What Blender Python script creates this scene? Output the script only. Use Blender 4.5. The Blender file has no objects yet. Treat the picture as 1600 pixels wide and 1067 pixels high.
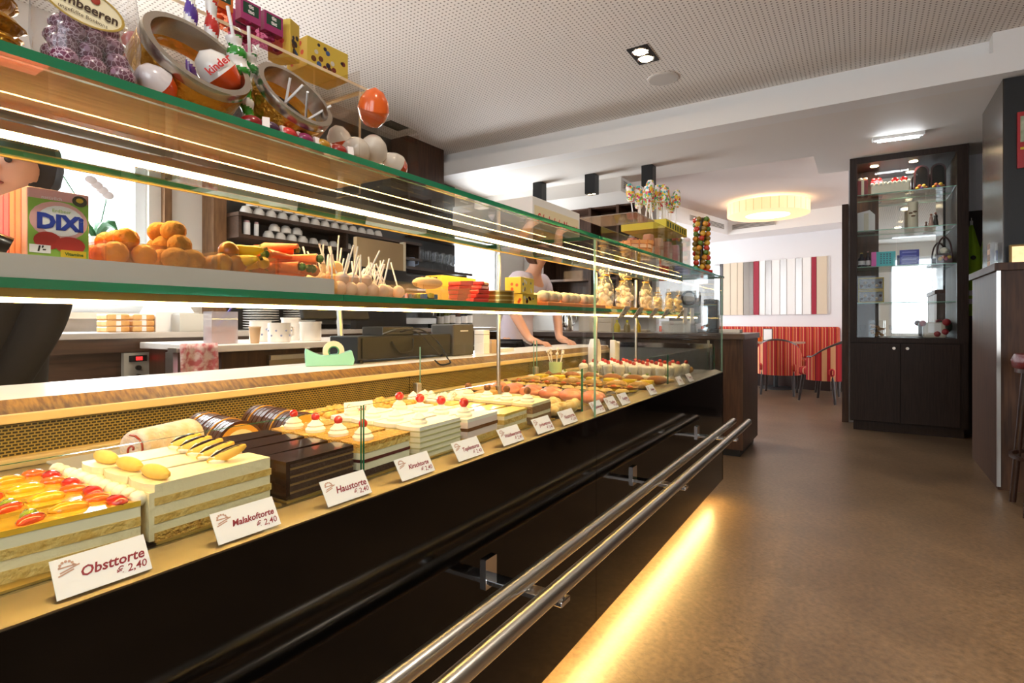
import bpy, math, random
from mathutils import Vector, Matrix

R = random.Random(11)
sc = bpy.context.scene
col = sc.collection
rad = math.radians

# ------------------------------------------------------------------ camera, world, lights, exposure
cd = bpy.data.cameras.new('camera')
cam = bpy.data.objects.new('camera', cd)
col.objects.link(cam)
cam.location = (0, 0, 1.08)
cam.rotation_euler = (rad(90), 0, math.atan(548 / 860))
cd.sensor_width = 36.0
cd.lens = 860 / 1600 * 36.0
cd.shift_y = -30.5 / 1600
cd.clip_start = 0.02
cd.clip_end = 100
sc.camera = cam

w = bpy.data.worlds.new('daylight')
sc.world = w
w.use_nodes = True
bg = w.node_tree.nodes['Background']
bg.inputs[0].default_value = (0.86, 0.93, 1.0, 1)
bg.inputs[1].default_value = 2.6

def lamp(name, kind, loc, rot=(0, 0, 0), energy=10, color=(1, 1, 1), **kw):
    l = bpy.data.lights.new(name, kind)
    l.energy = energy
    l.color = color
    for k, v in kw.items():
        if k == 'portal':
            l.cycles.is_portal = v
        else:
            setattr(l, k, v)
    o = bpy.data.objects.new(name, l)
    col.objects.link(o)
    o.location = loc
    o.rotation_euler = rot
    return o

# daylight through shop front and counter-side windows, and two windows added for the seating
lamp('window_daylight', 'AREA', (0.4, -2.74, 1.55), (rad(-90), 0, 0), 420, (0.95, 0.98, 1.0), shape='RECTANGLE', size=5.0, size_y=2.3)
lamp('window_daylight', 'AREA', (3.32, 9.0, 1.5), (0, rad(90), 0), 34, (0.96, 0.98, 1.0), shape='RECTANGLE', size=2.0, size_y=3.0)  # belongs to the added right-hand seating window
lamp('window_daylight', 'AREA', (-4.42, 9.0, 1.6), (0, rad(-90), 0), 40, (0.96, 0.98, 1.0), shape='RECTANGLE', size=1.8, size_y=2.2)  # belongs to the added left-hand seating window
lamp('window_daylight', 'AREA', (-4.42, 1.4, 1.7), (0, rad(-90), 0), 45, (0.95, 0.98, 1.0), shape='RECTANGLE', size=1.2, size_y=1.1)
lamp('window_daylight', 'AREA', (-4.42, 5.85, 1.75), (0, rad(-90), 0), 35, (0.95, 0.98, 1.0), shape='RECTANGLE', size=1.0, size_y=1.0)

sc.view_settings.view_transform = 'Standard'
sc.view_settings.look = 'None'
sc.view_settings.gamma = 1.0
sc.view_settings.use_curve_mapping = False
sc.view_settings.exposure = 1.12
sc.cycles.transparent_max_bounces = 32
sc.cycles.max_bounces = 10
sc.cycles.caustics_reflective = False
sc.cycles.caustics_refractive = False
sc.cycles.sample_clamp_indirect = 6.0
sc.cycles.use_denoising = True

# ------------------------------------------------------------------ helpers
def lin(h):
    if not isinstance(h, str):
        return (*h, 1.0)
    h = h.lstrip('#')
    o = []
    for i in (0, 2, 4):
        c = int(h[i:i + 2], 16) / 255
        o.append(c / 12.92 if c <= 0.04045 else ((c + 0.055) / 1.055) ** 2.4)
    return (*o, 1.0)

MATS = {}
def mat(name, c='808080', rough=0.5, metal=0.0, var=None, bump=None, emit=None, trans=0.0, coat=0.0, spec=0.5, stretch=None, sss=0.0):
    """Principled material; var = (second colour, noise scale, contrast), bump = (scale, strength)"""
    if name in MATS:
        return MATS[name]
    m = bpy.data.materials.new(name)
    m.use_nodes = True
    nt = m.node_tree
    b = nt.nodes['Principled BSDF']
    b.inputs['Base Color'].default_value = lin(c)
    b.inputs['Roughness'].default_value = rough
    b.inputs['Metallic'].default_value = metal
    b.inputs['Transmission Weight'].default_value = trans
    b.inputs['Coat Weight'].default_value = coat
    b.inputs['Coat Roughness'].default_value = 0.05
    b.inputs['Specular IOR Level'].default_value = spec
    if sss:
        b.inputs['Subsurface Weight'].default_value = sss
        b.inputs['Subsurface Radius'].default_value = (0.01, 0.005, 0.003)
    if emit:
        b.inputs['Emission Color'].default_value = lin(emit[0])
        b.inputs['Emission Strength'].default_value = emit[1]
    if var or bump:
        tc = nt.nodes.new('ShaderNodeTexCoord')
        src = tc.outputs['Object']
        if stretch:
            mp = nt.nodes.new('ShaderNodeMapping')
            mp.inputs['Scale'].default_value = stretch
            nt.links.new(src, mp.inputs[0])
            src = mp.outputs[0]
    if var:
        n = nt.nodes.new('ShaderNodeTexNoise')
        n.inputs['Scale'].default_value = var[1]
        n.inputs['Detail'].default_value = 5
        nt.links.new(src, n.inputs['Vector'])
        r = nt.nodes.new('ShaderNodeValToRGB')
        k = var[2] if len(var) > 2 else 0.2
        r.color_ramp.elements[0].position = 0.5 - k
        r.color_ramp.elements[1].position = 0.5 + k
        r.color_ramp.elements[0].color = lin(c)
        r.color_ramp.elements[1].color = lin(var[0])
        nt.links.new(n.outputs['Fac'], r.inputs[0])
        nt.links.new(r.outputs[0], b.inputs['Base Color'])
    if bump:
        n2 = nt.nodes.new('ShaderNodeTexNoise')
        n2.inputs['Scale'].default_value = bump[0]
        n2.inputs['Detail'].default_value = 3
        nt.links.new(src, n2.inputs['Vector'])
        bp = nt.nodes.new('ShaderNodeBump')
        bp.inputs['Strength'].default_value = bump[1]
        bp.inputs['Distance'].default_value = 0.01
        nt.links.new(n2.outputs['Fac'], bp.inputs['Height'])
        nt.links.new(bp.outputs[0], b.inputs['Normal'])
    MATS[name] = m
    return m

def glassmat(name, tint=(0.985, 0.995, 0.99), ior=1.45, gloss=0.0, haze=None):
    """thin clear pane: transparent body with a Fresnel sheen"""
    if name in MATS:
        return MATS[name]
    m = bpy.data.materials.new(name)
    m.use_nodes = True
    nt = m.node_tree
    nt.nodes.remove(nt.nodes['Principled BSDF'])
    out = nt.nodes['Material Output']
    t = nt.nodes.new('ShaderNodeBsdfTransparent')
    t.inputs[0].default_value = (*tint, 1)
    body = t.outputs[0]
    if haze:
        d = nt.nodes.new('ShaderNodeBsdfDiffuse')
        d.inputs[0].default_value = lin(haze[0])
        mh = nt.nodes.new('ShaderNodeMixShader')
        mh.inputs[0].default_value = haze[1]
        nt.links.new(body, mh.inputs[1])
        nt.links.new(d.outputs[0], mh.inputs[2])
        body = mh.outputs[0]
    g = nt.nodes.new('ShaderNodeBsdfGlossy')
    g.inputs['Roughness'].default_value = gloss
    lw = nt.nodes.new('ShaderNodeLayerWeight')          # symmetric Schlick term, the same from both faces
    lw.inputs[0].default_value = 0.5
    pw = nt.nodes.new('ShaderNodeMath'); pw.operation = 'POWER'; pw.inputs[1].default_value = 5.0
    nt.links.new(lw.outputs['Facing'], pw.inputs[0])
    r0 = ((ior - 1) / (ior + 1)) ** 2
    f = nt.nodes.new('ShaderNodeMath'); f.operation = 'MULTIPLY_ADD'; f.inputs[1].default_value = 1 - r0; f.inputs[2].default_value = r0
    nt.links.new(pw.outputs[0], f.inputs[0])
    x = nt.nodes.new('ShaderNodeMixShader')
    nt.links.new(f.outputs[0], x.inputs[0])
    nt.links.new(body, x.inputs[1])
    nt.links.new(g.outputs[0], x.inputs[2])
    nt.links.new(x.outputs[0], out.inputs[0])
    MATS[name] = m
    return m

class MB:
    """collects shapes, then links them as ONE mesh object"""
    def __init__(s):
        s.v, s.f, s.m = [], [], []
    def add(s, vs, fs, mi=0):
        o = len(s.v)
        s.v += [tuple(p) for p in vs]
        s.f += [tuple(i + o for i in f) for f in fs]
        s.m += ([mi] * len(fs)) if isinstance(mi, int) else list(mi)
        return s
    def box(s, x0, x1, y0, y1, z0, z1, mi=0, thin=None):
        x0, x1 = min(x0, x1), max(x0, x1); y0, y1 = min(y0, y1), max(y0, y1); z0, z1 = min(z0, z1), max(z0, z1)
        v = [(x0, y0, z0), (x1, y0, z0), (x1, y1, z0), (x0, y1, z0), (x0, y0, z1), (x1, y0, z1), (x1, y1, z1), (x0, y1, z1)]
        f = [(0, 3, 2, 1), (4, 5, 6, 7), (0, 1, 5, 4), (1, 2, 6, 5), (2, 3, 7, 6), (3, 0, 4, 7)]
        if thin:   # big faces keep material 0, the narrow edges take material 1
            big = {'x': (3, 5), 'y': (2, 4), 'z': (0, 1)}[thin]
            mi = [0 if i in big else 1 for i in range(6)]
        return s.add(v, f, mi)
    def cyl(s, p0, p1, r0, r1=None, n=16, caps=True, mi=0):
        r1 = r0 if r1 is None else r1
        p0, p1 = Vector(p0), Vector(p1)
        d = (p1 - p0).normalized()
        a = d.orthogonal().normalized(); b = d.cross(a)
        v = []
        for p, r in ((p0, r0), (p1, r1)):
            for i in range(n):
                t = 2 * math.pi * i / n
                v.append(p + a * (r * math.cos(t)) + b * (r * math.sin(t)))
        f = [(i, (i + 1) % n, n + (i + 1) % n, n + i) for i in range(n)]
        if caps:
            f += [tuple(range(n - 1, -1, -1)), tuple(range(n, 2 * n))]
        return s.add(v, f, mi)
    def lathe(s, prof, c=(0, 0, 0), n=20, M=None, mi=0, arc=None):
        v, f = [], []
        for r, z in prof:
            for i in range(n):
                t = 2 * math.pi * i / n
                p = Vector((r * math.cos(t), r * math.sin(t), z))
                if M: p = M @ p
                v.append(p + Vector(c))
        k = len(prof)
        for j in range(k - 1):
            for i in range(n):
                f.append((j * n + i, j * n + (i + 1) % n, (j + 1) * n + (i + 1) % n, (j + 1) * n + i))
        if prof[0][0] > 1e-6: f.append(tuple(range(n - 1, -1, -1)))
        if prof[-1][0] > 1e-6: f.append(tuple(range((k - 1) * n, k * n)))
        return s.add(v, f, mi)
    def ring(s, prof, c=(0, 0, 0), n=28, M=None, mi=0):
        """closed profile swept about z"""
        v, f = [], []
        k = len(prof)
        for r, z in prof:
            for i in range(n):
                t = 2 * math.pi * i / n
                p = Vector((r * math.cos(t), r * math.sin(t), z))
                if M: p = M @ p
                v.append(p + Vector(c))
        for j in range(k):
            q = (j + 1) % k
            for i in range(n):
                f.append((j * n + i, j * n + (i + 1) % n, q * n + (i + 1) % n, q * n + i))
        return s.add(v, f, mi)
    def ball(s, c, r, sx=1, sy=1, sz=1, n=12, k=7, M=None, mi=0):
        prof = [(max(1e-5, math.sin(math.pi * j / k)) * r, -math.cos(math.pi * j / k) * r) for j in range(k + 1)]
        S = Matrix.Diagonal((sx, sy, sz))
        return s.lathe(prof, c, n, (M @ S) if M else S, mi)
    def tube(s, pts, r, n=8, mi=0):
        pts = [Vector(p) for p in pts]
        v = []
        a = None
        for i, p in enumerate(pts):
            d = (pts[min(i + 1, len(pts) - 1)] - pts[max(i - 1, 0)]).normalized()
            if a is None: a = d.orthogonal().normalized()
            else: a = (a - d * a.dot(d)).normalized()
            b = d.cross(a)
            rr = r[i] if isinstance(r, (list, tuple)) else r
            for j in range(n):
                t = 2 * math.pi * j / n
                v.append(p + a * (rr * math.cos(t)) + b * (rr * math.sin(t)))
        f = []
        for i in range(len(pts) - 1):
            for j in range(n):
                f.append((i * n + j, i * n + (j + 1) % n, (i + 1) * n + (j + 1) % n, (i + 1) * n + j))
        f += [tuple(range(n - 1, -1, -1)), tuple(range((len(pts) - 1) * n, len(pts) * n))]
        return s.add(v, f, mi)
    def prism(s, poly, ax, lo, hi, mi=0):
        """extrude a 2-D outline along axis ax; outline axes are the other two in order"""
        def P(a, b, t):
            return {'x': (t, a, b), 'y': (a, t, b), 'z': (a, b, t)}[ax]
        n = len(poly)
        v = [P(a, b, lo) for a, b in poly] + [P(a, b, hi) for a, b in poly]
        f = [(i, (i + 1) % n, n + (i + 1) % n, n + i) for i in range(n)] + [tuple(range(n - 1, -1, -1)), tuple(range(n, 2 * n))]
        return s.add(v, f, mi)
    def xf(s, M):
        s.v = [tuple(M @ Vector(p)) for p in s.v]
        return s
    def build(s, name, m, parent=None, smooth=False, bev=0, seg=2, world=False, label=None, jit=0, sub=0):
        me = bpy.data.meshes.new(name)
        vs = s.v
        if jit:
            vs = [(x + R.uniform(-jit, jit), y + R.uniform(-jit, jit), z + R.uniform(-jit, jit)) for x, y, z in vs]
        if world and parent is not None:
            q = parent.location
            if parent.parent: q = q + parent.parent.location
            vs = [(x - q[0], y - q[1], z - q[2]) for x, y, z in vs]
        me.from_pydata(vs, [], s.f)
        for mm in (m if isinstance(m, (list, tuple)) else [m]):
            me.materials.append(mm)
        me.polygons.foreach_set('material_index', s.m)
        if smooth:
            me.polygons.foreach_set('use_smooth', [True] * len(s.f))
            me.update()
            me.set_sharp_from_angle(angle=rad(50))
        import bmesh
        bm = bmesh.new(); bm.from_mesh(me)
        bmesh.ops.recalc_face_normals(bm, faces=bm.faces)
        bm.to_mesh(me); bm.free()
        me.update()
        o = bpy.data.objects.new(name, me)
        col.objects.link(o)
        if parent is not None: o.parent = parent
        if bev:
            b = o.modifiers.new('soft_edge', 'BEVEL'); b.width = bev; b.segments = seg; b.limit_method = 'ANGLE'
        if sub:
            b = o.modifiers.new('smooth', 'SUBSURF'); b.levels = sub; b.render_levels = sub
        if label: o['label'] = label
        return o

def tag(o, label, cat, group=None):
    o['label'] = label; o['category'] = cat
    if group: o['group'] = group
    return o
def thing(name, label, cat, loc=(0, 0, 0), rz=0, group=None):
    o = bpy.data.objects.new(name, None)
    o.empty_display_size = 0.02
    col.objects.link(o)
    o.location = loc; o.rotation_euler = (0, 0, rz)
    return tag(o, label, cat, group)
def struct(o):
    o['kind'] = 'structure'
    return o
def dup(root, loc, rz=None, label=None, group=None, scale=None, rot=None):
    def cp(o, par):
        c = o.copy(); col.objects.link(c)
        if par is not None: c.parent = par
        for ch in o.children: cp(ch, c)
        return c
    r = cp(root, None)
    r.location = loc
    if rz is not None: r.rotation_euler = (0, 0, rz)
    if rot is not None: r.rotation_euler = rot
    if scale is not None: r.scale = (scale,) * 3 if isinstance(scale, (int, float)) else scale
    if label: r['label'] = label
    if group: r['group'] = group
    return r
ORD = 'first second third fourth fifth sixth seventh eighth ninth tenth eleventh twelfth thirteenth fourteenth fifteenth sixteenth seventeenth eighteenth nineteenth twentieth'.split()
def nth(i):
    if i < 20: return ORD[i]
    t = {2: 'twenty', 3: 'thirty', 4: 'forty', 5: 'fifty'}[(i + 1) // 10]
    k = (i + 1) % 10
    return t + '-' + ORD[k - 1] if k else {2: 'twentieth', 3: 'thirtieth', 4: 'fortieth', 5: 'fiftieth'}[(i + 1) // 10]
def spread(proto, spots, fmt, group, cat=None):
    """first spot moves the thing itself, the others are copies with their own label; spot = (x, y, z[, rz[, scale]])"""
    out = []
    for i, p in enumerate(spots):
        loc, rz, s = p[:3], (p[3] if len(p) > 3 else 0), (p[4] if len(p) > 4 else 1)
        lab = fmt.format(n=nth(i))
        if i == 0:
            o = proto
            o.location = loc; o.rotation_euler = (0, 0, rz); o.scale = (s, s, s); o['label'] = lab; o['group'] = group
        else:
            o = dup(proto, loc, rz, lab, group, s)
        out.append(o)
    return out

_txt = {}
def text_verts(s, size, shear=0.0, fat=0.0, align='CENTER'):
    key = (s, size, shear, fat, align)
    if key not in _txt:
        cu = bpy.data.curves.new('lettering', 'FONT')
        cu.body = s; cu.size = size; cu.shear = shear; cu.offset = fat; cu.align_x = align; cu.align_y = 'CENTER'
        cu.resolution_u = 2
        o = bpy.data.objects.new('lettering', cu)
        col.objects.link(o)
        dg = bpy.context.evaluated_depsgraph_get()
        me = bpy.data.meshes.new_from_object(o.evaluated_get(dg))
        _txt[key] = ([tuple(v.co) for v in me.vertices], [tuple(p.vertices) for p in me.polygons])
        bpy.data.objects.remove(o); bpy.data.curves.remove(cu); bpy.data.meshes.remove(me)
    return _txt[key]
def lettering(s, size, org, u, v, m, parent, shear=0.0, fat=0.0, align='CENTER', lift=0.0004, world=False, sx=1.0):
    """flat print lying on the plane (org; u right, v up)"""
    vs, fs = text_verts(s, size, shear, fat, align)
    u, v = Vector(u).normalized(), Vector(v).normalized()
    n = u.cross(v)
    b = MB()
    b.add([Vector(org) + u * (x * sx) + v * y + n * lift for x, y, z in vs], fs)
    return b.build('lettering', m, parent, world=world)
# ------------------------------------------------------------------ materials
M_white = mat('white_paint', 'f2f0ed', 0.6)
M_wall = mat('cool_white_wall', 'e6e3e4', 0.65)
M_sof = mat('soffit_paint', 'f0ebe4', 0.6)
M_wood = mat('dark_walnut', '35231a', 0.45, var=('563b2a', 6, 0.22), stretch=(9, 9, 0.7), spec=0.3)
M_woodx = mat('dark_walnut_lying', '38271e', 0.38, var=('553c2c', 6, 0.22), stretch=(0.7, 9, 9), coat=0.15)
M_woody = mat('dark_walnut_along', '35251c', 0.38, var=('553c2c', 6, 0.22), stretch=(9, 0.7, 9), coat=0.15)
M_wenge = mat('wenge_front', '241813', 0.5, var=('382921', 8, 0.25), stretch=(14, 14, 0.8), spec=0.22)
M_black = mat('black_gloss', '050404', 0.07, spec=0.28)
M_matblack = mat('matt_black', '101012', 0.5)
M_steel = mat('brushed_steel', 'c9c6c0', 0.28, 1.0)
M_steel2 = mat('stainless_deck', 'cfc8b8', 0.32, 1.0, bump=(60, 0.05), stretch=(1, 0.05, 1))
M_chrome = mat('chrome', 'e8e8e8', 0.08, 1.0)
M_glass = glassmat('clear_glass', (0.975, 0.99, 0.985), ior=1.3)
M_glassthin = glassmat('thin_clear_plastic', (0.97, 0.97, 0.97), ior=1.3)
M_edge = mat('green_glass_edge', '1c7a55', 0.15, trans=0.15, coat=0.3)
M_edgelt = mat('pale_glass_edge', '8fbfa6', 0.15, trans=0.3)
M_cream = mat('whipped_cream', 'f7efdc', 0.55, bump=(60, 0.25))
M_beige = mat('beige_trim', 'e3c690', 0.45)
M_worktop = mat('pale_worktop', 'ece4de', 0.35)
M_led = mat('led_diffuser', 'fff0cc', 0.5, emit=('ffcb74', 54))
M_led2 = mat('shelf_led_diffuser', 'fff0cc', 0.5, emit=('ffce7c', 32))
M_toe = mat('toe_led_diffuser', 'ffe6b0', 0.5, emit=('ffd584', 40))
M_paper = mat('white_card', 'f4f1f0', 0.6)
M_red = mat('dark_red_print', '8e2030', 0.6)
M_emblem = mat('emblem_print', 'c39a86', 0.6)

def grille_mat():
    m = bpy.data.materials.new('perforated_grille'); m.use_nodes = True
    nt = m.node_tree; b = nt.nodes['Principled BSDF']
    tc = nt.nodes.new('ShaderNodeTexCoord')
    sp = nt.nodes.new('ShaderNodeSeparateXYZ'); nt.links.new(tc.outputs['Object'], sp.inputs[0])
    cb = nt.nodes.new('ShaderNodeCombineXYZ'); nt.links.new(sp.outputs[1], cb.inputs[0]); nt.links.new(sp.outputs[2], cb.inputs[1])
    br = nt.nodes.new('ShaderNodeTexBrick')
    br.inputs['Scale'].default_value = 1.0
    br.inputs['Brick Width'].default_value = 0.0105
    br.inputs['Row Height'].default_value = 0.0064
    br.inputs['Mortar Size'].default_value = 0.0014
    br.inputs['Mortar Smooth'].default_value = 0.2
    br.inputs['Color1'].default_value = lin('171004'); br.inputs['Color2'].default_value = lin('1d1505'); br.inputs['Mortar'].default_value = lin('93803f')
    nt.links.new(cb.outputs[0], br.inputs['Vector'])
    nt.links.new(br.outputs['Color'], b.inputs['Base Color'])
    b.inputs['Roughness'].default_value = 0.45
    return m
M_grille = grille_mat()

def ceiling_mat():
    m = bpy.data.materials.new('perforated_plasterboard'); m.use_nodes = True
    nt = m.node_tree; b = nt.nodes['Principled BSDF']
    tc = nt.nodes.new('ShaderNodeTexCoord')
    sc_ = nt.nodes.new('ShaderNodeVectorMath'); sc_.operation = 'SCALE'; sc_.inputs['Scale'].default_value = 1 / 0.03
    fr = nt.nodes.new('ShaderNodeVectorMath'); fr.operation = 'FRACTION'
    sb = nt.nodes.new('ShaderNodeVectorMath'); sb.operation = 'SUBTRACT'; sb.inputs[1].default_value = (0.5, 0.5, 0)
    ml = nt.nodes.new('ShaderNodeVectorMath'); ml.operation = 'MULTIPLY'; ml.inputs[1].default_value = (1, 1, 0)
    ln = nt.nodes.new('ShaderNodeVectorMath'); ln.operation = 'LENGTH'
    lt = nt.nodes.new('ShaderNodeMath'); lt.operation = 'LESS_THAN'; lt.inputs[1].default_value = 0.2
    mx = nt.nodes.new('ShaderNodeMix'); mx.data_type = 'RGBA'
    mx.inputs[6].default_value = lin('ece5de'); mx.inputs[7].default_value = lin('8d8279')
    nt.links.new(tc.outputs['Object'], sc_.inputs[0]); nt.links.new(sc_.outputs[0], fr.inputs[0]); nt.links.new(fr.outputs[0], sb.inputs[0])
    nt.links.new(sb.outputs[0], ml.inputs[0]); nt.links.new(ml.outputs[0], ln.inputs[0]); nt.links.new(ln.outputs['Value'], lt.inputs[0])
    nt.links.new(lt.outputs[0], mx.inputs[0]); nt.links.new(mx.outputs[2], b.inputs['Base Color'])
    b.inputs['Roughness'].default_value = 0.8
    return m
def floor_mat():
    m = bpy.data.materials.new('brown_mottled_floor'); m.use_nodes = True
    nt = m.node_tree; b = nt.nodes['Principled BSDF']
    tc = nt.nodes.new('ShaderNodeTexCoord')
    mp = nt.nodes.new('ShaderNodeMapping'); mp.inputs['Rotation'].default_value = (0, 0, rad(38)); nt.links.new(tc.outputs['Object'], mp.inputs[0])
    def noise(scale, detail, lo, hi, a, c):
        n = nt.nodes.new('ShaderNodeTexNoise'); n.inputs['Scale'].default_value = scale; n.inputs['Detail'].default_value = detail; n.inputs['Roughness'].default_value = 0.62
        nt.links.new(mp.outputs[0], n.inputs['Vector'])
        r = nt.nodes.new('ShaderNodeValToRGB'); r.color_ramp.elements[0].position = lo; r.color_ramp.elements[1].position = hi
        r.color_ramp.elements[0].color = lin(a); r.color_ramp.elements[1].color = lin(c)
        nt.links.new(n.outputs['Fac'], r.inputs[0]); return r.outputs[0]
    c1 = noise(1.4, 6, 0.3, 0.72, '5d4a39', '866d53')
    c2 = noise(45, 4, 0.3, 0.7, 'a8a8a8', 'ffffff')
    mu = nt.nodes.new('ShaderNodeMix'); mu.data_type = 'RGBA'; mu.blend_type = 'MULTIPLY'; mu.inputs[0].default_value = 0.8
    nt.links.new(c1, mu.inputs[6]); nt.links.new(c2, mu.inputs[7])
    br = nt.nodes.new('ShaderNodeTexBrick'); br.inputs['Scale'].default_value = 1.0; br.inputs['Brick Width'].default_value = 0.92; br.inputs['Row Height'].default_value = 0.46
    br.inputs['Mortar Size'].default_value = 0.0015; br.inputs['Color1'].default_value = (1, 1, 1, 1); br.inputs['Color2'].default_value = (0.9, 0.9, 0.9, 1); br.inputs['Mortar'].default_value = (0.72, 0.72, 0.72, 1)
    nt.links.new(mp.outputs[0], br.inputs['Vector'])
    m2 = nt.nodes.new('ShaderNodeMix'); m2.data_type = 'RGBA'; m2.blend_type = 'MULTIPLY'; m2.inputs[0].default_value = 1
    nt.links.new(mu.outputs[2], m2.inputs[6]); nt.links.new(br.outputs['Color'], m2.inputs[7])
    nt.links.new(m2.outputs[2], b.inputs['Base Color'])
    b.inputs['Roughness'].default_value = 0.36
    n3 = nt.nodes.new('ShaderNodeTexNoise'); n3.inputs['Scale'].default_value = 90; nt.links.new(tc.outputs['Object'], n3.inputs['Vector'])
    bp = nt.nodes.new('ShaderNodeBump'); bp.inputs['Strength'].default_value = 0.15; bp.inputs['Distance'].default_value = 0.004
    nt.links.new(n3.outputs['Fac'], bp.inputs['Height']); nt.links.new(bp.outputs[0], b.inputs['Normal'])
    return m

# ------------------------------------------------------------------ the room
LW, FY, RW = -4.25, -2.6, 3.2          # left wall, front wall (behind the viewer), right wall
struct(MB().box(LW - 0.2, RW + 0.2, FY - 0.2, 12.6, -0.1, 0).build('floor', floor_mat()))
struct(MB().box(LW - 0.2, RW + 0.2, FY - 0.2, 5.0, 3.0, 3.1).build('ceiling', ceiling_mat()))
struct(MB().box(LW, -0.41, 5.0, 6.2, 2.72, 3.1).box(-0.41, RW, 5.0, 7.0, 2.72, 3.1).build('ceiling', M_sof))
struct(MB().box(LW, -0.41, 6.2, 12.5, 2.85, 3.1).box(-0.41, RW, 7.0, 12.5, 2.85, 3.1).build('ceiling', mat('seating_ceiling_paint', 'ddd0c8', 0.7)))

def wall_with_openings(name, axis, pos, a0, a1, z1, holes, th, m):
    """wall as boxes round rectangular openings (a_lo, a_hi, z_lo, z_hi), sorted along the wall"""
    b = MB()
    def bx(lo, hi, zl, zh):
        if hi - lo < 1e-4 or zh - zl < 1e-4: return
        if axis == 'x': b.box(pos, pos + th, lo, hi, zl, zh)
        else: b.box(lo, hi, pos, pos + th, zl, zh)
    cur = a0
    for lo, hi, zl, zh in holes:
        bx(cur, lo, 0, z1); bx(lo, hi, 0, zl); bx(lo, hi, zh, z1); cur = hi
    bx(cur, a1, 0, z1)
    return struct(b.build(name, m))
wall_with_openings('wall_left', 'x', LW - 0.2, FY, 12.5, 3.1, [(0.75, 1.9, 1.14, 2.3), (5.35, 6.35, 1.25, 2.3), (7.9, 10.1, 0.7, 2.5)], 0.2, mat('warm_back_wall', 'd9d2ca', 0.7))
wall_with_openings('wall_front', 'y', FY - 0.2, LW - 0.2, RW + 0.2, 3.1, [(-2.0, -0.7, 0.75, 2.65), (-0.5, 0.35, 0.0, 2.3), (0.55, 2.9, 0.75, 2.65)], 0.2, M_white)
wall_with_openings('wall_right', 'x', RW, FY, 12.5, 3.1, [(7.5, 10.5, 0.6, 2.5)], 0.2, mat('warm_right_wall', '9c8a74', 0.7))

# window frames
def window(name, axis, pos, a0, a1, z0, z1, bars, fm, d=0.07, fw=0.06):
    root = bpy.data.objects.new(name, None); col.objects.link(root); root['kind'] = 'structure'
    root.location = (pos, (a0 + a1) / 2, z0) if axis == 'x' else ((a0 + a1) / 2, pos, z0)
    def bx(b, lo, hi, zl, zh, t=d):
        return b.box(pos - t / 2, pos + t / 2, lo, hi, zl, zh) if axis == 'x' else b.box(lo, hi, pos - t / 2, pos + t / 2, zl, zh)
    b = MB()
    bx(b, a0, a0 + fw, z0, z1); bx(b, a1 - fw, a1, z0, z1); bx(b, a0 + fw, a1 - fw, z0, z0 + fw); bx(b, a0 + fw, a1 - fw, z1 - fw, z1)
    for p in bars: bx(b, p - 0.025, p + 0.025, z0 + fw, z1 - fw)
    b.build('window_frame', fm, root, world=True)
    g = MB(); bx(g, a0 + fw, a1 - fw, z0 + fw, z1 - fw, 0.006); g.build('pane', M_glassthin, root, world=True)
    return root
M_frame = mat('window_frame_white', 'e4e6ea', 0.4)
window('window_1', 'x', LW - 0.08, 0.75, 1.9, 1.14, 2.3, [], M_frame, fw=0.07)
struct(MB().box(LW - 0.15, LW + 0.14, 0.7, 1.97, 1.10, 1.14).build('trim_4', mat('window_sill_stone', 'd8cfc3', 0.5)))
window('window_2', 'y', FY - 0.1, -2.0, -0.7, 0.75, 2.65, [], M_frame)
window('window_3', 'y', FY - 0.1, 0.55, 2.9, 0.75, 2.65, [1.72], M_frame)
window('added_window_4', 'x', LW - 0.08, 7.9, 10.1, 0.7, 2.5, [9.0], M_frame)  # added window: lights the wall that the mirror strips reflect
window('added_window_5', 'x', RW + 0.1, 7.5, 10.5, 0.6, 2.5, [8.5, 9.5], M_frame)  # added window: brightens the mirror strips and the seating area
window('window_6', 'x', LW - 0.08, 5.35, 6.35, 1.25, 2.3, [], M_frame)
dr = bpy.data.objects.new('door_1', None); col.objects.link(dr); dr['kind'] = 'structure'; dr.location = (-0.07, FY - 0.1, 0)
MB().box(-0.5, -0.4, FY - 0.13, FY - 0.07, 0, 2.3).box(0.25, 0.35, FY - 0.13, FY - 0.07, 0, 2.3).box(-0.4, 0.25, FY - 0.13, FY - 0.07, 0, 0.12).box(-0.4, 0.25, FY - 0.13, FY - 0.07, 2.18, 2.3).build('door_frame', M_frame, dr, world=True)
MB().box(-0.4, 0.25, FY - 0.103, FY - 0.097, 0.12, 2.18).build('pane', M_glassthin, dr, world=True)

# ceiling beam with a recessed cove
struct(MB().box(LW, 0.9, 4.80, 5.0, 2.72, 2.868).box(LW, 0.9, 4.93, 5.0, 2.868, 3.0).box(0.73, 0.9, 4.80, 4.93, 2.868, 3.0).build('trim_1', M_white))
# partition behind the glass cabinet and its timber door lining
struct(MB().box(-0.13, RW, 6.98, 7.1, 0, 2.72).build('wall_partition', M_wall))
struct(MB().box(-0.19, -0.13, 6.94, 7.12, 0, 2.35).build('trim_2', M_wood))
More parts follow.
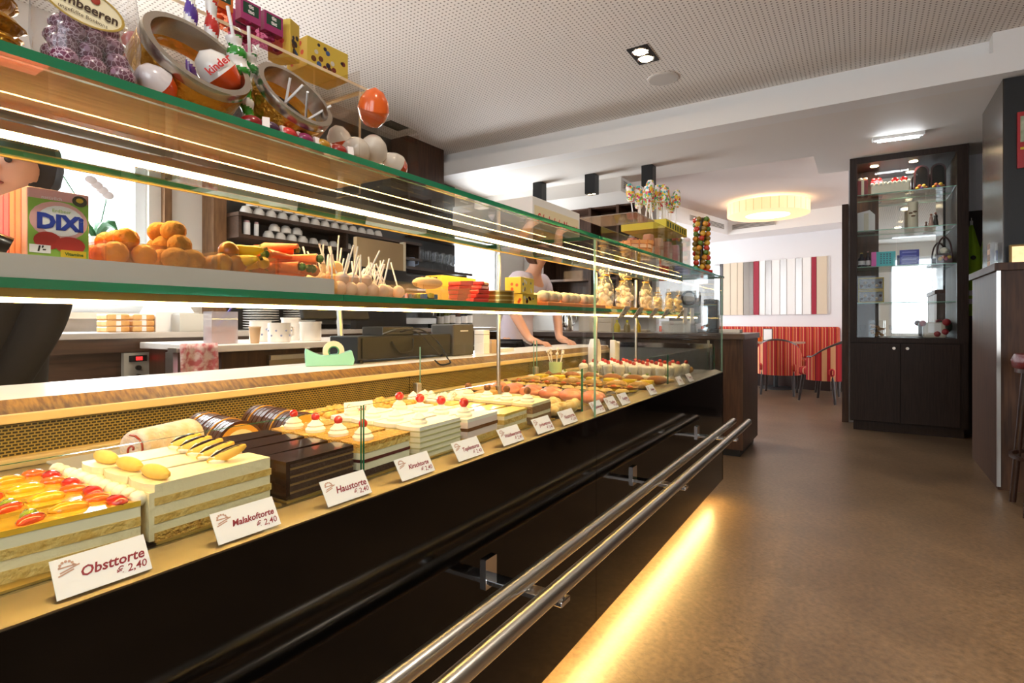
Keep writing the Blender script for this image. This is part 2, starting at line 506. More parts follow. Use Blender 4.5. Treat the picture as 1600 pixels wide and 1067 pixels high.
# back wall of the seating area, turned about thirteen degrees
BA = rad(12.8)
def bw(s, n, z=0.0):
    """point s metres along the back wall, n metres in front of it"""
    return (-1.0 + s * math.cos(BA) - n * math.sin(BA), 10.6 - s * math.sin(BA) - n * math.cos(BA), z)
def bwbox(b, s0, s1, n0, n1, z0, z1, mi=0):
    v = [bw(s, n, z) for z in (z0, z1) for s, n in ((s0, n0), (s1, n0), (s1, n1), (s0, n1))]
    f = [(0, 3, 2, 1), (4, 5, 6, 7), (0, 1, 5, 4), (1, 2, 6, 5), (2, 3, 7, 6), (3, 0, 4, 7)]
    return b.add(v, f, mi)
struct(bwbox(MB(), -3.6, 3.0, -0.15, 0, 0, 2.9).build('wall_back', M_wall))
struct(bwbox(MB(), -3.4, 3.0, 0.0, 0.67, 2.6, 2.86).build('trim_3', M_white))
struct(bwbox(MB(), -3.4, -0.86, 0.67, 3.4, 2.6, 2.86).build('trim_5', M_white))
struct(MB().box(LW, -2.3, 5.9, 6.7, 2.56, 2.86).build('trim_9', M_sof))
struct(MB().box(LW, -2.25, 7.0, 7.12, 0, 2.6).build('wall_bar', mat('bar_wall_paint', 'e4dfda', 0.7)))
# dark panelling on the left wall behind the counter
struct(MB().box(LW, LW + 0.06, 2.36, 5.28, 0, 3.0).build('trim_6', mat('dark_grey_panel', '3a3836', 0.35, coat=0.2)))
struct(MB().box(LW, LW + 0.3, 4.2, 4.78, 2.3, 3.0).build('trim_7', M_wood))
struct(MB().box(LW, LW + 0.16, 2.27, 2.37, 0.9, 2.8).box(LW, LW + 0.05, 1.98, 2.03, 0.9, 2.8).build('trim_8', mat('oak_post', '6b4a30', 0.5, var=('8a6544', 8), stretch=(6, 6, 1))))

# ------------------------------------------------------------------ the glass display counter
Y0, Y1 = -0.55, 3.53
JN = [Y0, 0.70, 1.632, 2.566, Y1]      # joints between the modules
ct = thing('display_counter', 'long glass pastry display counter with glossy black front and steel foot rails', 'counter', (-1.2, 1.5, 0))
B = lambda b, n, m, **k: b.build(n, m, ct, world=True, **k)
for a, c in ((Y0, 1.632), (1.632, Y1)):
    B(MB().box(-0.742, -0.72, a + 0.001, c - 0.001, 0.12, 0.772), 'front_panel', M_black)
B(MB().box(-1.44, -0.745, Y0, Y1 - 0.02, 0.13, 0.765), 'body', M_matblack)
B(MB().box(-1.45, -0.72, Y1 - 0.018, Y1, 0.12, 0.772), 'end_panel', M_woody)
B(MB().box(-1.42, -0.92, Y0, Y1 - 0.1, 0.0, 0.13), 'plinth', M_matblack)
B(MB().box(-0.80, -0.775, Y0, Y1 - 0.03, 0.118, 0.129), 'toe_light_strip', M_toe)
B(MB().box(-1.45, -0.765, Y0, Y1 - 0.01, 0.766, 0.785), 'deck', M_steel2)
B(MB().prism([(-0.722, 0.765), (-0.722, 0.7745), (-0.765, 0.7895), (-0.768, 0.7895), (-0.768, 0.765)], 'y', Y0, Y1), 'front_ledge', mat('ledge_steel', 'a3977f', 0.3, 1.0))
# back of the well: lower trim, perforated grille, upper trim, timber band, pale worktop
B(MB().box(-1.47, -1.435, Y0, Y1, 0.785, 0.806), 'lower_trim', M_beige, bev=0.003)
for a, c in ((Y0, 1.56), (1.565, 2.45), (2.455, Y1)):
    B(MB().box(-1.468, -1.46, a, c, 0.806, 0.874), 'grille', M_grille)
B(MB().box(-1.47, -1.445, Y0, Y1, 0.874, 0.894), 'upper_trim', M_beige, bev=0.003)
B(MB().prism([(-1.47, 0.894), (-1.45, 0.894), (-1.485, 0.9195), (-1.5, 0.9195)], 'y', Y0, Y1), 'timber_band', mat('ribbed_oak', '6e4a12', 0.5, var=('9a6f20', 30, 0.12), stretch=(1, 4, 1)))
B(MB().box(-1.83, -1.487, Y0, Y1 + 0.05, 0.895, 0.92), 'worktop', M_worktop, bev=0.004)
B(MB().box(-1.80, -1.47, Y0, Y1, 0.1, 0.895), 'rear_cabinet', M_woody)
# glazing
for a, c in ((Y0, 1.632), (1.632, Y1)):
    B(MB().box(-0.728, -0.722, a + 0.002, c - 0.002, 0.7745, 1.345, thin='x'), 'front_glass', [M_glass, M_edgelt])
    B(MB().box(-1.15, -0.712, a + 0.0015, c - 0.0015, 1.3455, 1.3565, thin='z'), 'top_glass', [M_glass, M_edge])
for a, c in zip(JN[:-1], JN[1:]):
    B(MB().box(-0.772, -0.7675, a + 0.003, c - 0.003, 0.7875, 0.928, thin='x'), 'guard_glass', [M_glass, M_edge])
for a, c in zip(JN[:-1], [0.70, 1.632, 2.566, 3.38]):
    B(MB().box(-1.2, -0.82, a + 0.0015, c - 0.0015, 1.119, 1.131, thin='z'), 'shelf_glass', [M_glass, M_edge])
B(MB().box(-1.43, -0.73, Y1 - 0.012, Y1 - 0.005, 0.79, 1.345, thin='y'), 'end_glass', [M_glass, M_edgelt])
for a, c in ((1.58, 2.44), (2.47, Y1 - 0.02)):
    B(MB().box(-1.425, -1.419, a, c, 0.79, 0.985, thin='x'), 'rear_glass', [M_glass, M_edgelt])
for y in (1.562, 2.455):
    B(MB().box(-1.432, -1.408, y - 0.012, y + 0.012, 0.785, 0.85), 'glass_clamp', M_steel, bev=0.003)
for x, y in ((-1.21, 1.80), (-1.21, 2.74), (-1.21, 3.36)):
    B(MB().cyl((x, y, 0.785), (x, y, 1.3455), 0.008, n=12).cyl((x, y, 0.785), (x, y, 0.83), 0.013, n=14), 'post', M_steel, smooth=True)
    B(MB().box(x, -0.83, y - 0.006, y + 0.006, 1.108, 1.119), 'shelf_bracket', M_steel)
# light strips in aluminium channels
B(MB().prism([(-0.985, 1.345), (-0.95, 1.345), (-0.95, 1.332), (-0.985, 1.332)], 'y', Y0, Y1 - 0.05), 'light_channel', M_steel)
B(MB().box(-0.973, -0.961, Y0, Y1 - 0.05, 1.327, 1.332), 'light_strip', M_led)
B(MB().box(-0.855, -0.828, Y0, 3.37, 1.1085, 1.119), 'light_channel', mat('brass_channel', 'b99e5c', 0.35, 0.8))
B(MB().box(-0.846, -0.834, Y0, 3.37, 1.103, 1.1085), 'light_strip', M_led2)
B(MB().box(-1.156, -1.1505, Y0, Y1 - 0.05, 1.343, 1.359), 'rear_edge_trim', mat('brass_channel'))
# foot and hand rails on brackets
for x, z in ((-0.617, 0.52), (-0.537, 0.522)):
    B(MB().cyl((x, -0.4, z), (x, 3.30, z), 0.0175, n=20), 'rail', M_steel, smooth=True)
for y in (0.1, 1.03, 1.965, 2.9):
    br = B(MB().box(-0.72, -0.522, y - 0.02, y + 0.02, 0.49, 0.502), 'rail_bracket', M_chrome, bev=0.002)
    MB().box(-0.7205, -0.712, y - 0.022, y + 0.022, 0.478, 0.545).build('mounting_plate', M_chrome, br, world=True)
    for x in (-0.617, -0.537):
        MB().cyl((x, y, 0.498), (x, y, 0.508), 0.01, n=10).build('rail_saddle', M_chrome, br, world=True)
# ------------------------------------------------------------------ seating area
def stripes_mat():
    m = bpy.data.materials.new('red_striped_fabric'); m.use_nodes = True
    nt = m.node_tree; b = nt.nodes['Principled BSDF']; b.inputs['Roughness'].default_value = 0.85
    tc = nt.nodes.new('ShaderNodeTexCoord'); sp = nt.nodes.new('ShaderNodeSeparateXYZ'); nt.links.new(tc.outputs['Object'], sp.inputs[0])
    mu = nt.nodes.new('ShaderNodeMath'); mu.operation = 'MULTIPLY'; mu.inputs[1].default_value = 9.0
    nt.links.new(sp.outputs[0], mu.inputs[0])
    ad = nt.nodes.new('ShaderNodeMath'); ad.operation = 'MULTIPLY_ADD'; ad.inputs[1].default_value = 6.0
    nt.links.new(sp.outputs[1], ad.inputs[0]); nt.links.new(mu.outputs[0], ad.inputs[2])
    fr = nt.nodes.new('ShaderNodeMath'); fr.operation = 'FRACT'; nt.links.new(ad.outputs[0], fr.inputs[0])
    r = nt.nodes.new('ShaderNodeValToRGB'); r.color_ramp.interpolation = 'CONSTANT'
    cs = ['a5161f', '7d0f18', 'c9601f', 'b21a22', 'd98a55', '8d121b', 'c2392a', 'b21a22', 'e0a070', '9b141d', 'b8231f']
    e = r.color_ramp.elements
    e[0].color = lin(cs[0]); e[1].position = 1 / 11; e[1].color = lin(cs[1])
    for i in range(2, 11):
        q = e.new(i / 11); q.color = lin(cs[i])
    nt.links.new(fr.outputs[0], r.inputs[0]); nt.links.new(r.outputs[0], b.inputs['Base Color'])
    return m
M_str = stripes_mat()
M_leg = mat('dark_chair_wood', '2a1712', 0.35, coat=0.2)
# bench along the back wall
bo = bw(-0.9, 0.3)
bench = thing('bench', 'red striped upholstered bench along the white back wall', 'bench', bo, -BA)
MB().box(-2.2, 1.62, -0.28, 0.26, 0.0, 0.32).build('base', M_leg, bench)
MB().box(-2.2, 1.62, -0.3, 0.2, 0.32, 0.48).build('seat', M_str, bench, bev=0.03)
MB().box(-2.2, 1.62, 0.14, 0.28, 0.48, 1.0).build('backrest', M_str, bench, bev=0.03)
# upright mirror strips; cream, crimson and white ones paint in reflected curtains and window
mo = bw(0.0, 0.03, 1.21)
wm = thing('wall_mirror', 'wide wall mirror divided into upright strips above the bench', 'mirror', mo, -BA)
MB().box(-1.42, 0.55, 0.012, 0.03, 0, 0.96).build('backing_board', mat('mirror_backing', 'dcd8d4', 0.6), wm)
M_mir = mat('mirror_silver', 'f2f4f6', 0.02, 1.0)
M_crm = mat('cream_reflection', 'd8c6ad', 0.5)
M_cur = mat('crimson_reflection', '9c1230', 0.6)
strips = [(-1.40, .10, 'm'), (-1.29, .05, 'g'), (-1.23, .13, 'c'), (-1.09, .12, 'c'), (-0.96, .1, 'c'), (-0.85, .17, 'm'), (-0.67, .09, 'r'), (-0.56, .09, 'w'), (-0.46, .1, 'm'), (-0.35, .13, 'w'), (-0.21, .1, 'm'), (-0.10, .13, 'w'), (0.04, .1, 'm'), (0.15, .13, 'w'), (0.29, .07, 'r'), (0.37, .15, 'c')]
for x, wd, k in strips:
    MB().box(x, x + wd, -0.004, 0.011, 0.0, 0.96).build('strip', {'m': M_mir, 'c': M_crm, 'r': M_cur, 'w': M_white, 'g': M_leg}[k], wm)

def armchair(label, loc, rz):
    t = thing('armchair', label, 'chair', loc, rz, 'striped tub chairs in the seating area')
    MB().box(-0.25, 0.25, -0.24, 0.26, 0.36, 0.47).build('seat', M_str, t, bev=0.03)
    # curved shell: front opens towards +y
    n = 17; ri, ro = 0.245, 0.30
    v, f = [], []
    for i in range(n):
        a = math.pi * (1.0 + (i / (n - 1)) * 1.0) ; a = rad(-200) + rad(220) * i / (n - 1)
        back = max(0.0, -math.sin(a))
        top = 0.60 + 0.21 * back ** 0.8
        sy = 1.05
        for r_, z in ((ri, 0.33), (ro, 0.30), (ro, top), (ri, top)):
            v.append((r_ * math.cos(a), r_ * sy * math.sin(a), z))
    for i in range(n - 1):
        for k in range(4):
            f.append((i * 4 + k, i * 4 + (k + 1) % 4, (i + 1) * 4 + (k + 1) % 4, (i + 1) * 4 + k))
    f += [(0, 1, 2, 3), ((n - 1) * 4, (n - 1) * 4 + 3, (n - 1) * 4 + 2, (n - 1) * 4 + 1)]
    MB().add(v, f).build('backrest', M_str, t, smooth=True)
    pts = []
    for i in range(n):
        a = rad(-200) + rad(220) * i / (n - 1)
        back = max(0.0, -math.sin(a))
        pts.append((0.273 * math.cos(a), 0.273 * 1.05 * math.sin(a), 0.605 + 0.21 * back ** 0.8))
    MB().tube(pts, 0.022, 8).build('top_rail', M_leg, t, smooth=True)
    for sx, sy in ((-1, 1), (1, 1), (-1, -1), (1, -1)):
        MB().cyl((0.2 * sx, 0.2 * sy, 0.36), (0.22 * sx, 0.25 * sy, 0), 0.024, 0.016, n=8).build('leg', M_leg, t, smooth=True)
    return t
armchair('striped tub chair seen from behind beyond the wooden bar end', (-1.06, 9.15, 0), rad(0))
armchair('striped tub chair standing beside the dark glass cabinet', (-0.42, 8.62, 0), rad(62))
armchair('striped tub chair half hidden behind the cabinet, close to the bench', (-0.28, 9.55, 0), rad(40))
def cafe_table(label, loc):
    t = thing('cafe_table', label, 'table', loc, -BA, 'cafe tables in the seating area')
    MB().box(-0.34, 0.34, -0.34, 0.34, 0.73, 0.76).build('table_top', mat('pale_table_top', 'a58a76', 0.3), t, bev=0.004)
    MB().cyl((0, 0, 0.03), (0, 0, 0.73), 0.035, n=12).build('pedestal', M_matblack, t, smooth=True)
    MB().cyl((0, 0, 0), (0, 0, 0.03), 0.25, 0.22, n=20).build('foot', M_matblack, t, smooth=True)
    return t
p = bw(-0.02, 0.78); cafe_table('square cafe table between the striped chairs and the bench', (p[0], p[1], 0))
p2_ = bw(-1.15, 0.78); cafe_table('square cafe table farther along the bench behind the bar end', (p2_[0], p2_[1], 0))
def menu_stand(label, loc):
    t = thing('menu_stand', label, 'menu', loc, -BA, 'table menus')
    MB().box(-0.075, 0.075, -0.006, 0.006, 0.012, 0.21).build('frame', mat('menu_frame', '4a4442', 0.4), t)
    MB().box(-0.064, 0.064, -0.0075, -0.006, 0.022, 0.2).build('menu_sheet', M_paper, t)
    MB().box(-0.06, 0.06, -0.04, 0.04, 0, 0.012).build('foot', M_matblack, t)
menu_stand('white menu card in a stand on the cafe table near the striped chairs', (p[0] - 0.12, p[1] + 0.02, 0.76))
menu_stand('white menu card in a stand above the bar end', (p2_[0] + 0.05, p2_[1], 0.76))
t = thing('condiment_pot', 'small orange candle glass next to the menu card', 'candle', (p[0] - 0.22, p[1] - 0.1, 0.76))
MB().lathe([(0.03, 0), (0.04, 0.08), (0.036, 0.08), (0.027, 0.006)], n=14).build('glass', glassmat('amber_glass', (0.95, 0.75, 0.5)), t, smooth=True)
MB().cyl((0, 0, 0.006), (0, 0, 0.055), 0.026, n=12).build('wax', mat('orange_wax', 'e08a40', 0.5), t)
# round ceiling lamp
rl = thing('ceiling_lamp', 'large round pleated fabric ceiling lamp glowing warm over the seating area', 'lamp', (-1.18, 8.85, 2.85))
prof = [(0.555, -0.035), (0.555, -0.20), (0.545, -0.205), (0.30, -0.205), (0.30, -0.2), (0.545, -0.195), (0.548, -0.035)]
MB().ring(prof, n=64).build('lamp_shade', mat('pleated_shade', 'f6dcb4', 0.8, emit=('ffc98c', 0.42)), rl, smooth=True)
MB().cyl((0, 0, -0.2), (0, 0, -0.19), 0.3, n=48).build('diffuser', mat('lamp_diffuser', 'fff4e0', 0.5, emit=('ffe6c0', 3)), rl)
MB().cyl((0, 0, -0.19), (0, 0, 0), 0.06, n=16).build('ceiling_mount', M_white, rl)
for i in range(32):
    a = 2 * math.pi * i / 32
    MB().box(0.5545, 0.557, -0.0035, 0.0035, -0.2, -0.036).xf(Matrix.Rotation(a, 3, 'Z')).build('pleat', mat('pleat_seam', 'e8c690', 0.8, emit=('f0b878', 0.28)), rl)
lamp('ceiling_lamp_glow', 'POINT', (-1.18, 8.85, 2.80), energy=7, color=(1.0, 0.82, 0.6), shadow_soft_size=0.2)
# slot vents in the soffits
def vent(label, o, rz, ln):
    t = thing('air_vent', label, 'vent', o, rz, 'slot vents in the soffits')
    MB().box(-ln / 2, ln / 2, 0, 0.01, -0.045, 0.045).build('frame', mat('vent_frame', 'd9d3cc', 0.5), t)
    for k in range(4):
        MB().box(-ln / 2 + 0.01, ln / 2 - 0.01, -0.004, 0.0, -0.036 + k * 0.02, -0.026 + k * 0.02).build('slat', mat('vent_slat', '6f6a64', 0.5), t)
o = bw(-0.42, 0.685, 2.72); vent('slot vent in the white soffit below the round lamp', o, -BA, 0.72)
o = bw(-0.845, 1.45, 2.72); vent('slot vent in the soffit to the side of the round lamp', o, rad(90) - BA, 1.2)
vent('slot vent in the soffit box behind the black cube lamps', (-2.285, 6.28, 2.64), rad(90), 0.7)

# ------------------------------------------------------------------ ceiling fittings
def cube_lamp(i, loc, label):
    t = thing('cube_lamp', label, 'lamp', loc, 0, 'black cube lamps on the soffit')
    MB().box(-0.06, 0.06, -0.06, 0.06, -0.215, 0).build('housing', M_matblack, t, bev=0.003)
    for x in (-0.025, 0.025):
        MB().cyl((x, 0, -0.2155), (x, 0, -0.2165), 0.02, n=14).build('bulb', mat('warm_spot', 'fff0d8', 0.4, emit=('ffd9a0', 6)), t)
    lamp('cube_lamp_light', 'SPOT', (loc[0], loc[1], loc[2] - 0.23), (0, 0, 0), 40, (1.0, 0.85, 0.66), spot_size=rad(100), spot_blend=0.8, shadow_soft_size=0.03)
cube_lamp(0, (-3.22, 5.66, 2.72), 'black cube lamp partly hidden by the white box sign')
cube_lamp(1, (-2.55, 5.66, 2.72), 'black cube lamp hanging in the middle of the three')
cube_lamp(2, (-1.90, 5.66, 2.72), 'black cube lamp right above the sprinkled lollipops')
dl = thing('recessed_downlight', 'black rectangular recessed twin downlight in the perforated ceiling', 'downlight', (-1.33, 3.84, 3.0))
MB().box(-0.075, 0.075, -0.135, 0.135, -0.006, 0.004).build('frame', M_matblack, dl)
for y in (-0.06, 0.06):
    MB().ring([(0.05, -0.007), (0.058, -0.012), (0.062, -0.006)], c=(0, y, 0), n=24).build('bezel', M_chrome, dl, smooth=True)
    MB().cyl((0, y, -0.0065), (0, y, -0.009), 0.047, n=20).build('bulb', mat('downlight_bulb', 'fff4e0', 0.4, emit=('ffe2b4', 22)), dl)
lamp('downlight_light', 'SPOT', (-1.33, 3.84, 2.97), (0, 0, 0), 45, (1.0, 0.88, 0.72), spot_size=rad(110), spot_blend=0.9, shadow_soft_size=0.06)
sp = thing('ceiling_speaker', 'round grey ceiling loudspeaker next to the twin downlight', 'speaker', (-1.33, 4.3, 3.0))
MB().lathe([(0.001, -0.012), (0.105, -0.01), (0.108, 0.0)], n=32).build('grille', mat('speaker_grille', 'c9c2bb', 0.7), sp, smooth=True)
MB().ring([(0.105, -0.012), (0.12, -0.008), (0.12, 0.0), (0.105, 0.0)], n=32).build('rim', mat('speaker_rim', 'ddd6cf', 0.6), sp, smooth=True)
d2 = thing('recessed_downlight', 'small black recessed downlight frame glimpsed beside the toy eggs', 'downlight', (-3.86, 3.92, 3.0))
MB().box(-0.075, 0.075, -0.12, 0.12, -0.006, 0.004).build('frame', M_matblack, d2)
# further downlights of the same ceiling, out of the photo's view
for x, y in ((0.6, 0.2), (0.6, 2.4), (1.8, 1.2), (-2.3, 0.0), (-2.6, 2.0)):
    dup(dl, (x, y, 3.0), 0, 'black recessed twin downlight above the ' + ('shop aisle' if x > 0 else 'staff side') + (' by the shop front' if y < 1 else ' farther in') + (' near the right wall' if x > 1 else ''))
    lamp('downlight_light', 'SPOT', (x, y, 2.97), (0, 0, 0), 80, (1.0, 0.88, 0.72), spot_size=rad(120), spot_blend=0.9, shadow_soft_size=0.06)
em = thing('fluorescent_light', 'short white fluorescent light on the soffit above the glass cabinet', 'light', (0.26, 5.9, 2.72), rad(4))
MB().box(-0.19, 0.19, -0.035, 0.035, -0.03, 0.0).build('housing', M_white, em, bev=0.004)
MB().cyl((-0.15, -0.02, -0.035), (0.15, -0.02, -0.035), 0.014, n=12).build('tube', mat('fluorescent_tube', 'ffffff', 0.4, emit=('f4faff', 18)), em, smooth=True)

# ------------------------------------------------------------------ bar counter at the far end
bar = thing('bar_counter', 'dark wooden bar counter with a steel fridge front behind the glass display', 'counter', (-2.0, 5.0, 0))
Bb = lambda b, n, m, **k: b.build(n, m, bar, world=True, **k)
Bb(MB().box(-3.3, -1.02, 4.72, 5.35, 0.08, 0.94), 'carcass', M_wood)
Bb(MB().box(-1.02, -0.80, 4.66, 5.38, 0.06, 0.94), 'end_block', M_wood)
Bb(MB().box(-1.0, -0.83, 4.70, 5.36, 0.0, 0.06), 'plinth', M_matblack)
Bb(MB().box(-3.3, -0.785, 4.64, 5.40, 0.94, 0.985), 'bar_top', M_woodx, bev=0.003)
fr = Bb(MB().box(-1.9, -1.04, 4.69, 4.72, 0.3, 0.90), 'fridge_door', mat('fridge_steel', '8d8a84', 0.35, 1.0))
MB().box(-1.9, -1.04, 4.672, 4.69, 0.86, 0.9).build('handle_rail', M_chrome, fr, world=True)
Bb(MB().box(-1.075, -1.055, 4.665, 4.69, 0.05, 0.93), 'corner_strip', M_chrome)
Bb(MB().box(-1.9, -1.04, 4.69, 4.72, 0.1, 0.29), 'lower_panel', M_matblack)

# shelving with bottles on the far bar wall
bs = thing('bar_shelf_unit', 'dark wooden shelf unit on the far wall behind the bar', 'shelf', (-3.0, 6.75, 1.2))
Bs = lambda b, n, m, **k: b.build(n, m, bs, world=True, **k)
Bs(MB().box(-3.7, -2.3, 6.9, 6.98, 1.2, 2.6), 'back_panel', M_wood)
for x in (-3.7, -3.0, -2.62, -2.33):
    Bs(MB().box(x, x + 0.035, 6.55, 6.9, 1.2, 2.58), 'upright', M_wood)
for z in (1.2, 1.62, 2.0, 2.54):
    Bs(MB().box(-3.665, -2.33, 6.57, 6.9, z, z + 0.03), 'shelf_board', M_wood)
def bottle(label, loc, c, h=0.3, r=0.035, cap='c8b060', group='bottles behind the counter'):
    t = thing('bottle', label, 'bottle', loc, 0, group)
    MB().lathe([(r * .9, 0), (r, 0.01), (r, h * .55), (r * .85, h * .63), (r * .36, h * .72), (r * .34, h * .93)], n=14).build('glass', mat('bottle_' + c, c, 0.12, coat=0.6), t, smooth=True)
    MB().cyl((0, 0, h * .92), (0, 0, h), r * .4, n=12).build('cap', mat('cap_' + cap, cap, 0.3, 0.6), t, smooth=True)
    MB().ring([(r * 1.015, h * .16), (r * 1.015, h * .44), (r * .99, h * .44), (r * .99, h * .16)], n=14).build('paper_band', M_paper, t, smooth=True)
    return t
bottle('dark bottle standing on the far bar shelf under the cube lamps', (-2.47, 6.7, 2.03), '2a3550', 0.33, cap='8899bb')
t = thing('alarm_clock', 'round silver clock standing on the far bar shelf', 'clock', (-2.82, 6.68, 1.65))
MB().cyl((0, -0.03, 0.11), (0, 0.03, 0.11), 0.11, n=28).build('case', M_chrome, t, smooth=True)
MB().cyl((0, -0.034, 0.11), (0, -0.03, 0.11), 0.09, n=28).build('dial', M_paper, t)
MB().box(-0.05, 0.05, -0.03, 0.03, 0, 0.02).build('foot', M_chrome, t)

# ------------------------------------------------------------------ glass cabinet at the end of the aisle
CX0, CX1, CY0, CY1 = -0.11, 0.82, 6.5, 6.93
cb = thing('glass_cabinet', 'tall dark wenge cabinet with mirrored glass vitrine over two doors', 'cabinet', (0.355, 6.7, 0))
Bc = lambda b, n, m, **k: b.build(n, m, cb, world=True, **k)
Bc(MB().box(CX0 + 0.03, CX1 - 0.03, CY0 + 0.04, CY1, 0, 0.09), 'plinth', M_wenge)
Bc(MB().box(CX0, CX1, CY0 + 0.02, CY1, 0.09, 0.88), 'base_carcass', M_wenge)
Bc(MB().box(CX0, CX1, CY0, CY1, 0.88, 0.925), 'base_top', M_wenge)
for a, c, kx in ((CX0 + 0.005, 0.305, 0.255), (0.311, CX1 - 0.06, 0.361)):
    d = Bc(MB().box(a, c, CY0, CY0 + 0.02, 0.1, 0.872), 'door', M_wenge, bev=0.002)
    MB().cyl((kx, CY0 - 0.004, 0.825), (kx, CY0 - 0.02, 0.825), 0.011, 0.014, n=14).build('knob', M_chrome, d, world=True, smooth=True)
Bc(MB().box(CX0, CX0 + 0.06, CY0, CY1, 0.925, 2.66), 'side_panel', M_wenge)
Bc(MB().box(CX1 - 0.085, CX1, CY0, CY1, 0.925, 2.66), 'side_panel', M_wenge)
Bc(MB().box(CX0, CX1, CY0, CY1, 2.66, 2.718), 'top_panel', M_wenge)
Bc(MB().box(CX0 + 0.06, 0.14, CY1 - 0.02, CY1, 0.925, 2.66), 'back_panel', M_wood)
Bc(MB().box(0.14, CX1 - 0.085, CY1 - 0.02, CY1, 0.925, 2.66), 'mirror_back', M_mir)
for z in (1.265, 1.625, 1.985, 2.345):
    Bc(MB().box(CX0 + 0.062, CX1 - 0.087, CY0 + 0.04, CY1 - 0.025, z, z + 0.008, thin='z'), 'shelf_glass', [M_glass, M_edgelt])
for a, c in ((CX0 + 0.062, 0.305), (0.311, CX1 - 0.087)):
    Bc(MB().box(a, c, CY0 + 0.004, CY0 + 0.009, 0.927, 2.658, thin='y'), 'glass_door', [M_glass, M_edgelt])
for x in (0.1, 0.42):
    Bc(MB().cyl((x, 6.68, 2.655), (x, 6.68, 2.66), 0.035, n=20), 'spot_light', mat('cabinet_spot', 'fff0d8', 0.4, emit=('ffe0b0', 14)))
    lamp('cabinet_spot_light', 'SPOT', (x, 6.68, 2.64), (0, 0, 0), 7, (1.0, 0.86, 0.68), spot_size=rad(130), spot_blend=0.8, shadow_soft_size=0.03)
# ------------------------------------------------------------------ contents of the glass cabinet
def gift_box(name, label, cat, loc, sx, sy, sz, m, lid=None, rz=0, group=None, bow=None):
    t = thing(name, label, cat, loc, rz, group)
    MB().box(-sx / 2, sx / 2, -sy / 2, sy / 2, 0, sz).build('body', m, t, bev=0.003)
    if lid: MB().box(-sx / 2 - .004, sx / 2 + .004, -sy / 2 - .004, sy / 2 + .004, sz * .72, sz + .004).build('lid', lid, t, bev=0.003)
    if bow:
        MB().box(-0.012, 0.012, -sy / 2 - .006, sy / 2 + .006, -0.0, sz + .008).build('ribbon', bow, t)
        MB().ball((-0.022, 0, sz + .022), 0.022, 1, .6, .7, n=8, k=5).ball((0.022, 0, sz + .022), 0.022, 1, .6, .7, n=8, k=5).build('bow', bow, t, smooth=True)
    return t
M_redg = mat('red_gloss', 'c4151c', 0.25, coat=0.5)
M_gold = mat('gold_foil', 'c9963a', 0.28, 0.9, bump=(90, 0.5))  # on the jar bands it stands for gold-lit glass
M_fond = mat('ivory_fondant', 'eee0c4', 0.5, bump=(40, 0.3))
gift_box('gift_box', 'dark red gift box with a pale bow at the cabinet corner, top shelf', 'box', (0.0, 6.66, 2.353), 0.09, 0.09, 0.16, mat('deep_red', '8c1016', 0.3), bow=M_fond)
gift_box('gift_box', 'bright red gift box with a red bow on the top cabinet shelf', 'box', (0.12, 6.75, 2.353), 0.1, 0.09, 0.16, M_redg, bow=M_redg)
t = thing('show_cake', 'pale scalloped show cake with two red flowers on the top cabinet shelf', 'cake', (0.24, 6.64, 2.353))
MB().box(-0.17, 0.15, -0.05, 0.05, 0, 0.10).build('body', M_fond, t, bev=0.012)
for i in range(9):
    MB().ball((-0.16 + i * 0.037, -0.045, 0.10), 0.018, n=8, k=5).build('rosette', M_cream, t, smooth=True)
for x in (0.03, 0.1):
    MB().ball((x, 0, 0.135), 0.032, 1, 1, .8, n=10, k=6).build('flower', M_redg, t, smooth=True)
M_arch = mat('dark_choc_box', '3a0f12', 0.35)
def arch_box(label, loc):
    t = thing('chocolate_box', label, 'box', loc, 0, 'arched chocolate boxes')
    pts = [(-0.06, 0), (0.06, 0), (0.06, 0.2)] + [(0.06 * math.cos(rad(a)), 0.2 + 0.06 * math.sin(rad(a))) for a in range(20, 180, 20)] + [(-0.06, 0.2)]
    MB().prism(pts, 'y', -0.03, 0.03).build('body', M_arch, t)
    MB().prism([(x * .78, z * .88 + .015) for x, z in pts], 'y', -0.033, -0.03).build('window', mat('black_window', '14100e', 0.2), t)
    for i, c in enumerate(('d0a020', 'c05a20', '7a4a90', 'd8b040', '9c6030')):
        MB().ball((-0.034 + i * 0.017, -0.036, 0.035 + 0.02 * (i % 2)), 0.017, 1, .5, 1, n=8, k=5).build('flower_print', mat('flower_' + c, c, 0.5), t, smooth=True)
    return t
arch_box('arched dark chocolate box with flowers, nearer the cabinet middle', (0.485, 6.72, 2.353))
arch_box('arched dark chocolate box with flowers, by the cabinet side', (0.615, 6.72, 2.353))
t = thing('white_carton', 'plain white carton bag on the second cabinet shelf', 'carton', (0.03, 6.7, 1.993))
MB().prism([(-0.075, 0), (0.075, 0), (0.075, 0.17), (0.03, 0.22), (-0.075, 0.20)], 'y', -0.05, 0.05).build('body', mat('white_carton_paper', 'e6e2de', 0.6), t)
MB().box(-0.02, 0.02, -0.053, -0.05, 0.0, 0.19).build('side_fold', mat('carton_fold', 'd6cdb8', 0.6), t)
t = thing('candle', 'tall ivory wedding candle with brown leaves', 'candle', (0.415, 6.66, 1.993))
MB().cyl((0, 0, 0), (0, 0, 0.26), 0.042, n=24).build('wax', M_fond, t, smooth=True)
for x, z in ((-0.02, 0.15), (0.012, 0.16), (0.0, 0.12)):
    MB().ball((x, -0.04, z), 0.016, 1.2, .3, .6, n=8, k=5).build('leaf', mat('bronze_leaf', '6a4a2a', 0.4, 0.5), t, smooth=True)
MB().cyl((0, 0, 0.26), (0, 0, 0.275), 0.003, n=6).build('wick', M_matblack, t)
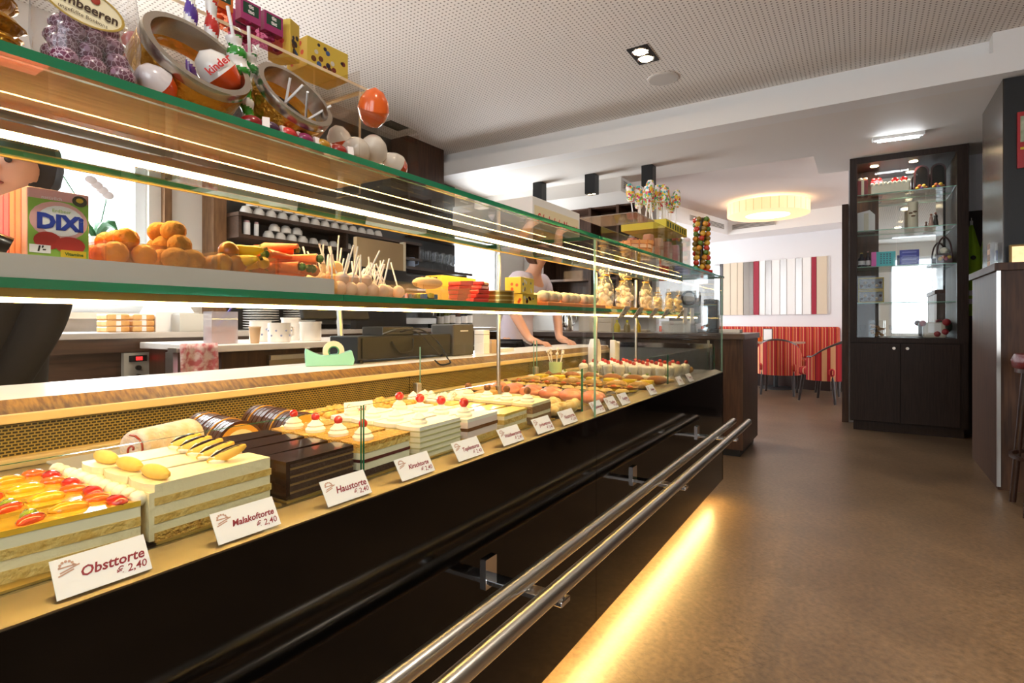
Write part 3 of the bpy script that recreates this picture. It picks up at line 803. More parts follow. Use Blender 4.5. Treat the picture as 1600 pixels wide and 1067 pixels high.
t = thing('couple_figurine', 'small dark wedding couple figurine on the second cabinet shelf', 'figurine', (0.58, 6.66, 1.993))
MB().lathe([(0.026, 0), (0.02, 0.05), (0.014, 0.09), (0.018, 0.11), (0.006, 0.122)], c=(0.012, 0, 0), n=10).build('groom', mat('figurine_dark', '1c1412', 0.4), t, smooth=True)
MB().lathe([(0.03, 0), (0.014, 0.06), (0.014, 0.09), (0.006, 0.112)], c=(-0.022, 0, 0), n=10).build('bride', mat('figurine_pale', 'b08a80', 0.5), t, smooth=True)
MB().ball((0.012, 0, 0.132), 0.012, n=8, k=5).ball((-0.022, 0, 0.122), 0.011, n=8, k=5).build('heads', mat('figurine_skin', 'a06a58', 0.5), t, smooth=True)
def book_box(label, loc, sx, sz, c, spine=None, rz=0):
    t = thing('candy_tin', label, 'tin', loc, rz, 'coloured tins on the third cabinet shelf')
    MB().box(-sx / 2, sx / 2, -0.02, 0.02, 0, sz).build('body', mat('tin_' + c, c, 0.35), t, bev=0.002)
    if spine: MB().box(-sx / 2 - 0.001, -sx / 2 + 0.04, -0.0215, 0.0215, 0, sz + .001).build('spine', mat('tin_' + spine, spine, 0.35), t)
    for k in range(4):
        for j in range(5 if spine else 1):
            if spine: MB().box(-sx / 2 + 0.075 + k * 0.025, -sx / 2 + 0.085 + k * 0.025, -0.0212, -0.02, 0.03 + j * 0.022, 0.042 + j * 0.022).build('square_print', mat('tin_print', '1c3f6a', 0.4), t)
            else: MB().box(-sx / 2 + 0.02, sx / 2 - 0.02, -0.0212, -0.02, 0.02 + k * 0.035, 0.032 + k * 0.035).build('band_print', mat('tin_print_blue', '8f94e0', 0.4), t)
    return t
book_box('turquoise tin with a pink spine and dark squares', (0.175, 6.66, 1.633), 0.2, 0.15, '39c2c8', 'e04aa8')
book_box('royal blue tin with pale bands', (0.385, 6.66, 1.633), 0.155, 0.155, '2c35b0')
bottle('small dark bottle with a white band in the cabinet corner', (-0.01, 6.63, 1.633), '1a2030', 0.15, 0.032, group='small bottles in the cabinet')
bottle('slim dark bottle with a rosy cap in the cabinet', (0.045, 6.7, 1.633), '2a2530', 0.17, 0.022, 'c08a80', group='small bottles in the cabinet')
t = thing('gift_basket', 'dark arched gift basket with flowers on the third cabinet shelf', 'basket', (0.66, 6.68, 1.633))
MB().box(-0.06, 0.06, -0.04, 0.04, 0, 0.10).build('body', M_arch, t, bev=0.004)
MB().tube([(0.055 * math.cos(rad(a)), 0, 0.1 + 0.16 * math.sin(rad(a))) for a in range(0, 181, 15)], 0.008, 8).build('handle', M_arch, t, smooth=True)
for i, c in enumerate(('d0a020', 'c05a20', 'c06a80', 'd8b040')):
    MB().ball((-0.035 + i * 0.023, -0.042, 0.05 + 0.014 * (i % 2)), 0.018, 1, .5, 1, n=8, k=5).build('flower_print', mat('flower_' + c, c, 0.5), t, smooth=True)
MB().ball((0, 0, 0.13), 0.035, n=10, k=6).build('filling', M_cream, t, smooth=True)
for i in range(2):
    t = thing('praline_box', ('upper' if i else 'lower') + ' of two dark praline boxes with yellow frames', 'box', (0.07, 6.68, 1.273 + i * 0.13), 0, 'praline boxes in the cabinet')
    MB().box(-0.11, 0.11, -0.05, 0.05, 0, 0.125).build('frame', mat('yellow_frame', 'b3962c', 0.4), t)
    MB().box(-0.098, 0.098, -0.053, -0.05, 0.014, 0.112).build('window', mat('praline_window', '241712', 0.25), t)
    for k in range(6):
        MB().ball((-0.08 + k * 0.032, -0.053, 0.042 + 0.03 * (k % 2)), 0.014, 1, .4, 1, n=8, k=5).build('praline', mat('praline_%d' % (k % 3), ('7a5a40', 'c9b8a0', '4a2a1c')[k % 3], 0.4), t, smooth=True)
t = thing('cookie_jar', 'clear jar of brown cookies at the cabinet bottom', 'jar', (0.12, 6.66, 0.927))
MB().box(-0.07, 0.07, -0.05, 0.05, 0.0, 0.17).build('jar_body', M_glassthin, t)
for k in range(14):
    MB().ball((R.uniform(-.05, .05), R.uniform(-.03, .03), 0.015 + 0.0085 * k), 0.02, 1, 1, .5, n=8, k=5).build('cookie', mat('cookie_brown', 'a8763c', 0.7), t, smooth=True)
t = thing('gift_hamper', 'wrapped hamper with red roses and a white card at the cabinet bottom', 'hamper', (0.58, 6.66, 0.927))
MB().box(-0.09, 0.09, -0.05, 0.05, 0, 0.15).build('wrapped_body', mat('hamper_wrap', 'cfc2b0', 0.35), t, bev=0.02)
MB().box(-0.05, 0.05, -0.055, -0.05, 0.05, 0.14).build('card', M_paper, t)
for x, z, r in ((-0.09, 0.14, .03), (0.09, 0.15, .035), (0.02, 0.04, .03), (0.08, 0.06, .03)):
    MB().ball((x, -0.04, z), r, n=10, k=6).build('rose', mat('rose_red', '9c1c24', 0.5), t, smooth=True)
MB().ball((0.1, -0.02, 0.11), 0.04, 1, .8, 1.4, n=10, k=6).build('foliage', mat('dark_foliage', '1f2a22', 0.6), t, smooth=True)
for i, x in enumerate((0.0, 0.26, 0.33)):
    t = thing('stem_glass', 'small clear stem glass, ' + nth(i) + ' from the left at the cabinet bottom', 'glass', (x, 6.6 + 0.05 * i, 0.927), 0, 'stem glasses in the cabinet')
    MB().lathe([(0.025, 0), (0.003, 0.006), (0.003, 0.06), (0.022, 0.08), (0.025, 0.12), (0.024, 0.12), (0.02, 0.083), (0.001, 0.066)], n=14).build('bowl', M_glassthin, t, smooth=True)

# ------------------------------------------------------------------ right side: high bar, black tower, stool, apron
hb = thing('high_bar', 'tall dark wooden bar block with a metal corner strip', 'counter', (1.7, 5.15, 0))
Bh = lambda b, n, m, **k: b.build(n, m, hb, world=True, **k)
Bh(MB().box(0.735, 2.9, 4.68, 5.66, 0, 1.41), 'body', M_wood)
Bh(MB().box(0.728, 0.748, 4.667, 4.682, 0.02, 1.41), 'corner_strip', M_steel)
Bh(MB().box(0.715, 2.92, 4.655, 5.68, 1.41, 1.46), 'bar_top', M_wood, bev=0.003)
tw = thing('menu_tower', 'black panelled tower standing on the tall wooden bar', 'pillar', (1.7, 5.25, 1.46))
MB().box(0.80, 2.9, 4.90, 5.64, 1.46, 2.715).build('black_face', M_matblack, tw, world=True)
MB().box(0.795, 0.80, 4.90, 5.64, 1.46, 2.715).build('side_face', mat('satin_brown_side', '4a4038', 0.25, 0.3), tw, world=True)
po = thing('poster', 'colourful food poster on the black tower above the bar', 'poster', (1.0, 4.885, 2.1))
MB().box(-0.135, 0.135, -0.005, 0.01, 0, 0.37).build('board', mat('poster_red', 'a81820', 0.4), po)
MB().box(-0.12, 0.12, -0.007, -0.005, 0.17, 0.34).build('photo_print', mat('poster_green', '5c7a48', 0.5, var=('b8c0a8', 14)), po)
MB().box(-0.12, 0.12, -0.007, -0.005, 0.12, 0.135).build('yellow_line', mat('poster_yellow', 'e0c030', 0.4), po)
sg = thing('glowing_sign', 'small backlit warm picture frame on the tall bar', 'sign', (0.93, 4.86, 1.46))
MB().box(-0.11, 0.11, -0.015, 0.015, 0, 0.13).build('frame', mat('brass_frame', '6a5228', 0.35, 0.7), sg)
MB().box(-0.098, 0.098, -0.018, -0.015, 0.015, 0.118).build('screen', mat('warm_screen', 'f0c890', 0.4, var=('e08a40', 18), emit=('ffcf9a', 0.6)), sg)
t = thing('business_card_rack', 'slim rack of cards at the edge of the tall bar', 'rack', (0.765, 5.05, 1.46))
MB().box(-0.02, 0.02, -0.05, 0.05, 0, 0.17).build('holder', M_glassthin, t)
for k in range(4):
    MB().box(-0.022, -0.02, -0.045, 0.045, 0.01 + k * 0.04, 0.045 + k * 0.04).build('card', mat('rack_card_%d' % (k % 2), ('c8a890', '8a7468')[k % 2], 0.6), t)
st = thing('bar_stool', 'bar stool with a dark red leather seat at the tall bar', 'stool', (0.93, 4.24, 0))
MB().lathe([(0.17, 0.80), (0.2, 0.82), (0.205, 0.86), (0.19, 0.895), (0.001, 0.90)], n=28).build('seat', mat('oxblood_leather', '5c1418', 0.35, bump=(120, 0.15)), st, smooth=True)
MB().ring([(0.175, 0.79), (0.19, 0.79), (0.19, 0.815), (0.175, 0.815)], n=28).build('seat_ring', M_leg, st, smooth=True)
for sx, sy in ((-1, 1), (1, 1), (-1, -1), (1, -1)):
    MB().cyl((0.12 * sx, 0.12 * sy, 0.80), (0.17 * sx, 0.17 * sy, 0), 0.02, 0.017, n=10).build('leg', M_leg, st, smooth=True)
MB().ring([(0.2, 0.3), (0.215, 0.3), (0.215, 0.32), (0.2, 0.32)], n=24).build('foot_ring', M_leg, st, smooth=True)
# coat panel with the lime green aprons
cp = thing('coat_panel', 'dark wooden coat panel between the glass cabinet and the bar', 'panel', (0.97, 6.9, 0))
MB().box(0.825, 1.35, 6.86, 6.97, 0, 2.15).build('board', M_wenge, cp, world=True)
for x in (0.875, 1.0):
    MB().tube([(x, 6.86, 2.07), (x, 6.8, 2.07), (x, 6.79, 2.03)], 0.006, 8).build('hook', M_chrome, cp, world=True, smooth=True)
def apron(label, x, w_, c, zt, zb):
    t = thing('apron', label, 'apron', (x, 6.79, zb), 0, 'aprons on the coat panel')
    v, f = [], []
    nz, na = 9, 14
    for j in range(nz):
        q = j / (nz - 1); z = (zt - zb) * q
        wd = w_ * (0.95 - 0.25 * q) if q < 0.75 else w_ * (0.76 - 2.4 * (q - 0.75))
        for i in range(na):
            a = 2 * math.pi * i / na
            fold = 1 + 0.28 * math.sin(a * 4 + q)
            v.append((wd * math.cos(a) * 0.5, 0.028 * fold * math.sin(a), z))
    for j in range(nz - 1):
        for i in range(na):
            f.append((j * na + i, j * na + (i + 1) % na, (j + 1) * na + (i + 1) % na, (j + 1) * na + i))
    f += [tuple(range(na - 1, -1, -1)), tuple(range((nz - 1) * na, nz * na))]
    MB().add(v, f).build('cloth', mat(c[0], c[1], 0.85), t, smooth=True)
    MB().cyl((0, 0, zt - zb - .01), (0, 0, zt - zb + 0.045), 0.012, n=8).build('loop', M_paper, t)
    MB().ball((0.01, -0.035, (zt - zb) * .64), 0.022, 1, .3, 1, n=8, k=5).build('badge', M_matblack, t, smooth=True)
    return t
apron('lime green apron hanging closest to the glass cabinet', 0.875, 0.17, ('lime_cloth', '96b824'), 2.0, 1.14)
apron('olive green apron hanging behind the lime one', 1.0, 0.15, ('olive_cloth', '7a9a1c'), 2.0, 1.16)
for k, (x, z) in enumerate(((0.92, 1.42), (0.86, 1.33), (0.93, 1.3), (0.86, 1.25))):
    t = thing('paper_note', nth(k) + ' white paper note from the top beside the aprons', 'note', (x, 6.745, z), 0, 'paper notes by the coat panel')
    MB().box(-0.025, 0.025, 0, 0.003, 0, 0.05).build('sheet', M_paper, t)

# ------------------------------------------------------------------ staff side behind the display counter
bk = thing('back_counter', 'long dark wooden back counter under the window behind the display', 'counter', (-3.85, 1.5, 0))
Bk = lambda b, n, m, **k: b.build(n, m, bk, world=True, **k)
Bk(MB().box(LW + 0.001, -3.52, -0.4, 5.2, 0.08, 0.92), 'carcass', M_woody)
Bk(MB().box(LW + 0.001, -3.48, -0.4, 5.25, 0.985, 1.02), 'worktop', mat('grey_worktop', 'b3aaa2', 0.3), bev=0.004)
Bk(MB().box(LW + 0.001, -3.49, -0.4, 5.24, 0.91, 0.985), 'fascia', M_woody)
for i in range(5):
    d = Bk(MB().box(-3.52, -3.505, 1.9 + i * 0.6, 2.48 + i * 0.6, 0.12, 0.9), 'door', M_woody, bev=0.002)
    MB().box(-3.5, -3.49, 2.3 + i * 0.6, 2.44 + i * 0.6, 0.82, 0.835).build('handle', M_steel, d, world=True)
cp2 = Bk(MB().box(-3.52, -3.485, 1.43, 1.68, 0.72, 0.905), 'control_panel', mat('panel_grey', 'a09a8e', 0.5))
for k, y in enumerate((1.5, 1.61)):
    MB().box(-3.485, -3.478, y - 0.045, y + 0.045, 0.855, 0.89).build('display_window', M_matblack, cp2, world=True)
    MB().box(-3.478, -3.476, y - 0.012, y + 0.02, 0.863, 0.882).build('red_digits', mat('red_led', 'ff2020', 0.4, emit=('ff1818', 3)), cp2, world=True)
    for z in (0.82, 0.77):
        MB().cyl((-3.485, y, z), (-3.47, y, z), 0.014, n=12).build('dial_knob', M_matblack, cp2, world=True, smooth=True)
rc = thing('side_cabinet', 'shorter wooden cabinet with steel drawers and a pale top, staff side', 'cabinet', (-3.1, 2.2, 0))
Br = lambda b, n, m, **k: b.build(n, m, rc, world=True, **k)
Br(MB().box(-3.465, -2.72, 1.55, 3.0, 0.0, 0.93), 'carcass', M_wood)
Br(MB().box(-3.465, -2.68, 1.5, 3.05, 0.93, 0.965), 'cabinet_top', M_worktop, bev=0.004)
for k in range(3):
    d = Br(MB().box(-2.72, -2.7, 1.80, 2.9, 0.14 + k * 0.26, 0.38 + k * 0.26), 'drawer', mat('drawer_steel', '9a8e78', 0.35, 0.9), bev=0.003)
    MB().box(-2.7, -2.685, 1.80, 2.9, 0.355 + k * 0.26, 0.378 + k * 0.26).build('handle_lip', M_steel, d, world=True)
# things on the back counter
t = thing('receipt_towel', 'pink printed tea towel hanging over a holder on the staff side', 'towel', (-2.66, 1.38, 0.88))
v = []
for j in range(7):
    z = 0.10 - j * 0.028
    for i in range(9):
        v.append((0.035 + 0.01 * math.sin(i * 1.6 + j * .3), -0.08 + i * 0.022, z))
f = [(j * 9 + i, j * 9 + i + 1, (j + 1) * 9 + i + 1, (j + 1) * 9 + i) for j in range(6) for i in range(8)]
o_ = MB().add(v, f).build('cloth', mat('pink_print_cloth', 'e9cfcf', 0.8, var=('c86a74', 40, 0.1)), t, smooth=True)
sm = o_.modifiers.new('thickness', 'SOLIDIFY'); sm.thickness = 0.004
MB().box(-0.05, 0.03, -0.09, 0.1, 0.06, 0.08).build('holder', M_steel, t)
MB().box(-0.07, 0.0, -0.09, -0.07, -0.88, 0.06).build('post', M_steel, t)
for k in range(3):
    for j in range(2):
        t = thing('wafer_pack', f'orange wafer pack, {nth(k)} from the bottom of the ' + ('near' if j == 0 else 'far') + ' stack by the window', 'pack', (-3.72, 1.47 + j * 0.135, 1.02 + 0.036 * k), 0, 'wafer packs on the back counter')
        MB().box(-0.07, 0.07, -0.06, 0.06, 0, 0.034).build('wrapper', mat('wafer_orange', 'd9964a', 0.55, var=('e8b878', 20)), t, bev=0.008)
        MB().box(0.069, 0.0715, -0.012, 0.012, 0.004, 0.03).build('paper_band', M_paper, t)
t = thing('white_box', 'large white folded cake carton on the back counter', 'carton', (-3.75, 1.80, 1.02))
MB().box(-0.1, 0.1, -0.13, 0.13, 0, 0.12).build('body', M_paper, t)
MB().prism([(-0.1, 0.12), (0.1, 0.12), (0.0, 0.2)], 'y', -0.13, 0.1).build('folded_lid', M_paper, t)
t = thing('pale_carton', 'pale grey carton in front of the white cake carton', 'carton', (-3.6, 1.86, 1.02))
MB().box(-0.05, 0.05, -0.1, 0.1, 0, 0.11).build('body', mat('pale_carton_grey', 'c9c6be', 0.6), t, bev=0.003)
MB().box(-0.045, 0.045, -0.095, 0.095, 0.11, 0.113).build('lid_flap', mat('pale_carton_flap', 'bcb8b0', 0.6), t)
t = thing('sugar_caddy', 'clear box of pink sachets with a violet pen on the side cabinet', 'box', (-2.85, 1.62, 0.965))
MB().box(-0.04, 0.04, -0.07, 0.07, 0, 0.17).build('box_walls', glassmat('frosted_plastic', (0.93, 0.93, 0.95), haze=('d8d4dc', 0.45)), t)
MB().box(-0.034, 0.034, -0.06, 0.06, 0.003, 0.09).build('sachet_filling', mat('pink_sachets', 'd89a80', 0.7), t)
MB().cyl((0.0, -0.02, 0.09), (0.03, 0.04, 0.19), 0.005, n=8).build('pen', mat('violet_pen', '5a44b0', 0.4), t, smooth=True)
t = thing('beige_cup', 'small beige paper cup on the side cabinet', 'cup', (-2.76, 1.755, 0.965))
MB().lathe([(0.022, 0), (0.03, 0.085), (0.028, 0.085), (0.021, 0.004)], n=16).build('cup_wall', mat('beige_paper', 'd8b48c', 0.6), t, smooth=True)
MB().ring([(0.0285, 0.083), (0.032, 0.083), (0.032, 0.09), (0.0285, 0.09)], n=16).build('rim', mat('beige_paper_rim', 'e6caa4', 0.6), t, smooth=True)
def jug(label, loc, r, h, dots):
    t = thing('jug', label, 'jug', loc, 0, 'white crockery on the side cabinet')
    MB().lathe([(r * .9, 0), (r, 0.01), (r, h), (r * .95, h), (r * .93, 0.012)], n=24).build('body', mat('white_ceramic', 'ece6de', 0.25, coat=0.4), t, smooth=True)
    if dots:
        MB().tube([(0, r * .96, h * .85), (0, r * 1.45, h * .75), (0, r * 1.45, h * .4), (0, r * .96, h * .25)], 0.007, 8).build('handle', mat('white_ceramic'), t, smooth=True)
        for k in range(8):
            a = rad(-100 + k * 25)
            MB().ball((r * math.cos(a), r * math.sin(a), h * (.35 if k % 2 else .6)), 0.006, n=6, k=4).build('dot', mat('blue_dot', '8890b0', 0.4), t)
    else:
        MB().ring([(r * .95, h), (r * 1.07, h), (r * 1.07, h + 0.012), (r * .95, h + 0.012)], n=24).build('rim', mat('white_ceramic'), t, smooth=True)
    return t
jug('white dotted jug with a handle on the side cabinet', (-2.8, 1.93, 0.965), 0.062, 0.11, True)
jug('white dotted jug half hidden behind the other one', (-2.98, 1.93, 0.965), 0.06, 0.12, True)
jug('plain white pot beside the dotted jug', (-2.8, 2.14, 0.965), 0.062, 0.105, False)
jug('plain white pot standing farther back beside the jugs', (-3.02, 2.16, 0.965), 0.055, 0.13, False)
pl0 = thing('plate', 'plate', 'plate', (0, 0, 0), 0)
MB().lathe([(0.055, 0), (0.075, 0.006), (0.125, 0.014), (0.125, 0.018), (0.07, 0.009), (0.001, 0.008)], n=24).build('dish', mat('plate_white', 'dcdad6', 0.3, coat=0.3), pl0, smooth=True)
spread(pl0, [(-3.85, 2.5 + 0.34 * (k // 11), 1.02 + 0.0185 * (k % 11)) for k in range(22)], 'white plate, {n} counted up through the two stacks by the shelf post', 'plates stacked on the back counter')
# coffee machine
cm = thing('coffee_machine', 'wide dark coffee machine with chrome trim on the back counter', 'machine', (-3.85, 3.75, 1.02))
MB().box(-0.28, 0.2, -0.55, 0.55, 0.04, 0.10).build('drip_tray', M_steel, cm, bev=0.004)
MB().box(-0.28, -0.05, -0.55, 0.55, 0.1, 0.34).build('back_body', mat('machine_dark', '25211e', 0.3, coat=0.3), cm)
MB().box(-0.28, 0.22, -0.58, 0.58, 0.34, 0.52).build('head', mat('machine_dark'), cm, bev=0.02)
MB().box(0.22, 0.226, -0.56, 0.56, 0.36, 0.38).build('chrome_line', M_chrome, cm)
for k in range(3):
    y = -0.35 + 0.35 * k
    g = MB().cyl((0.08, y, 0.26), (0.08, y, 0.34), 0.035, n=16).build('brew_group', M_chrome, cm, smooth=True)
    MB().cyl((0.09, y, 0.27), (0.28, y, 0.24), 0.012, n=8).build('portafilter_handle', M_matblack, g, smooth=True)
for y in (-0.5, 0.5):
    MB().tube([(0.15, y, 0.34), (0.22, y, 0.25), (0.2, y, 0.12)], 0.006, 8).build('steam_pipe', M_chrome, cm, smooth=True)
for sx in (-0.24, 0.16):
    for sy in (-0.5, 0.5):
        MB().cyl((sx, sy, 0), (sx, sy, 0.04), 0.02, n=8).build('foot', M_matblack, cm)
# cup shelves on the dark wall
sh = thing('wall_shelf', 'dark two-tier wall shelf carrying the white cups', 'shelf', (-4.05, 3.1, 1.70))
for z in (1.715, 1.88):
    MB().box(LW + 0.06, -3.93, 2.37, 4.4, z, z + 0.028).build('shelf_board', M_woody, sh, world=True)
for y in (2.38, 3.4, 4.37):
    MB().box(LW + 0.06, -3.95, y, y + 0.025, 1.743, 1.88).build('upright', M_woody, sh, world=True)
cup0 = thing('cup', 'cup', 'cup', (0, 0, 0), 0)
MB().lathe([(0.045, 0.0), (0.042, 0.03), (0.028, 0.058), (0.02, 0.06), (0.018, 0.062)], n=16).build('bowl', mat('cup_white', 'e9e4de', 0.25, coat=0.4), cup0, smooth=True)
MB().tube([(0.03, 0.028, 0.02), (0.05, 0.05, 0.022), (0.045, 0.045, 0.045), (0.028, 0.024, 0.048)], 0.004, 6).build('handle', mat('cup_white'), cup0, smooth=True)
spots = []
for k in range(14): spots.append((-4.0, 2.47 + k * 0.105, 1.909, rad(60)))
for k in range(10): spots.append((-4.0, 2.52 + k * 0.105, 1.972, rad(60)))
n_top = len(spots)
spread(cup0, spots, 'white upturned cup, {n} counted along the upper tier of the wall shelf', 'cups on the upper wall shelf')
cup1 = dup(cup0, (0, 0, 0), 0)
spots = []
for k in range(4): spots.append((-4.0, 2.66 + k * 0.105, 1.744, rad(60)))
for k in range(3): spots.append((-4.0, 2.71 + k * 0.105, 1.807, rad(60)))
for k in range(8): spots.append((-4.02, 3.1 + k * 0.105 + (0.06 if k > 2 else 0), 1.744, rad(60)))
spread(cup1, spots, 'white upturned cup, {n} counted along the lower tier of the wall shelf', 'cups on the lower wall shelf')
for k, y in enumerate((2.47, 2.55)):
    t = thing('spice_jar', ('slim' if k else 'wide') + ' white jar beside the cups on the lower shelf', 'jar', (-3.99, y, 1.743))
    MB().cyl((0, 0, 0), (0, 0, 0.1), 0.026 - 0.008 * k, n=16).build('body', M_paper, t, smooth=True)
    MB().cyl((0, 0, 0.1), (0, 0, 0.115), 0.022 - 0.008 * k, n=16).build('lid', mat('jar_lid_pink', 'c89a9a', 0.4), t, smooth=True)
# glass rack, mug shelf, beige box
ms = thing('wall_shelf', 'dark single wall shelf with the blue mug next to the bright window', 'shelf', (-4.05, 4.8, 1.6))
MB().box(LW + 0.06, -3.9, 4.1, 5.25, 1.62, 1.65).build('shelf_board', M_woody, ms, world=True)
MB().box(LW + 0.06, -3.9, 4.42, 5.25, 2.0, 2.02).build('rack_board', M_woody, ms, world=True)
for y in (4.11, 5.22):
    MB().box(LW + 0.06, -3.98, y, y + 0.03, 1.55, 1.62).build('console', M_woody, ms, world=True)
t = thing('mug', 'pale blue mug on the single wall shelf', 'mug', (-3.98, 4.28, 1.65))
MB().lathe([(0.04, 0), (0.043, 0.01), (0.043, 0.1), (0.039, 0.1), (0.038, 0.008)], n=18).build('body', mat('mug_blue', 'a8b8d8', 0.3, coat=0.3), t, smooth=True)
MB().tube([(0.02, 0.036, 0.08), (0.04, 0.07, 0.075), (0.04, 0.07, 0.035), (0.02, 0.036, 0.025)], 0.006, 8).build('handle', mat('mug_blue'), t, smooth=True)
wg = thing('wine_glass', 'clear wine glass on shelf', 'glass', (0, 0, 0), 0)
MB().lathe([(0.03, 0), (0.004, 0.008), (0.003, 0.08), (0.03, 0.1), (0.036, 0.15), (0.03, 0.2), (0.029, 0.2), (0.034, 0.15), (0.027, 0.103), (0.001, 0.088)], n=14).build('bowl', glassmat('glass_ware', (0.95, 0.96, 0.97), ior=1.6), wg, smooth=True)
spread(wg, [(-3.97 - 0.09 * (k % 2), 4.42 + k * 0.06, 1.65) for k in range(13)], 'clear wine glass, {n} along the single wall shelf from the mug', 'wine glasses on the wall shelf')
bx_ = thing('menu_board', 'beige framed board leaning behind the stick lollipops', 'board', (-3.515, 3.42, 1.54))
MB().box(-0.02, 0.02, -0.3, 0.26, 0, 0.24).build('board', mat('tan_board', 'b59a72', 0.6), bx_)
MB().box(-0.024, 0.024, 0.24, 0.27, 0, 0.26).build('edge_strip', M_fond, bx_)
MB().box(-0.04, 0.02, -0.31, 0.28, -0.52, 0).build('stand', mat('machine_dark'), bx_)
for k, (y, c) in enumerate(((4.6, '3a3a20'), (4.7, '6a6a10'), (4.8, '2a2c20'), (4.9, '4a2a18'), (5.02, '20242a'), (5.12, '5a5a50'))):
    bottle(f'{("dark olive", "yellow green", "black", "brown", "navy", "grey")[k]} syrup bottle on the back counter next to the coffee machine', (-3.85, y, 1.02), c, 0.27 + 0.02 * (k % 3), 0.038, group='syrup bottles on the back counter')
# orchid on a glass shelf across the window
t = thing('window_shelf', 'narrow glass shelf mounted across the window carrying the orchid', 'shelf', (-4.15, 1.5, 1.45))
MB().box(LW - .03, -4.0, 1.05, 1.94, 1.476, 1.486, thin='z').build('glass_sheet', [M_glass, M_edgelt], t, world=True)
for y in (1.06, 1.91):
    MB().box(LW, -4.03, y, y + .02, 1.455, 1.476).build('bracket', M_steel, t, world=True)
t = thing('orchid', 'white orchid in a white pot on the glass window shelf', 'plant', (-4.1, 1.53, 1.486))
MB().lathe([(0.05, 0), (0.07, 0.13), (0.064, 0.13), (0.045, 0.01)], n=20).build('pot', M_paper, t, smooth=True)
MB().cyl((0, 0, 0.01), (0, 0, 0.115), 0.058, n=16).build('soil', mat('bark_soil', '4a3626', 0.9), t)
M_leafg = mat('orchid_green', '2f6a3c', 0.4)
for a, l in ((20, .16), (150, .15), (265, .17)):
    pts = [(math.cos(rad(a)) * l * q, math.sin(rad(a)) * l * q, 0.12 + 0.10 * math.sin(q * 2.6)) for q in (0, .25, .5, .75, 1)]
    MB().tube(pts, [.012, .026, .03, .024, .004], 6).build('leaf', M_leafg, t, smooth=True)
for k, (dx, top) in enumerate(((0.06, 0.5), (-0.16, 0.62))):
    pts = [(0, 0, 0.11), (0.01, dx * .3, 0.22), (0.02, dx * .7, 0.36), (0.03, dx * 1.2 - .03, top - .08), (0.04, dx * 1.2 - .13, top)]
    MB().tube(pts, 0.004, 6).build('flower_stem', M_leafg, t, smooth=True)
    for j in range(4):
        q = Vector(pts[3]).lerp(Vector(pts[4]), j / 3.2)
        MB().ball((q.x + .02, q.y, q.z - .02), 0.035, .35, 1, .8, n=8, k=5).build('blossom', mat('orchid_white', 'e6dde2', 0.5), t, smooth=True)
# ------------------------------------------------------------------ on the worktop of the counter
tp = thing('tape_dispenser', 'mint green tape dispenser on the pale worktop', 'dispenser', (-1.655, 1.35, 0.92), rad(54))
MB().prism([(-0.085, 0), (0.08, 0), (0.085, 0.02), (0.075, 0.055), (0.03, 0.042), (-0.03, 0.038), (-0.06, 0.05), (-0.085, 0.065), (-0.088, 0.05)], 'y', -0.03, 0.03).build('body', mat('mint_plastic', '8fd0bc', 0.35, coat=0.3), tp, bev=0.003)
tr = MB().ring([(0.02, -0.012), (0.038, -0.012), (0.038, 0.012), (0.02, 0.012)], c=(0.012, 0, 0.052), n=24, M=Matrix.Rotation(rad(90), 3, 'X')).build('tape_roll', mat('tape_roll', 'e4d6bc', 0.4), tp, smooth=True)
MB().ring([(0.016, -0.0125), (0.02, -0.0125), (0.02, 0.0125), (0.016, 0.0125)], c=(0.012, 0, 0.052), n=24, M=Matrix.Rotation(rad(90), 3, 'X')).build('core', mat('green_core', '2f8a58', 0.4), tr, smooth=True)
MB().box(-0.088, -0.07, -0.014, 0.014, 0.064, 0.068).build('cutter', M_steel, tp)
ps = thing('cash_drawer', 'long black cash register box with cables on the worktop', 'register', (-1.70, 1.75, 0.92))
MB().box(-0.08, 0.08, -0.30, 0.26, 0.012, 0.105).build('case', mat('register_black', '1c1d20', 0.4), ps, bev=0.004)
MB().box(0.08, 0.084, -0.28, 0.24, 0.02, 0.097).build('front_plate', mat('register_plate', '24231f', 0.35), ps)
MB().box(-0.05, 0.07, -0.16, 0.02, 0.105, 0.14).build('upper_unit', mat('register_upper', '3a3a38', 0.3), ps, bev=0.003)
for x in (-0.06, 0.06):
    for y in (-0.27, 0.23):
        MB().cyl((x, y, 0), (x, y, 0.012), 0.012, n=8).build('foot', M_matblack, ps)
t = thing('receipt_printer', 'dark grey receipt printer next to the cash register box', 'printer', (-1.68, 2.1, 0.92))
MB().box(-0.07, 0.07, -0.08, 0.08, 0, 0.15).build('case', mat('printer_grey', '4c4842', 0.45), t, bev=0.008)
MB().box(0.069, 0.072, -0.03, 0.03, 0.115, 0.12).build('paper_slot', M_paper, t)
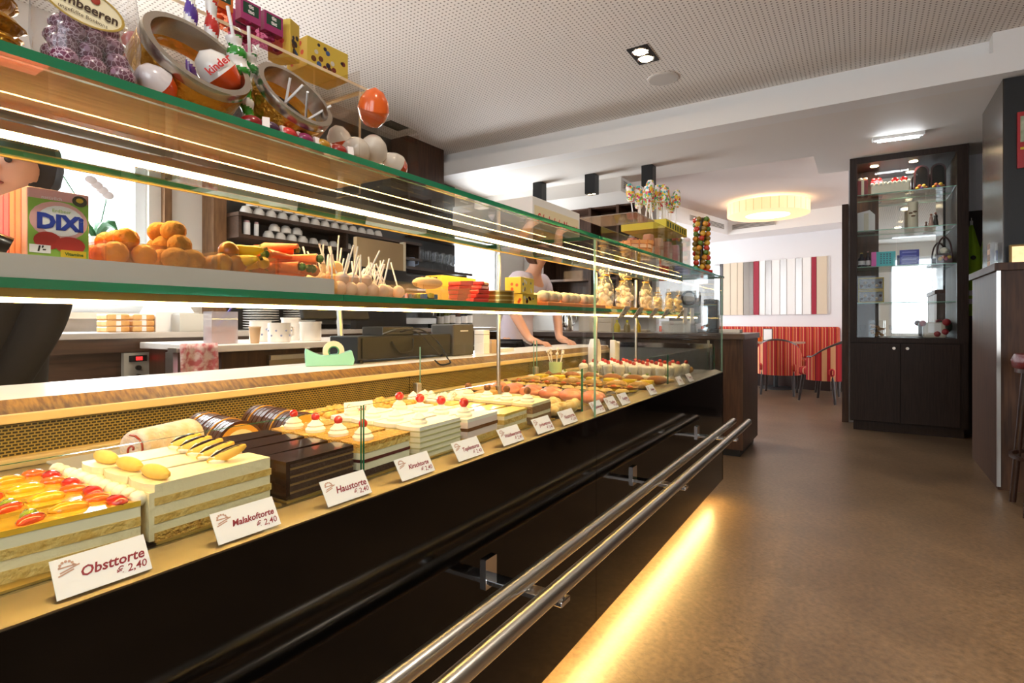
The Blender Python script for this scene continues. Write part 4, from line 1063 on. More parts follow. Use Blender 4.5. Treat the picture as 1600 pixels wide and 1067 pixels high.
for k, pts in enumerate(([(-1.60, 1.56, 1.03), (-1.58, 1.63, 1.05), (-1.59, 1.75, 1.035), (-1.575, 1.83, 0.97), (-1.56, 1.86, 0.935)],
                         [(-1.60, 1.66, 1.04), (-1.59, 1.76, 1.05), (-1.57, 1.85, 1.0), (-1.5, 1.84, 0.925), (-1.452, 1.8, 0.91), (-1.452, 1.74, 0.905), (-1.47, 1.72, 0.925)],
                         [(-1.61, 1.62, 1.0), (-1.605, 1.66, 0.955), (-1.6, 1.73, 0.96), (-1.605, 1.74, 1.01)])):
    t = thing('cable', ('black cable looping over the cash register box', 'black cable drooping over the timber band', 'thin black cable loop against the register front')[k], 'cable', pts[0])
    fine = []
    for i in range(len(pts) - 1):
        p0, p1, p2, p3 = (Vector(pts[max(0, min(len(pts) - 1, i + d))]) for d in (-1, 0, 1, 2))
        for q in range(6):
            u = q / 6
            fine.append(0.5 * ((2 * p1) + (p2 - p0) * u + (2 * p0 - 5 * p1 + 4 * p2 - p3) * u * u + (3 * p1 - p0 - 3 * p2 + p3) * u ** 3))
    fine.append(Vector(pts[-1]))
    MB().tube(fine, 0.0035, 6).build('sheath', M_matblack, t, smooth=True, world=True)
mn = thing('monitor', 'tilted flat touch screen on a stand behind the tape dispenser', 'monitor', (-1.805, 1.55, 0.92))
MB().box(-0.02, 0.02, -0.05, 0.05, 0, 0.012).build('foot', M_matblack, mn)
MB().cyl((-0.02, 0, 0.01), (-0.05, 0, 0.3), 0.012, n=8).build('stand_arm', M_steel, mn)
MB().box(-0.012, 0.012, -0.17, 0.17, 0, 0.26).xf(Matrix.Translation((-0.05, 0, 0.17)) @ Matrix.Rotation(rad(-18), 4, 'Y')).build('screen_back', mat('monitor_back', '2c2a28', 0.4), mn, bev=0.005)
for k, (y, h, m_) in enumerate(((2.26, 0.12, M_paper), (2.33, 0.07, mat('tan_box', 'b99a78', 0.6)))):
    t = thing('small_box', ('tall white' if k == 0 else 'low tan') + ' box on the worktop beside the receipt printer', 'box', (-1.62, y, 0.92))
    MB().box(-0.03, 0.03, -0.025, 0.025, 0, h).build('body', m_, t, bev=0.003)
    MB().box(-0.031, 0.031, -0.026, 0.026, h * .8, h * .82).build('lid_seam', mat('seam_grey', '9a948c', 0.6), t)
t = thing('paper_stack', 'small pile of paper slips on the worktop', 'paper', (-1.66, 2.48, 0.92))
for k in range(4):
    MB().box(-0.05, 0.05, -0.07, 0.07, k * 0.005, k * 0.005 + 0.004).xf(Matrix.Rotation(rad(R.uniform(-14, 14)), 3, 'Z')).build('sheet', M_paper, t)
t = thing('herb_pot', 'pale green cup holding white cutlery in the display well', 'cup', (-1.36, 2.56, 0.785))
MB().lathe([(0.03, 0), (0.036, 0.085), (0.033, 0.085), (0.027, 0.004)], n=18).build('cup_wall', mat('pale_green_cup', 'b8cf9a', 0.4), t, smooth=True)
for k in range(7):
    a = k * 0.9
    MB().cyl((0.008 * math.cos(a), 0.008 * math.sin(a), 0.01), (0.04 * math.cos(a), 0.04 * math.sin(a), 0.12 + 0.01 * (k % 3)), 0.003, n=6).ball((0.042 * math.cos(a), 0.042 * math.sin(a), 0.13 + 0.01 * (k % 3)), 0.009, n=8, k=5).build('spoon', mat('white_plastic_spoon', 'e6ddd0', 0.4), t, smooth=True)
# things on the far bar
M_bw = mat('bar_white', 'e8e2d8', 0.4)
for k, (x, y, sx, sz, c) in enumerate(((-2.35, 5.1, .12, .34, 'ddd3c4'), (-2.12, 5.0, .2, .13, 'd8ccb8'), (-1.42, 5.05, .26, .10, 'd4cfc8'), (-1.0, 5.1, .22, .03, 'dcd4c8'), (-2.0, 5.2, .5, .02, 'c8bca8'))):
    gift_box('serving_box', ('tall cream box', 'low cream box', 'grey box with a red print', 'flat white tray', 'long flat tray')[k] + ' on the far bar counter', 'box', (x, y, 0.985), sx, 0.14, sz, mat('bar_' + c, c, 0.4), lid=mat('barlid_' + c, c, 0.5) if k < 3 else None)
MB_ = thing('steel_pitcher', 'bright steel pitcher at the near end of the far bar', 'pitcher', (-2.52, 5.0, 0.985))
MB().lathe([(0.055, 0), (0.06, 0.02), (0.05, 0.16), (0.04, 0.22), (0.045, 0.27), (0.041, 0.27), (0.036, 0.22)], n=20).build('body', M_chrome, MB_, smooth=True)
MB().tube([(0.045, 0, 0.24), (0.1, 0, 0.2), (0.1, 0, 0.1), (0.056, 0, 0.06)], 0.006, 8).build('handle', M_chrome, MB_, smooth=True)
for k, (x, c) in enumerate(((-1.95, 'c8b020'), (-1.85, '8a7a50'), (-1.75, 'd0a820'))):
    t = thing('lemon_juice_bottle', ('bright', 'dull', 'amber')[k] + ' yellow squeeze bottle on the far bar', 'bottle', (x, 4.9, 0.985), 0, 'squeeze bottles on the bar')
    MB().lathe([(0.03, 0), (0.032, 0.05), (0.02, 0.08), (0.01, 0.09)], n=12).build('body', mat('bottle_' + c, c, 0.3, coat=0.4), t, smooth=True)
    MB().cyl((0, 0, 0.09), (0, 0, 0.115), 0.012, n=10).build('cap', mat('yellow_cap', 'd0c020', 0.4), t, smooth=True)
es = thing('espresso_grinder', 'dark coffee grinder with a clear hopper on the far bar', 'grinder', (-1.15, 5.12, 0.985))
MB().box(-0.09, 0.09, -0.1, 0.1, 0, 0.03).build('base', M_matblack, es)
MB().box(-0.06, 0.06, -0.02, 0.09, 0.03, 0.3).build('body', mat('grinder_grey', '3c3a38', 0.3, 0.5), es, bev=0.015)
MB().lathe([(0.03, 0.3), (0.075, 0.42), (0.075, 0.47), (0.07, 0.47), (0.026, 0.305)], n=18).build('hopper', M_glassthin, es, smooth=True)
MB().cyl((0, -0.02, 0.2), (0, -0.09, 0.19), 0.02, n=10).build('spout', M_chrome, es, smooth=True)
es2 = thing('espresso_machine', 'compact silver espresso machine with a wheel handle on the far bar', 'machine', (-1.42, 5.2, 0.985))
MB().box(-0.14, 0.14, -0.06, 0.12, 0.0, 0.08).build('drip_base', M_steel, es2, bev=0.005)
MB().box(-0.14, 0.14, 0.03, 0.12, 0.08, 0.36).build('body', mat('machine_silver', '8a8c90', 0.3, 0.8), es2, bev=0.01)
MB().box(-0.14, 0.14, -0.08, 0.12, 0.28, 0.38).build('head', M_steel, es2, bev=0.01)
MB().ring([(0.055, -0.01), (0.07, -0.01), (0.07, 0.01), (0.055, 0.01)], c=(0.08, -0.09, 0.31), n=24, M=Matrix.Rotation(rad(90), 3, 'X')).build('wheel_handle', M_matblack, es2, smooth=True)
# ------------------------------------------------------------------ cakes and pastries on the deck
ZD = 0.7855
M_sp = mat('sponge_yellow', 'd9a94e', 0.8, bump=(160, 0.5), var=('e8c678', 60))
M_spd = mat('sponge_dark', '3a2013', 0.8, bump=(160, 0.5))
M_cr = mat('butter_cream', 'f5e4b8', 0.5, bump=(90, 0.2))
M_wc = mat('white_filling', 'f2e6c4', 0.5)
M_cho = mat('chocolate_glaze', '2c140c', 0.22, coat=0.5)
M_choc2 = mat('milk_chocolate', '4a2614', 0.35, coat=0.2)
M_crumb = mat('golden_crumbs', 'c98a30', 0.85, bump=(220, 1.0), var=('e8b858', 90))
M_cherry = mat('cocktail_cherry', 'd01f14', 0.15, coat=0.7)
M_pink = mat('pink_cream', 'f4d9cc', 0.5)
M_jel = mat('fruit_jelly', 'e8a818', 0.1, coat=0.8, var=('f2c84a', 25))
M_nut = mat('hazelnut_brown', '7a4a20', 0.6)
M_fing = mat('ladyfinger', 'e8b444', 0.7, var=('f2cc70', 40))
M_board = mat('gold_cake_board', 'b99a4e', 0.35, 0.6)

def wedge(b, L, W, tip, z0, z1, mi=0):
    o = [(-W / 2, 0.0), (-W / 5, -0.006), (W / 5, -0.006), (W / 2, 0.0), (W / 2 * tip, L), (-W / 2 * tip, L)]
    return b.prism(o, 'z', z0, z1, mi)
def rosette(b, x, y, z, r):
    return b.lathe([(r, 0), (r * 1.05, r * .3), (r * .8, r * .55), (r * .85, r * .7), (r * .5, r * 1.0), (r * .45, r * 1.1), (0.0005, r * 1.45)], c=(x, y, z), n=10)
def cake_slice(name, label, layers, L=0.15, W=0.07, tip=0.55, group=None):
    t = thing(name, label, 'cake slice', (0, 0, 0), 0, group)
    z = 0
    for nm, m, h in layers:
        wedge(MB(), L - (0.002 if 'cream' in nm else 0), W - (0.002 if 'cream' in nm else 0), tip, z, z + h).build(nm, m, t)
        z += h
    return t, z
def cake_row(proto, xs, y, rz, fmt, group):
    spread(proto, [(x, y, ZD + 0.003, rz) for x in xs], fmt, group)
def board(label, x0, x1, y0, y1, m=None, z=ZD, h=0.003):
    t = thing('cake_board', label, 'board', ((x0 + x1) / 2, (y0 + y1) / 2, z))
    MB().box(x0, x1, y0, y1, z, z + h).build('plate', m or M_board, t, world=True)
    return t
XS = (-0.825, -0.897, -0.968, -1.04)
# fruit cake at the near end
board('gold board under the fruit cake', -1.09, -0.785, 0.08, 0.36)
p, z = cake_slice('fruit_cake_slice', 'fruit', [('sponge_layer', M_sp, .014), ('cream_layer', M_cr, .012), ('sponge_layer', M_sp, .012), ('cream_layer', M_wc, .014), ('jelly_glaze', M_jel, .007)], 0.2, 0.074, 0.5)
for i, (x, y, c, s) in enumerate(((-.018, .02, 'c8281a', 1.1), (.016, .03, 'e06a18', 1.0), (.0, .065, 'f0b020', 1.2), (-.012, .105, 'd84a18', 1.0), (.012, .10, '9aa828', .9), (.0, .145, 'f0a020', 1.1))):
    MB().ball((x, y, z + .002), 0.013 * s, 1.35, .8, .55, n=10, k=6, M=Matrix.Rotation(rad(40 * i), 3, 'Z')).build('fruit_piece', mat('fruit_' + c, c, 0.1, coat=0.9), p, smooth=True)
for k in range(3):
    MB().ball((-0.025 + k * 0.025, -0.001, z), 0.011, n=8, k=5).build('cream_dot', M_cream, p, smooth=True)
cake_row(p, [x - .005 for x in XS[:4]], 0.345, rad(180), 'fruit cake slice with glazed fruit, {n} from the front glass', 'fruit cake slices')
# cream cake with ladyfingers
board('gold board under the ladyfinger cream cake', -1.03, -0.785, 0.345, 0.545)
p, z = cake_slice('cream_cake_slice', 'malakoff', [('crumb_layer', M_crumb, .012), ('cream_layer', M_cr, .012), ('sponge_layer', M_sp, .01), ('cream_layer', M_cr, .014), ('sponge_layer', M_sp, .01), ('cream_top', M_cr, .018)], 0.175, 0.076, 0.8)
MB().ball((0, 0.018, z + .008), 0.036, 1, .3, .28, n=12, k=7).build('ladyfinger', M_fing, p, smooth=True)
MB().box(-0.037, 0.037, -0.0065, 0.0, 0.002, z - .01).build('cream_coat', M_cr, p)
cake_row(p, (-0.827, -0.904, -0.981), 0.36, 0, 'pale cream cake slice topped with a ladyfinger, {n} from the front glass', 'ladyfinger cream cake slices')
bd = thing('dipped_biscuit', 'biscuit', 'biscuit', (0, 0, 0), 0)
rosette(MB(), 0, 0, 0, 0.013).build('cream_rosette', M_cream, bd, smooth=True)
Mt = Matrix.Translation((0.012, 0.006, 0.012)) @ Matrix.Rotation(rad(38), 4, 'Z') @ Matrix.Rotation(rad(-22), 4, 'Y')
MB().ball((0, 0, 0), 0.03, 1, .34, .3, n=12, k=7).xf(Mt).build('ladyfinger', M_fing, bd, smooth=True)
MB().ball((0, -0.001, 0.001), 0.0305, .9, .26, .3, n=12, k=7).xf(Mt).build('chocolate_coat', M_cho, bd, smooth=True)
spread(bd, [(-0.99 + 0.038 * k, 0.487 - 0.004 * k, ZD + .079, rad(4 * k)) for k in range(5)], 'chocolate dipped ladyfinger on a cream rosette, {n} towards the front glass', 'dipped ladyfingers on the cream cake')
# chocolate cake
board('gold board under the dark chocolate cake', -1.06, -0.785, 0.555, 0.705)
p, z = cake_slice('chocolate_cake_slice', 'haus', sum(([('sponge_layer', M_spd, .009), ('cream_layer', mat('mocha_cream', '8a6a3c', 0.5), .004)] for k in range(4)), []) + [('sponge_layer', M_spd, .006), ('chocolate_glaze', M_cho, .005)], 0.14, 0.07, 0.75)
MB().box(-0.034, 0.034, -0.0075, 0.0, 0.001, z).build('chocolate_rim', M_cho, p)
cake_row(p, XS, 0.565, 0, 'glossy dark chocolate cake slice, {n} from the front glass', 'chocolate cake slices')
# cherry crumble cake
board('gold board under the cherry crumb cake', -1.06, -0.785, 0.71, 0.862)
p, z = cake_slice('cherry_cake_slice', 'kirsch', [('sponge_layer', M_spd, .012), ('cream_layer', M_wc, .014), ('cherry_layer', mat('cherry_filling', '5a1c1c', 0.4), .006), ('cream_layer', M_wc, .012), ('sponge_layer', M_sp, .01), ('crumb_top', M_crumb, .008)], 0.135, 0.07, 0.75)
rosette(MB(), 0, 0.03, z, 0.02).build('cream_rosette', M_cream, p, smooth=True)
MB().ball((0, 0.03, z + .031), 0.009, n=10, k=6).build('cherry', M_cherry, p, smooth=True)
cake_row(p, XS, 0.722, 0, 'crumb topped cherry cake slice with cream rosette, {n} from the front glass', 'cherry crumb cake slices')
# white curd cake
board('gold board under the white curd cake', -1.06, -0.785, 0.872, 1.03)
p, z = cake_slice('curd_cake_slice', 'curd', sum(([('cream_layer', M_wc, .009), ('sponge_layer', mat('pale_sponge', 'c9bd86', 0.8), .003)] for k in range(5)), []) + [('cream_top', M_cream, .008)], 0.15, 0.07, 0.8)
rosette(MB(), 0, 0.035, z, 0.018).build('cream_rosette', M_cream, p, smooth=True)
cake_row(p, XS, 0.878, 0, 'white layered curd cake slice with cream rosette, {n} from the front glass', 'white curd cake slices')
# pink cherry cream cake
board('gold board under the pink cherry cream cake', -1.06, -0.785, 1.035, 1.19)
p, z = cake_slice('cherry_cream_slice', 'pink', [('sponge_layer', M_sp, .014), ('cream_layer', M_pink, .016), ('sponge_layer', M_nut, .008), ('cream_layer', M_pink, .014), ('cream_top', M_cream, .008)], 0.14, 0.07, 0.75)
rosette(MB(), 0, 0.03, z, 0.02).build('cream_rosette', M_cream, p, smooth=True)
MB().ball((0, 0.03, z + .034), 0.012, n=12, k=7).build('cherry', M_cherry, p, smooth=True)
cake_row(p, XS, 1.045, 0, 'pale pink cream cake slice with a red cherry, {n} from the front glass', 'cherry topped cream cake slices')
# yellow cake
board('gold board under the yellow sponge cake', -1.06, -0.785, 1.195, 1.335)
p, z = cake_slice('yellow_cake_slice', 'yellow', [('sponge_layer', M_sp, .012), ('cream_layer', M_cr, .01), ('sponge_layer', M_sp, .012), ('cream_layer', M_cr, .01), ('glaze', mat('lemon_glaze', 'eec860', 0.25, coat=0.4), .006)], 0.13, 0.07, 0.75)
cake_row(p, XS, 1.203, 0, 'yellow glazed sponge cake slice, {n} from the front glass', 'yellow sponge cake slices')
# hazelnut cake
board('gold board under the hazelnut cake', -1.06, -0.785, 1.34, 1.475)
p, z = cake_slice('hazelnut_cake_slice', 'nut', [('sponge_layer', mat('nut_sponge', '9a7248', 0.8, bump=(160, .5)), .02), ('cream_layer', M_cr, .01), ('sponge_layer', mat('nut_sponge'), .02), ('cream_top', M_cr, .008)], 0.125, 0.07, 0.75)
rosette(MB(), 0, 0.03, z, 0.02).build('cream_rosette', M_cream, p, smooth=True)
MB().ball((0, 0.03, z + .033), 0.011, n=10, k=6).build('hazelnut', M_nut, p, smooth=True)
cake_row(p, XS, 1.348, 0, 'hazelnut cake slice with nut on cream, {n} from the front glass', 'hazelnut cake slices')
# knotted puff pastries
kp = thing('puff_pastry', 'pastry', 'pastry', (0, 0, 0), 0)
for a in range(3):
    MB().ball((0.012 * math.cos(a * 2.1), 0.02 * (a - 1), 0.018), 0.024, 1, .75, .75, n=10, k=6, M=Matrix.Rotation(rad(35 * (a - 1)), 3, 'Z')).build('dough_fold', mat('sugared_dough', 'e6cf98', 0.65, var=('caa050', 40)), kp, smooth=True)
MB().ball((0, 0, 0.006), 0.032, 1, 1, .22, n=12, k=6).build('base', M_sp, kp, smooth=True)
spread(kp, [(-0.82 - 0.075 * (k % 4), 1.53 + 0.07 * (k // 4), ZD, rad(20 * k)) for k in range(12)], 'sugared twisted puff pastry, {n} counting away from the hazelnut cake', 'twisted puff pastries')
# roll cakes on the raised tray at the back
ty = thing('serving_tray', 'pale grey serving tray with the rolled cakes at the back', 'tray', (-1.22, 0.7, ZD))
MB().box(-1.37, -1.10, 0.425, 0.96, ZD + .012, ZD + .018).build('plate', mat('tray_beige', 'cbbfa6', 0.3, 0.3), ty, world=True, bev=0.002)
for x in (-1.35, -1.12):
    for y in (0.46, 0.93):
        MB().cyl((x, y, ZD), (x, y, ZD + .012), 0.01, n=8).build('foot', M_steel, ty, world=True)
ZT = ZD + .0185
t = thing('roulade', 'sugar dusted pale pink roulade on the grey tray', 'roulade', (-1.19, 0.56, ZT), rad(20))
MB().cyl((0, -0.07, 0.034), (0, 0.07, 0.034), 0.036, n=24).build('sponge_roll', mat('dusted_sponge', 'e8c8a0', 0.85, var=('f2e2d8', 50), bump=(120, .5)), t, smooth=True, bev=0.006)
for k in range(9):
    a0, a1 = k * 0.9, (k + 1) * 0.9
    MB().tube([(0.0035 * (a0 + u * (a1 - a0)) * math.cos(a0 + u * (a1 - a0)), -0.0712, 0.034 + 0.0035 * (a0 + u * (a1 - a0)) * math.sin(a0 + u * (a1 - a0))) for u in (0, .5, 1)], 0.002, 5).build('jam_spiral', mat('jam', 'a83a20', 0.3), t)
def loaf(label, loc, rz, n, end):
    t = thing('chocolate_loaf', label, 'loaf', loc, rz, 'chocolate coated almond loaves')
    def arch(r, x0, x1, m, nm):
        pts = [(r * math.cos(rad(a)), r * 1.15 * math.sin(rad(a))) for a in range(0, 181, 15)]
        MB().prism(pts, 'x', x0, x1).build(nm, m, t, smooth=False)
    for k in range(n):
        arch(0.052, k * 0.019, k * 0.019 + 0.015, M_choc2, 'coated_slice')
        arch(0.0535 if k % 3 == 1 else 0.05, k * 0.019 + 0.015, k * 0.019 + 0.019, mat('orange_sponge_edge', 'd89a30', 0.7) if k % 2 else M_choc2, 'cut_edge')
    if end:
        arch(0.048, n * 0.019, n * 0.019 + 0.002, mat('orange_sponge', 'dc9c34', 0.75), 'cut_face')
        arch(0.038, n * 0.019 + 0.002, n * 0.019 + 0.003, mat('cream_core', 'f2e0b0', 0.6), 'cream_core')
        arch(0.02, n * 0.019 + 0.003, n * 0.019 + 0.0035, mat('orange_sponge'), 'sponge_core')
    return t
loaf('sliced chocolate coated loaf with an orange cut face on the grey tray', (-1.345, 0.72, ZT), rad(-8), 11, True)
loaf('second chocolate coated loaf lying behind the cut one', (-1.335, 0.86, ZT), rad(-6), 12, False)
# crumble traybake
tb = thing('serving_tray', 'flat steel tray carrying the golden crumble pieces', 'tray', (-1.2, 1.16, ZD))
MB().box(-1.4, -1.085, 0.99, 1.36, ZD, ZD + .004).build('plate', M_steel, tb, world=True)
def crumble(seed):
    r = random.Random(seed); t = thing('crumble_piece', 'crumble', 'pastry', (0, 0, 0), 0)
    MB().box(-0.043, 0.043, -0.043, 0.043, 0, 0.02).build('base', M_sp, t, bev=0.003)
    for k in range(16):
        MB().ball((r.uniform(-.036, .036), r.uniform(-.036, .036), 0.022 + r.uniform(0, .006)), r.uniform(.007, .013), 1, 1, .8, n=7, k=5).build('crumb', mat('crumble_gold', 'e0a440', 0.8, var=('f0c470', 60)), t, smooth=True)
    return t
spread(crumble(3), [(-1.36 + 0.09 * (k % 3) + .01, 1.045 + 0.09 * (k // 3), ZD + .004, rad(90 * (k % 4))) for k in range(9)] + [(-1.352, 1.32, ZD + .004, rad(90)), (-1.26, 1.318, ZD + .004, 0)], 'golden crumble cake piece, {n} counted row by row from the loaves', 'crumble cake pieces')
# cream slices behind the curd cakes
wc = thing('cream_horn', 'cream', 'pastry', (0, 0, 0), 0)
MB().box(-0.035, 0.035, -0.045, 0.045, 0, 0.03).build('base', M_sp, wc, bev=0.004)
for x, y in ((-.015, -.025), (.015, -.02), (0, .005), (-.015, .03), (.016, .03)):
    rosette(MB(), x, y, 0.028, 0.021).build('whipped_peak', M_cream, wc, smooth=True)
spread(wc, [(-1.10 - 0.0 * k, 0.80 + 0.105 * k, ZD, rad(10 * k - 15)) for k in range(2)] + [(-1.11 - 0.085 * (k % 3), 1.43 + 0.1 * (k // 3), ZD, rad(8 * k - 20)) for k in range(3)], 'pastry heaped with whipped cream peaks, {n} from the chocolate loaves', 'whipped cream pastries')
# marble board with strudel
board('pale board at the back with two cut strudel pieces', -1.40, -1.10, 1.55, 1.84, mat('pale_stone_board', 'd9cdb4', 0.35), h=0.012)
for k in range(2):
    t = thing('strudel_piece', ('near' if k == 0 else 'far') + ' dark filled strudel piece on the pale board', 'pastry', (-1.16 - .07 * k, 1.64 + .09 * k, ZD + .012), rad(15))
    MB().box(-0.035, 0.035, -0.05, 0.05, 0, 0.032).build('dough', mat('strudel_dough', 'd8a860', 0.7, bump=(80, .4)), t, bev=0.01)
    MB().box(-0.028, 0.028, -0.0515, 0.0515, 0.006, 0.025).build('poppy_filling', M_spd, t)
# pink glazed rolls in a row across the deck
pr = thing('glazed_roll', 'roll', 'pastry', (0, 0, 0), 0)
MB().ball((0, 0, 0.022), 0.03, 1.55, .9, .75, n=16, k=8).build('glazed_dough', mat('salmon_glaze', 'ea8254', 0.25, coat=0.5, var=('f0a078', 20)), pr, smooth=True)
MB().box(-0.035, 0.035, -0.018, 0.018, 0, 0.008).build('base', M_sp, pr)
spread(pr, [(-0.81 - 0.094 * k, 1.80 + 0.014 * k, ZD) for k in range(6)] + [(-0.83 - 0.094 * k, 1.86 + 0.014 * k, ZD) for k in range(6)], 'salmon pink glazed roll, {n} counted away from the front glass in two rows', 'salmon glazed rolls')
# second module: rows of small pastries
def row(proto, y, xs, fmt, group, z=ZD, jitter=0.006, turn=0):
    spread(proto, [(x + R.uniform(-jitter, jitter), y + R.uniform(-jitter, jitter), z, turn + R.uniform(-.3, .3)) for x in xs], fmt, group)
def xr(n, a=-0.82, b=-1.37): return [a + (b - a) * i / (n - 1) for i in range(n)]
ck = thing('chocolate_cookie', 'c', 'cookie', (0, 0, 0), 0)
MB().cyl((0, 0, 0), (0, 0, 0.014), 0.026, 0.024, n=14).build('biscuit', mat('cookie_gold', 'b98a3a', 0.7, var=('d8b468', 50)), ck, smooth=True)
MB().ball((0, 0, 0.014), 0.02, 1, 1, .5, n=10, k=6).build('chocolate_top', M_cho, ck, smooth=True)
row(ck, 1.955, xr(10), 'round cookie with a dark chocolate top, {n} from the front glass, front row', 'chocolate topped cookies, front row')
ck2 = dup(ck, (0, 0, 0)); row(ck2, 2.03, xr(10, -.84, -1.36), 'round cookie with a dark chocolate top, {n} from the front glass, back row', 'chocolate topped cookies, back row')
nc = thing('nut_cookie', 'c', 'cookie', (0, 0, 0), 0)
MB().ball((0, 0, 0.013), 0.028, 1, 1, .48, n=12, k=6).build('biscuit', mat('pale_biscuit', 'd9b870', 0.75, bump=(120, .5)), nc, smooth=True)
MB().ball((0, 0, 0.026), 0.01, n=8, k=5).build('nut', M_nut, nc, smooth=True)
row(nc, 2.11, xr(10), 'pale domed cookie with a nut on top, {n} from the front glass', 'nut cookies')
tt = thing('fruit_tartlet', 'c', 'tart', (0, 0, 0), 0)
MB().lathe([(0.026, 0), (0.036, 0.022), (0.033, 0.022), (0.024, 0.006)], n=16).build('pastry_shell', mat('tart_shell', 'b9803a', 0.7), tt, smooth=True)
MB().cyl((0, 0, 0.005), (0, 0, 0.02), 0.032, n=16).build('custard', mat('custard_yellow', 'f0c83c', 0.2, coat=0.5), tt, smooth=True)
MB().ball((0, 0, 0.022), 0.014, 1, 1, .5, n=10, k=5).build('fruit', mat('tart_fruit', 'c05a20', 0.2, coat=0.6), tt, smooth=True)
row(tt, 2.21, xr(8), 'small custard tartlet with glazed fruit, {n} from the front glass', 'fruit tartlets')
cr = thing('croissant', 'c', 'pastry', (0, 0, 0), 0)
MB().tube([(0.045 * math.cos(rad(a)), 0.03 * math.sin(rad(a)), 0.016) for a in range(0, 181, 20)], [.005, .011, .015, .018, .019, .018, .015, .011, .005, .004][:10], 8).build('dough', mat('croissant_gold', 'c98f3e', 0.6, var=('e8c078', 30), bump=(60, .6)), cr, smooth=True)
MB().ball((0, 0.028, 0.032), 0.012, 1.6, .6, .3, n=8, k=5).build('sugar_glaze', M_cream, cr, smooth=True)
row(cr, 2.31, xr(6), 'small golden croissant with sugar glaze, {n} from the front glass', 'small croissants')
cs = thing('cheese_square', 'c', 'pastry', (0, 0, 0), 0)
MB().box(-0.033, 0.033, -0.028, 0.028, 0, 0.016).build('base', M_sp, cs, bev=0.003)
MB().box(-0.03, 0.03, -0.025, 0.025, 0.016, 0.03).build('yellow_top', mat('cheese_yellow', 'f0cc3a', 0.35), cs, bev=0.004)
row(cs, 2.43, xr(7), 'yellow topped pastry square, {n} from the front glass', 'yellow pastry squares')
lr = thing('pretzel_roll', 'c', 'pastry', (0, 0, 0), 0)
MB().ball((0, 0, 0.02), 0.028, 1.7, .9, .75, n=14, k=7).build('crust', mat('brown_crust', '9a5c28', 0.5, var=('b87a40', 20)), lr, smooth=True)
MB().box(-0.03, 0.03, -0.002, 0.002, 0.036, 0.041).build('slash', M_cr, lr)
row(lr, 2.55, xr(6), 'brown crusted roll with a pale slash, {n} from the front glass', 'brown crusted rolls')
sw = thing('open_sandwich', 'c', 'sandwich', (0, 0, 0), 0)
MB().box(-0.035, 0.035, -0.03, 0.03, 0, 0.014).build('bread', mat('bread_crumb', 'd8b070', 0.8), sw, bev=0.004)
MB().ball((0, 0, 0.02), 0.024, 1, .9, .5, n=10, k=6).build('spread_topping', M_cream, sw, smooth=True)
MB().ball((0.01, 0, 0.032), 0.008, n=8, k=5).build('olive', mat('olive_green', '7a8a38', 0.3), sw, smooth=True)
row(sw, 2.67, xr(7), 'small open sandwich with white spread, {n} from the front glass', 'open sandwiches')
cu = thing('dessert_cup', 'c', 'dessert', (0, 0, 0), 0)
MB().lathe([(0.02, 0), (0.03, 0.055), (0.028, 0.055), (0.018, 0.004)], n=14).build('clear_cup', M_glassthin, cu, smooth=True)
MB().lathe([(0.018, 0.004), (0.027, 0.05), (0.02, 0.062), (0.0005, 0.072)], n=14).build('cream_filling', M_cream, cu, smooth=True)
MB().ball((0.004, 0, 0.074), 0.011, 1, 1, 1.1, n=10, k=6).build('strawberry', mat('strawberry_red', 'c0281c', 0.2, coat=0.5), cu, smooth=True)
spread(cu, [(-0.88 - 0.072 * (k % 7) + 0.02 * (k // 7), 2.80 + 0.085 * (k // 7), ZD) for k in range(28)], 'clear dessert cup of cream with a strawberry, {n} counted row by row', 'strawberry dessert cups')
cd_ = thing('carnival_doughnut', 'c', 'doughnut', (0, 0, 0), 0)
MB().ball((0, 0, 0.022), 0.032, 1, 1, .7, n=14, k=7).build('dough', mat('doughnut_gold', 'c08a40', 0.6), cd_, smooth=True)
MB().ball((0, 0, 0.03), 0.026, 1, 1, .6, n=12, k=6).build('sugar_top', mat('icing_sugar', 'f0e8dc', 0.8), cd_, smooth=True)
row(cd_, 3.2, xr(7, -.84, -1.36), 'sugar dusted doughnut near the end glass, {n} from the front glass', 'sugar dusted doughnuts')

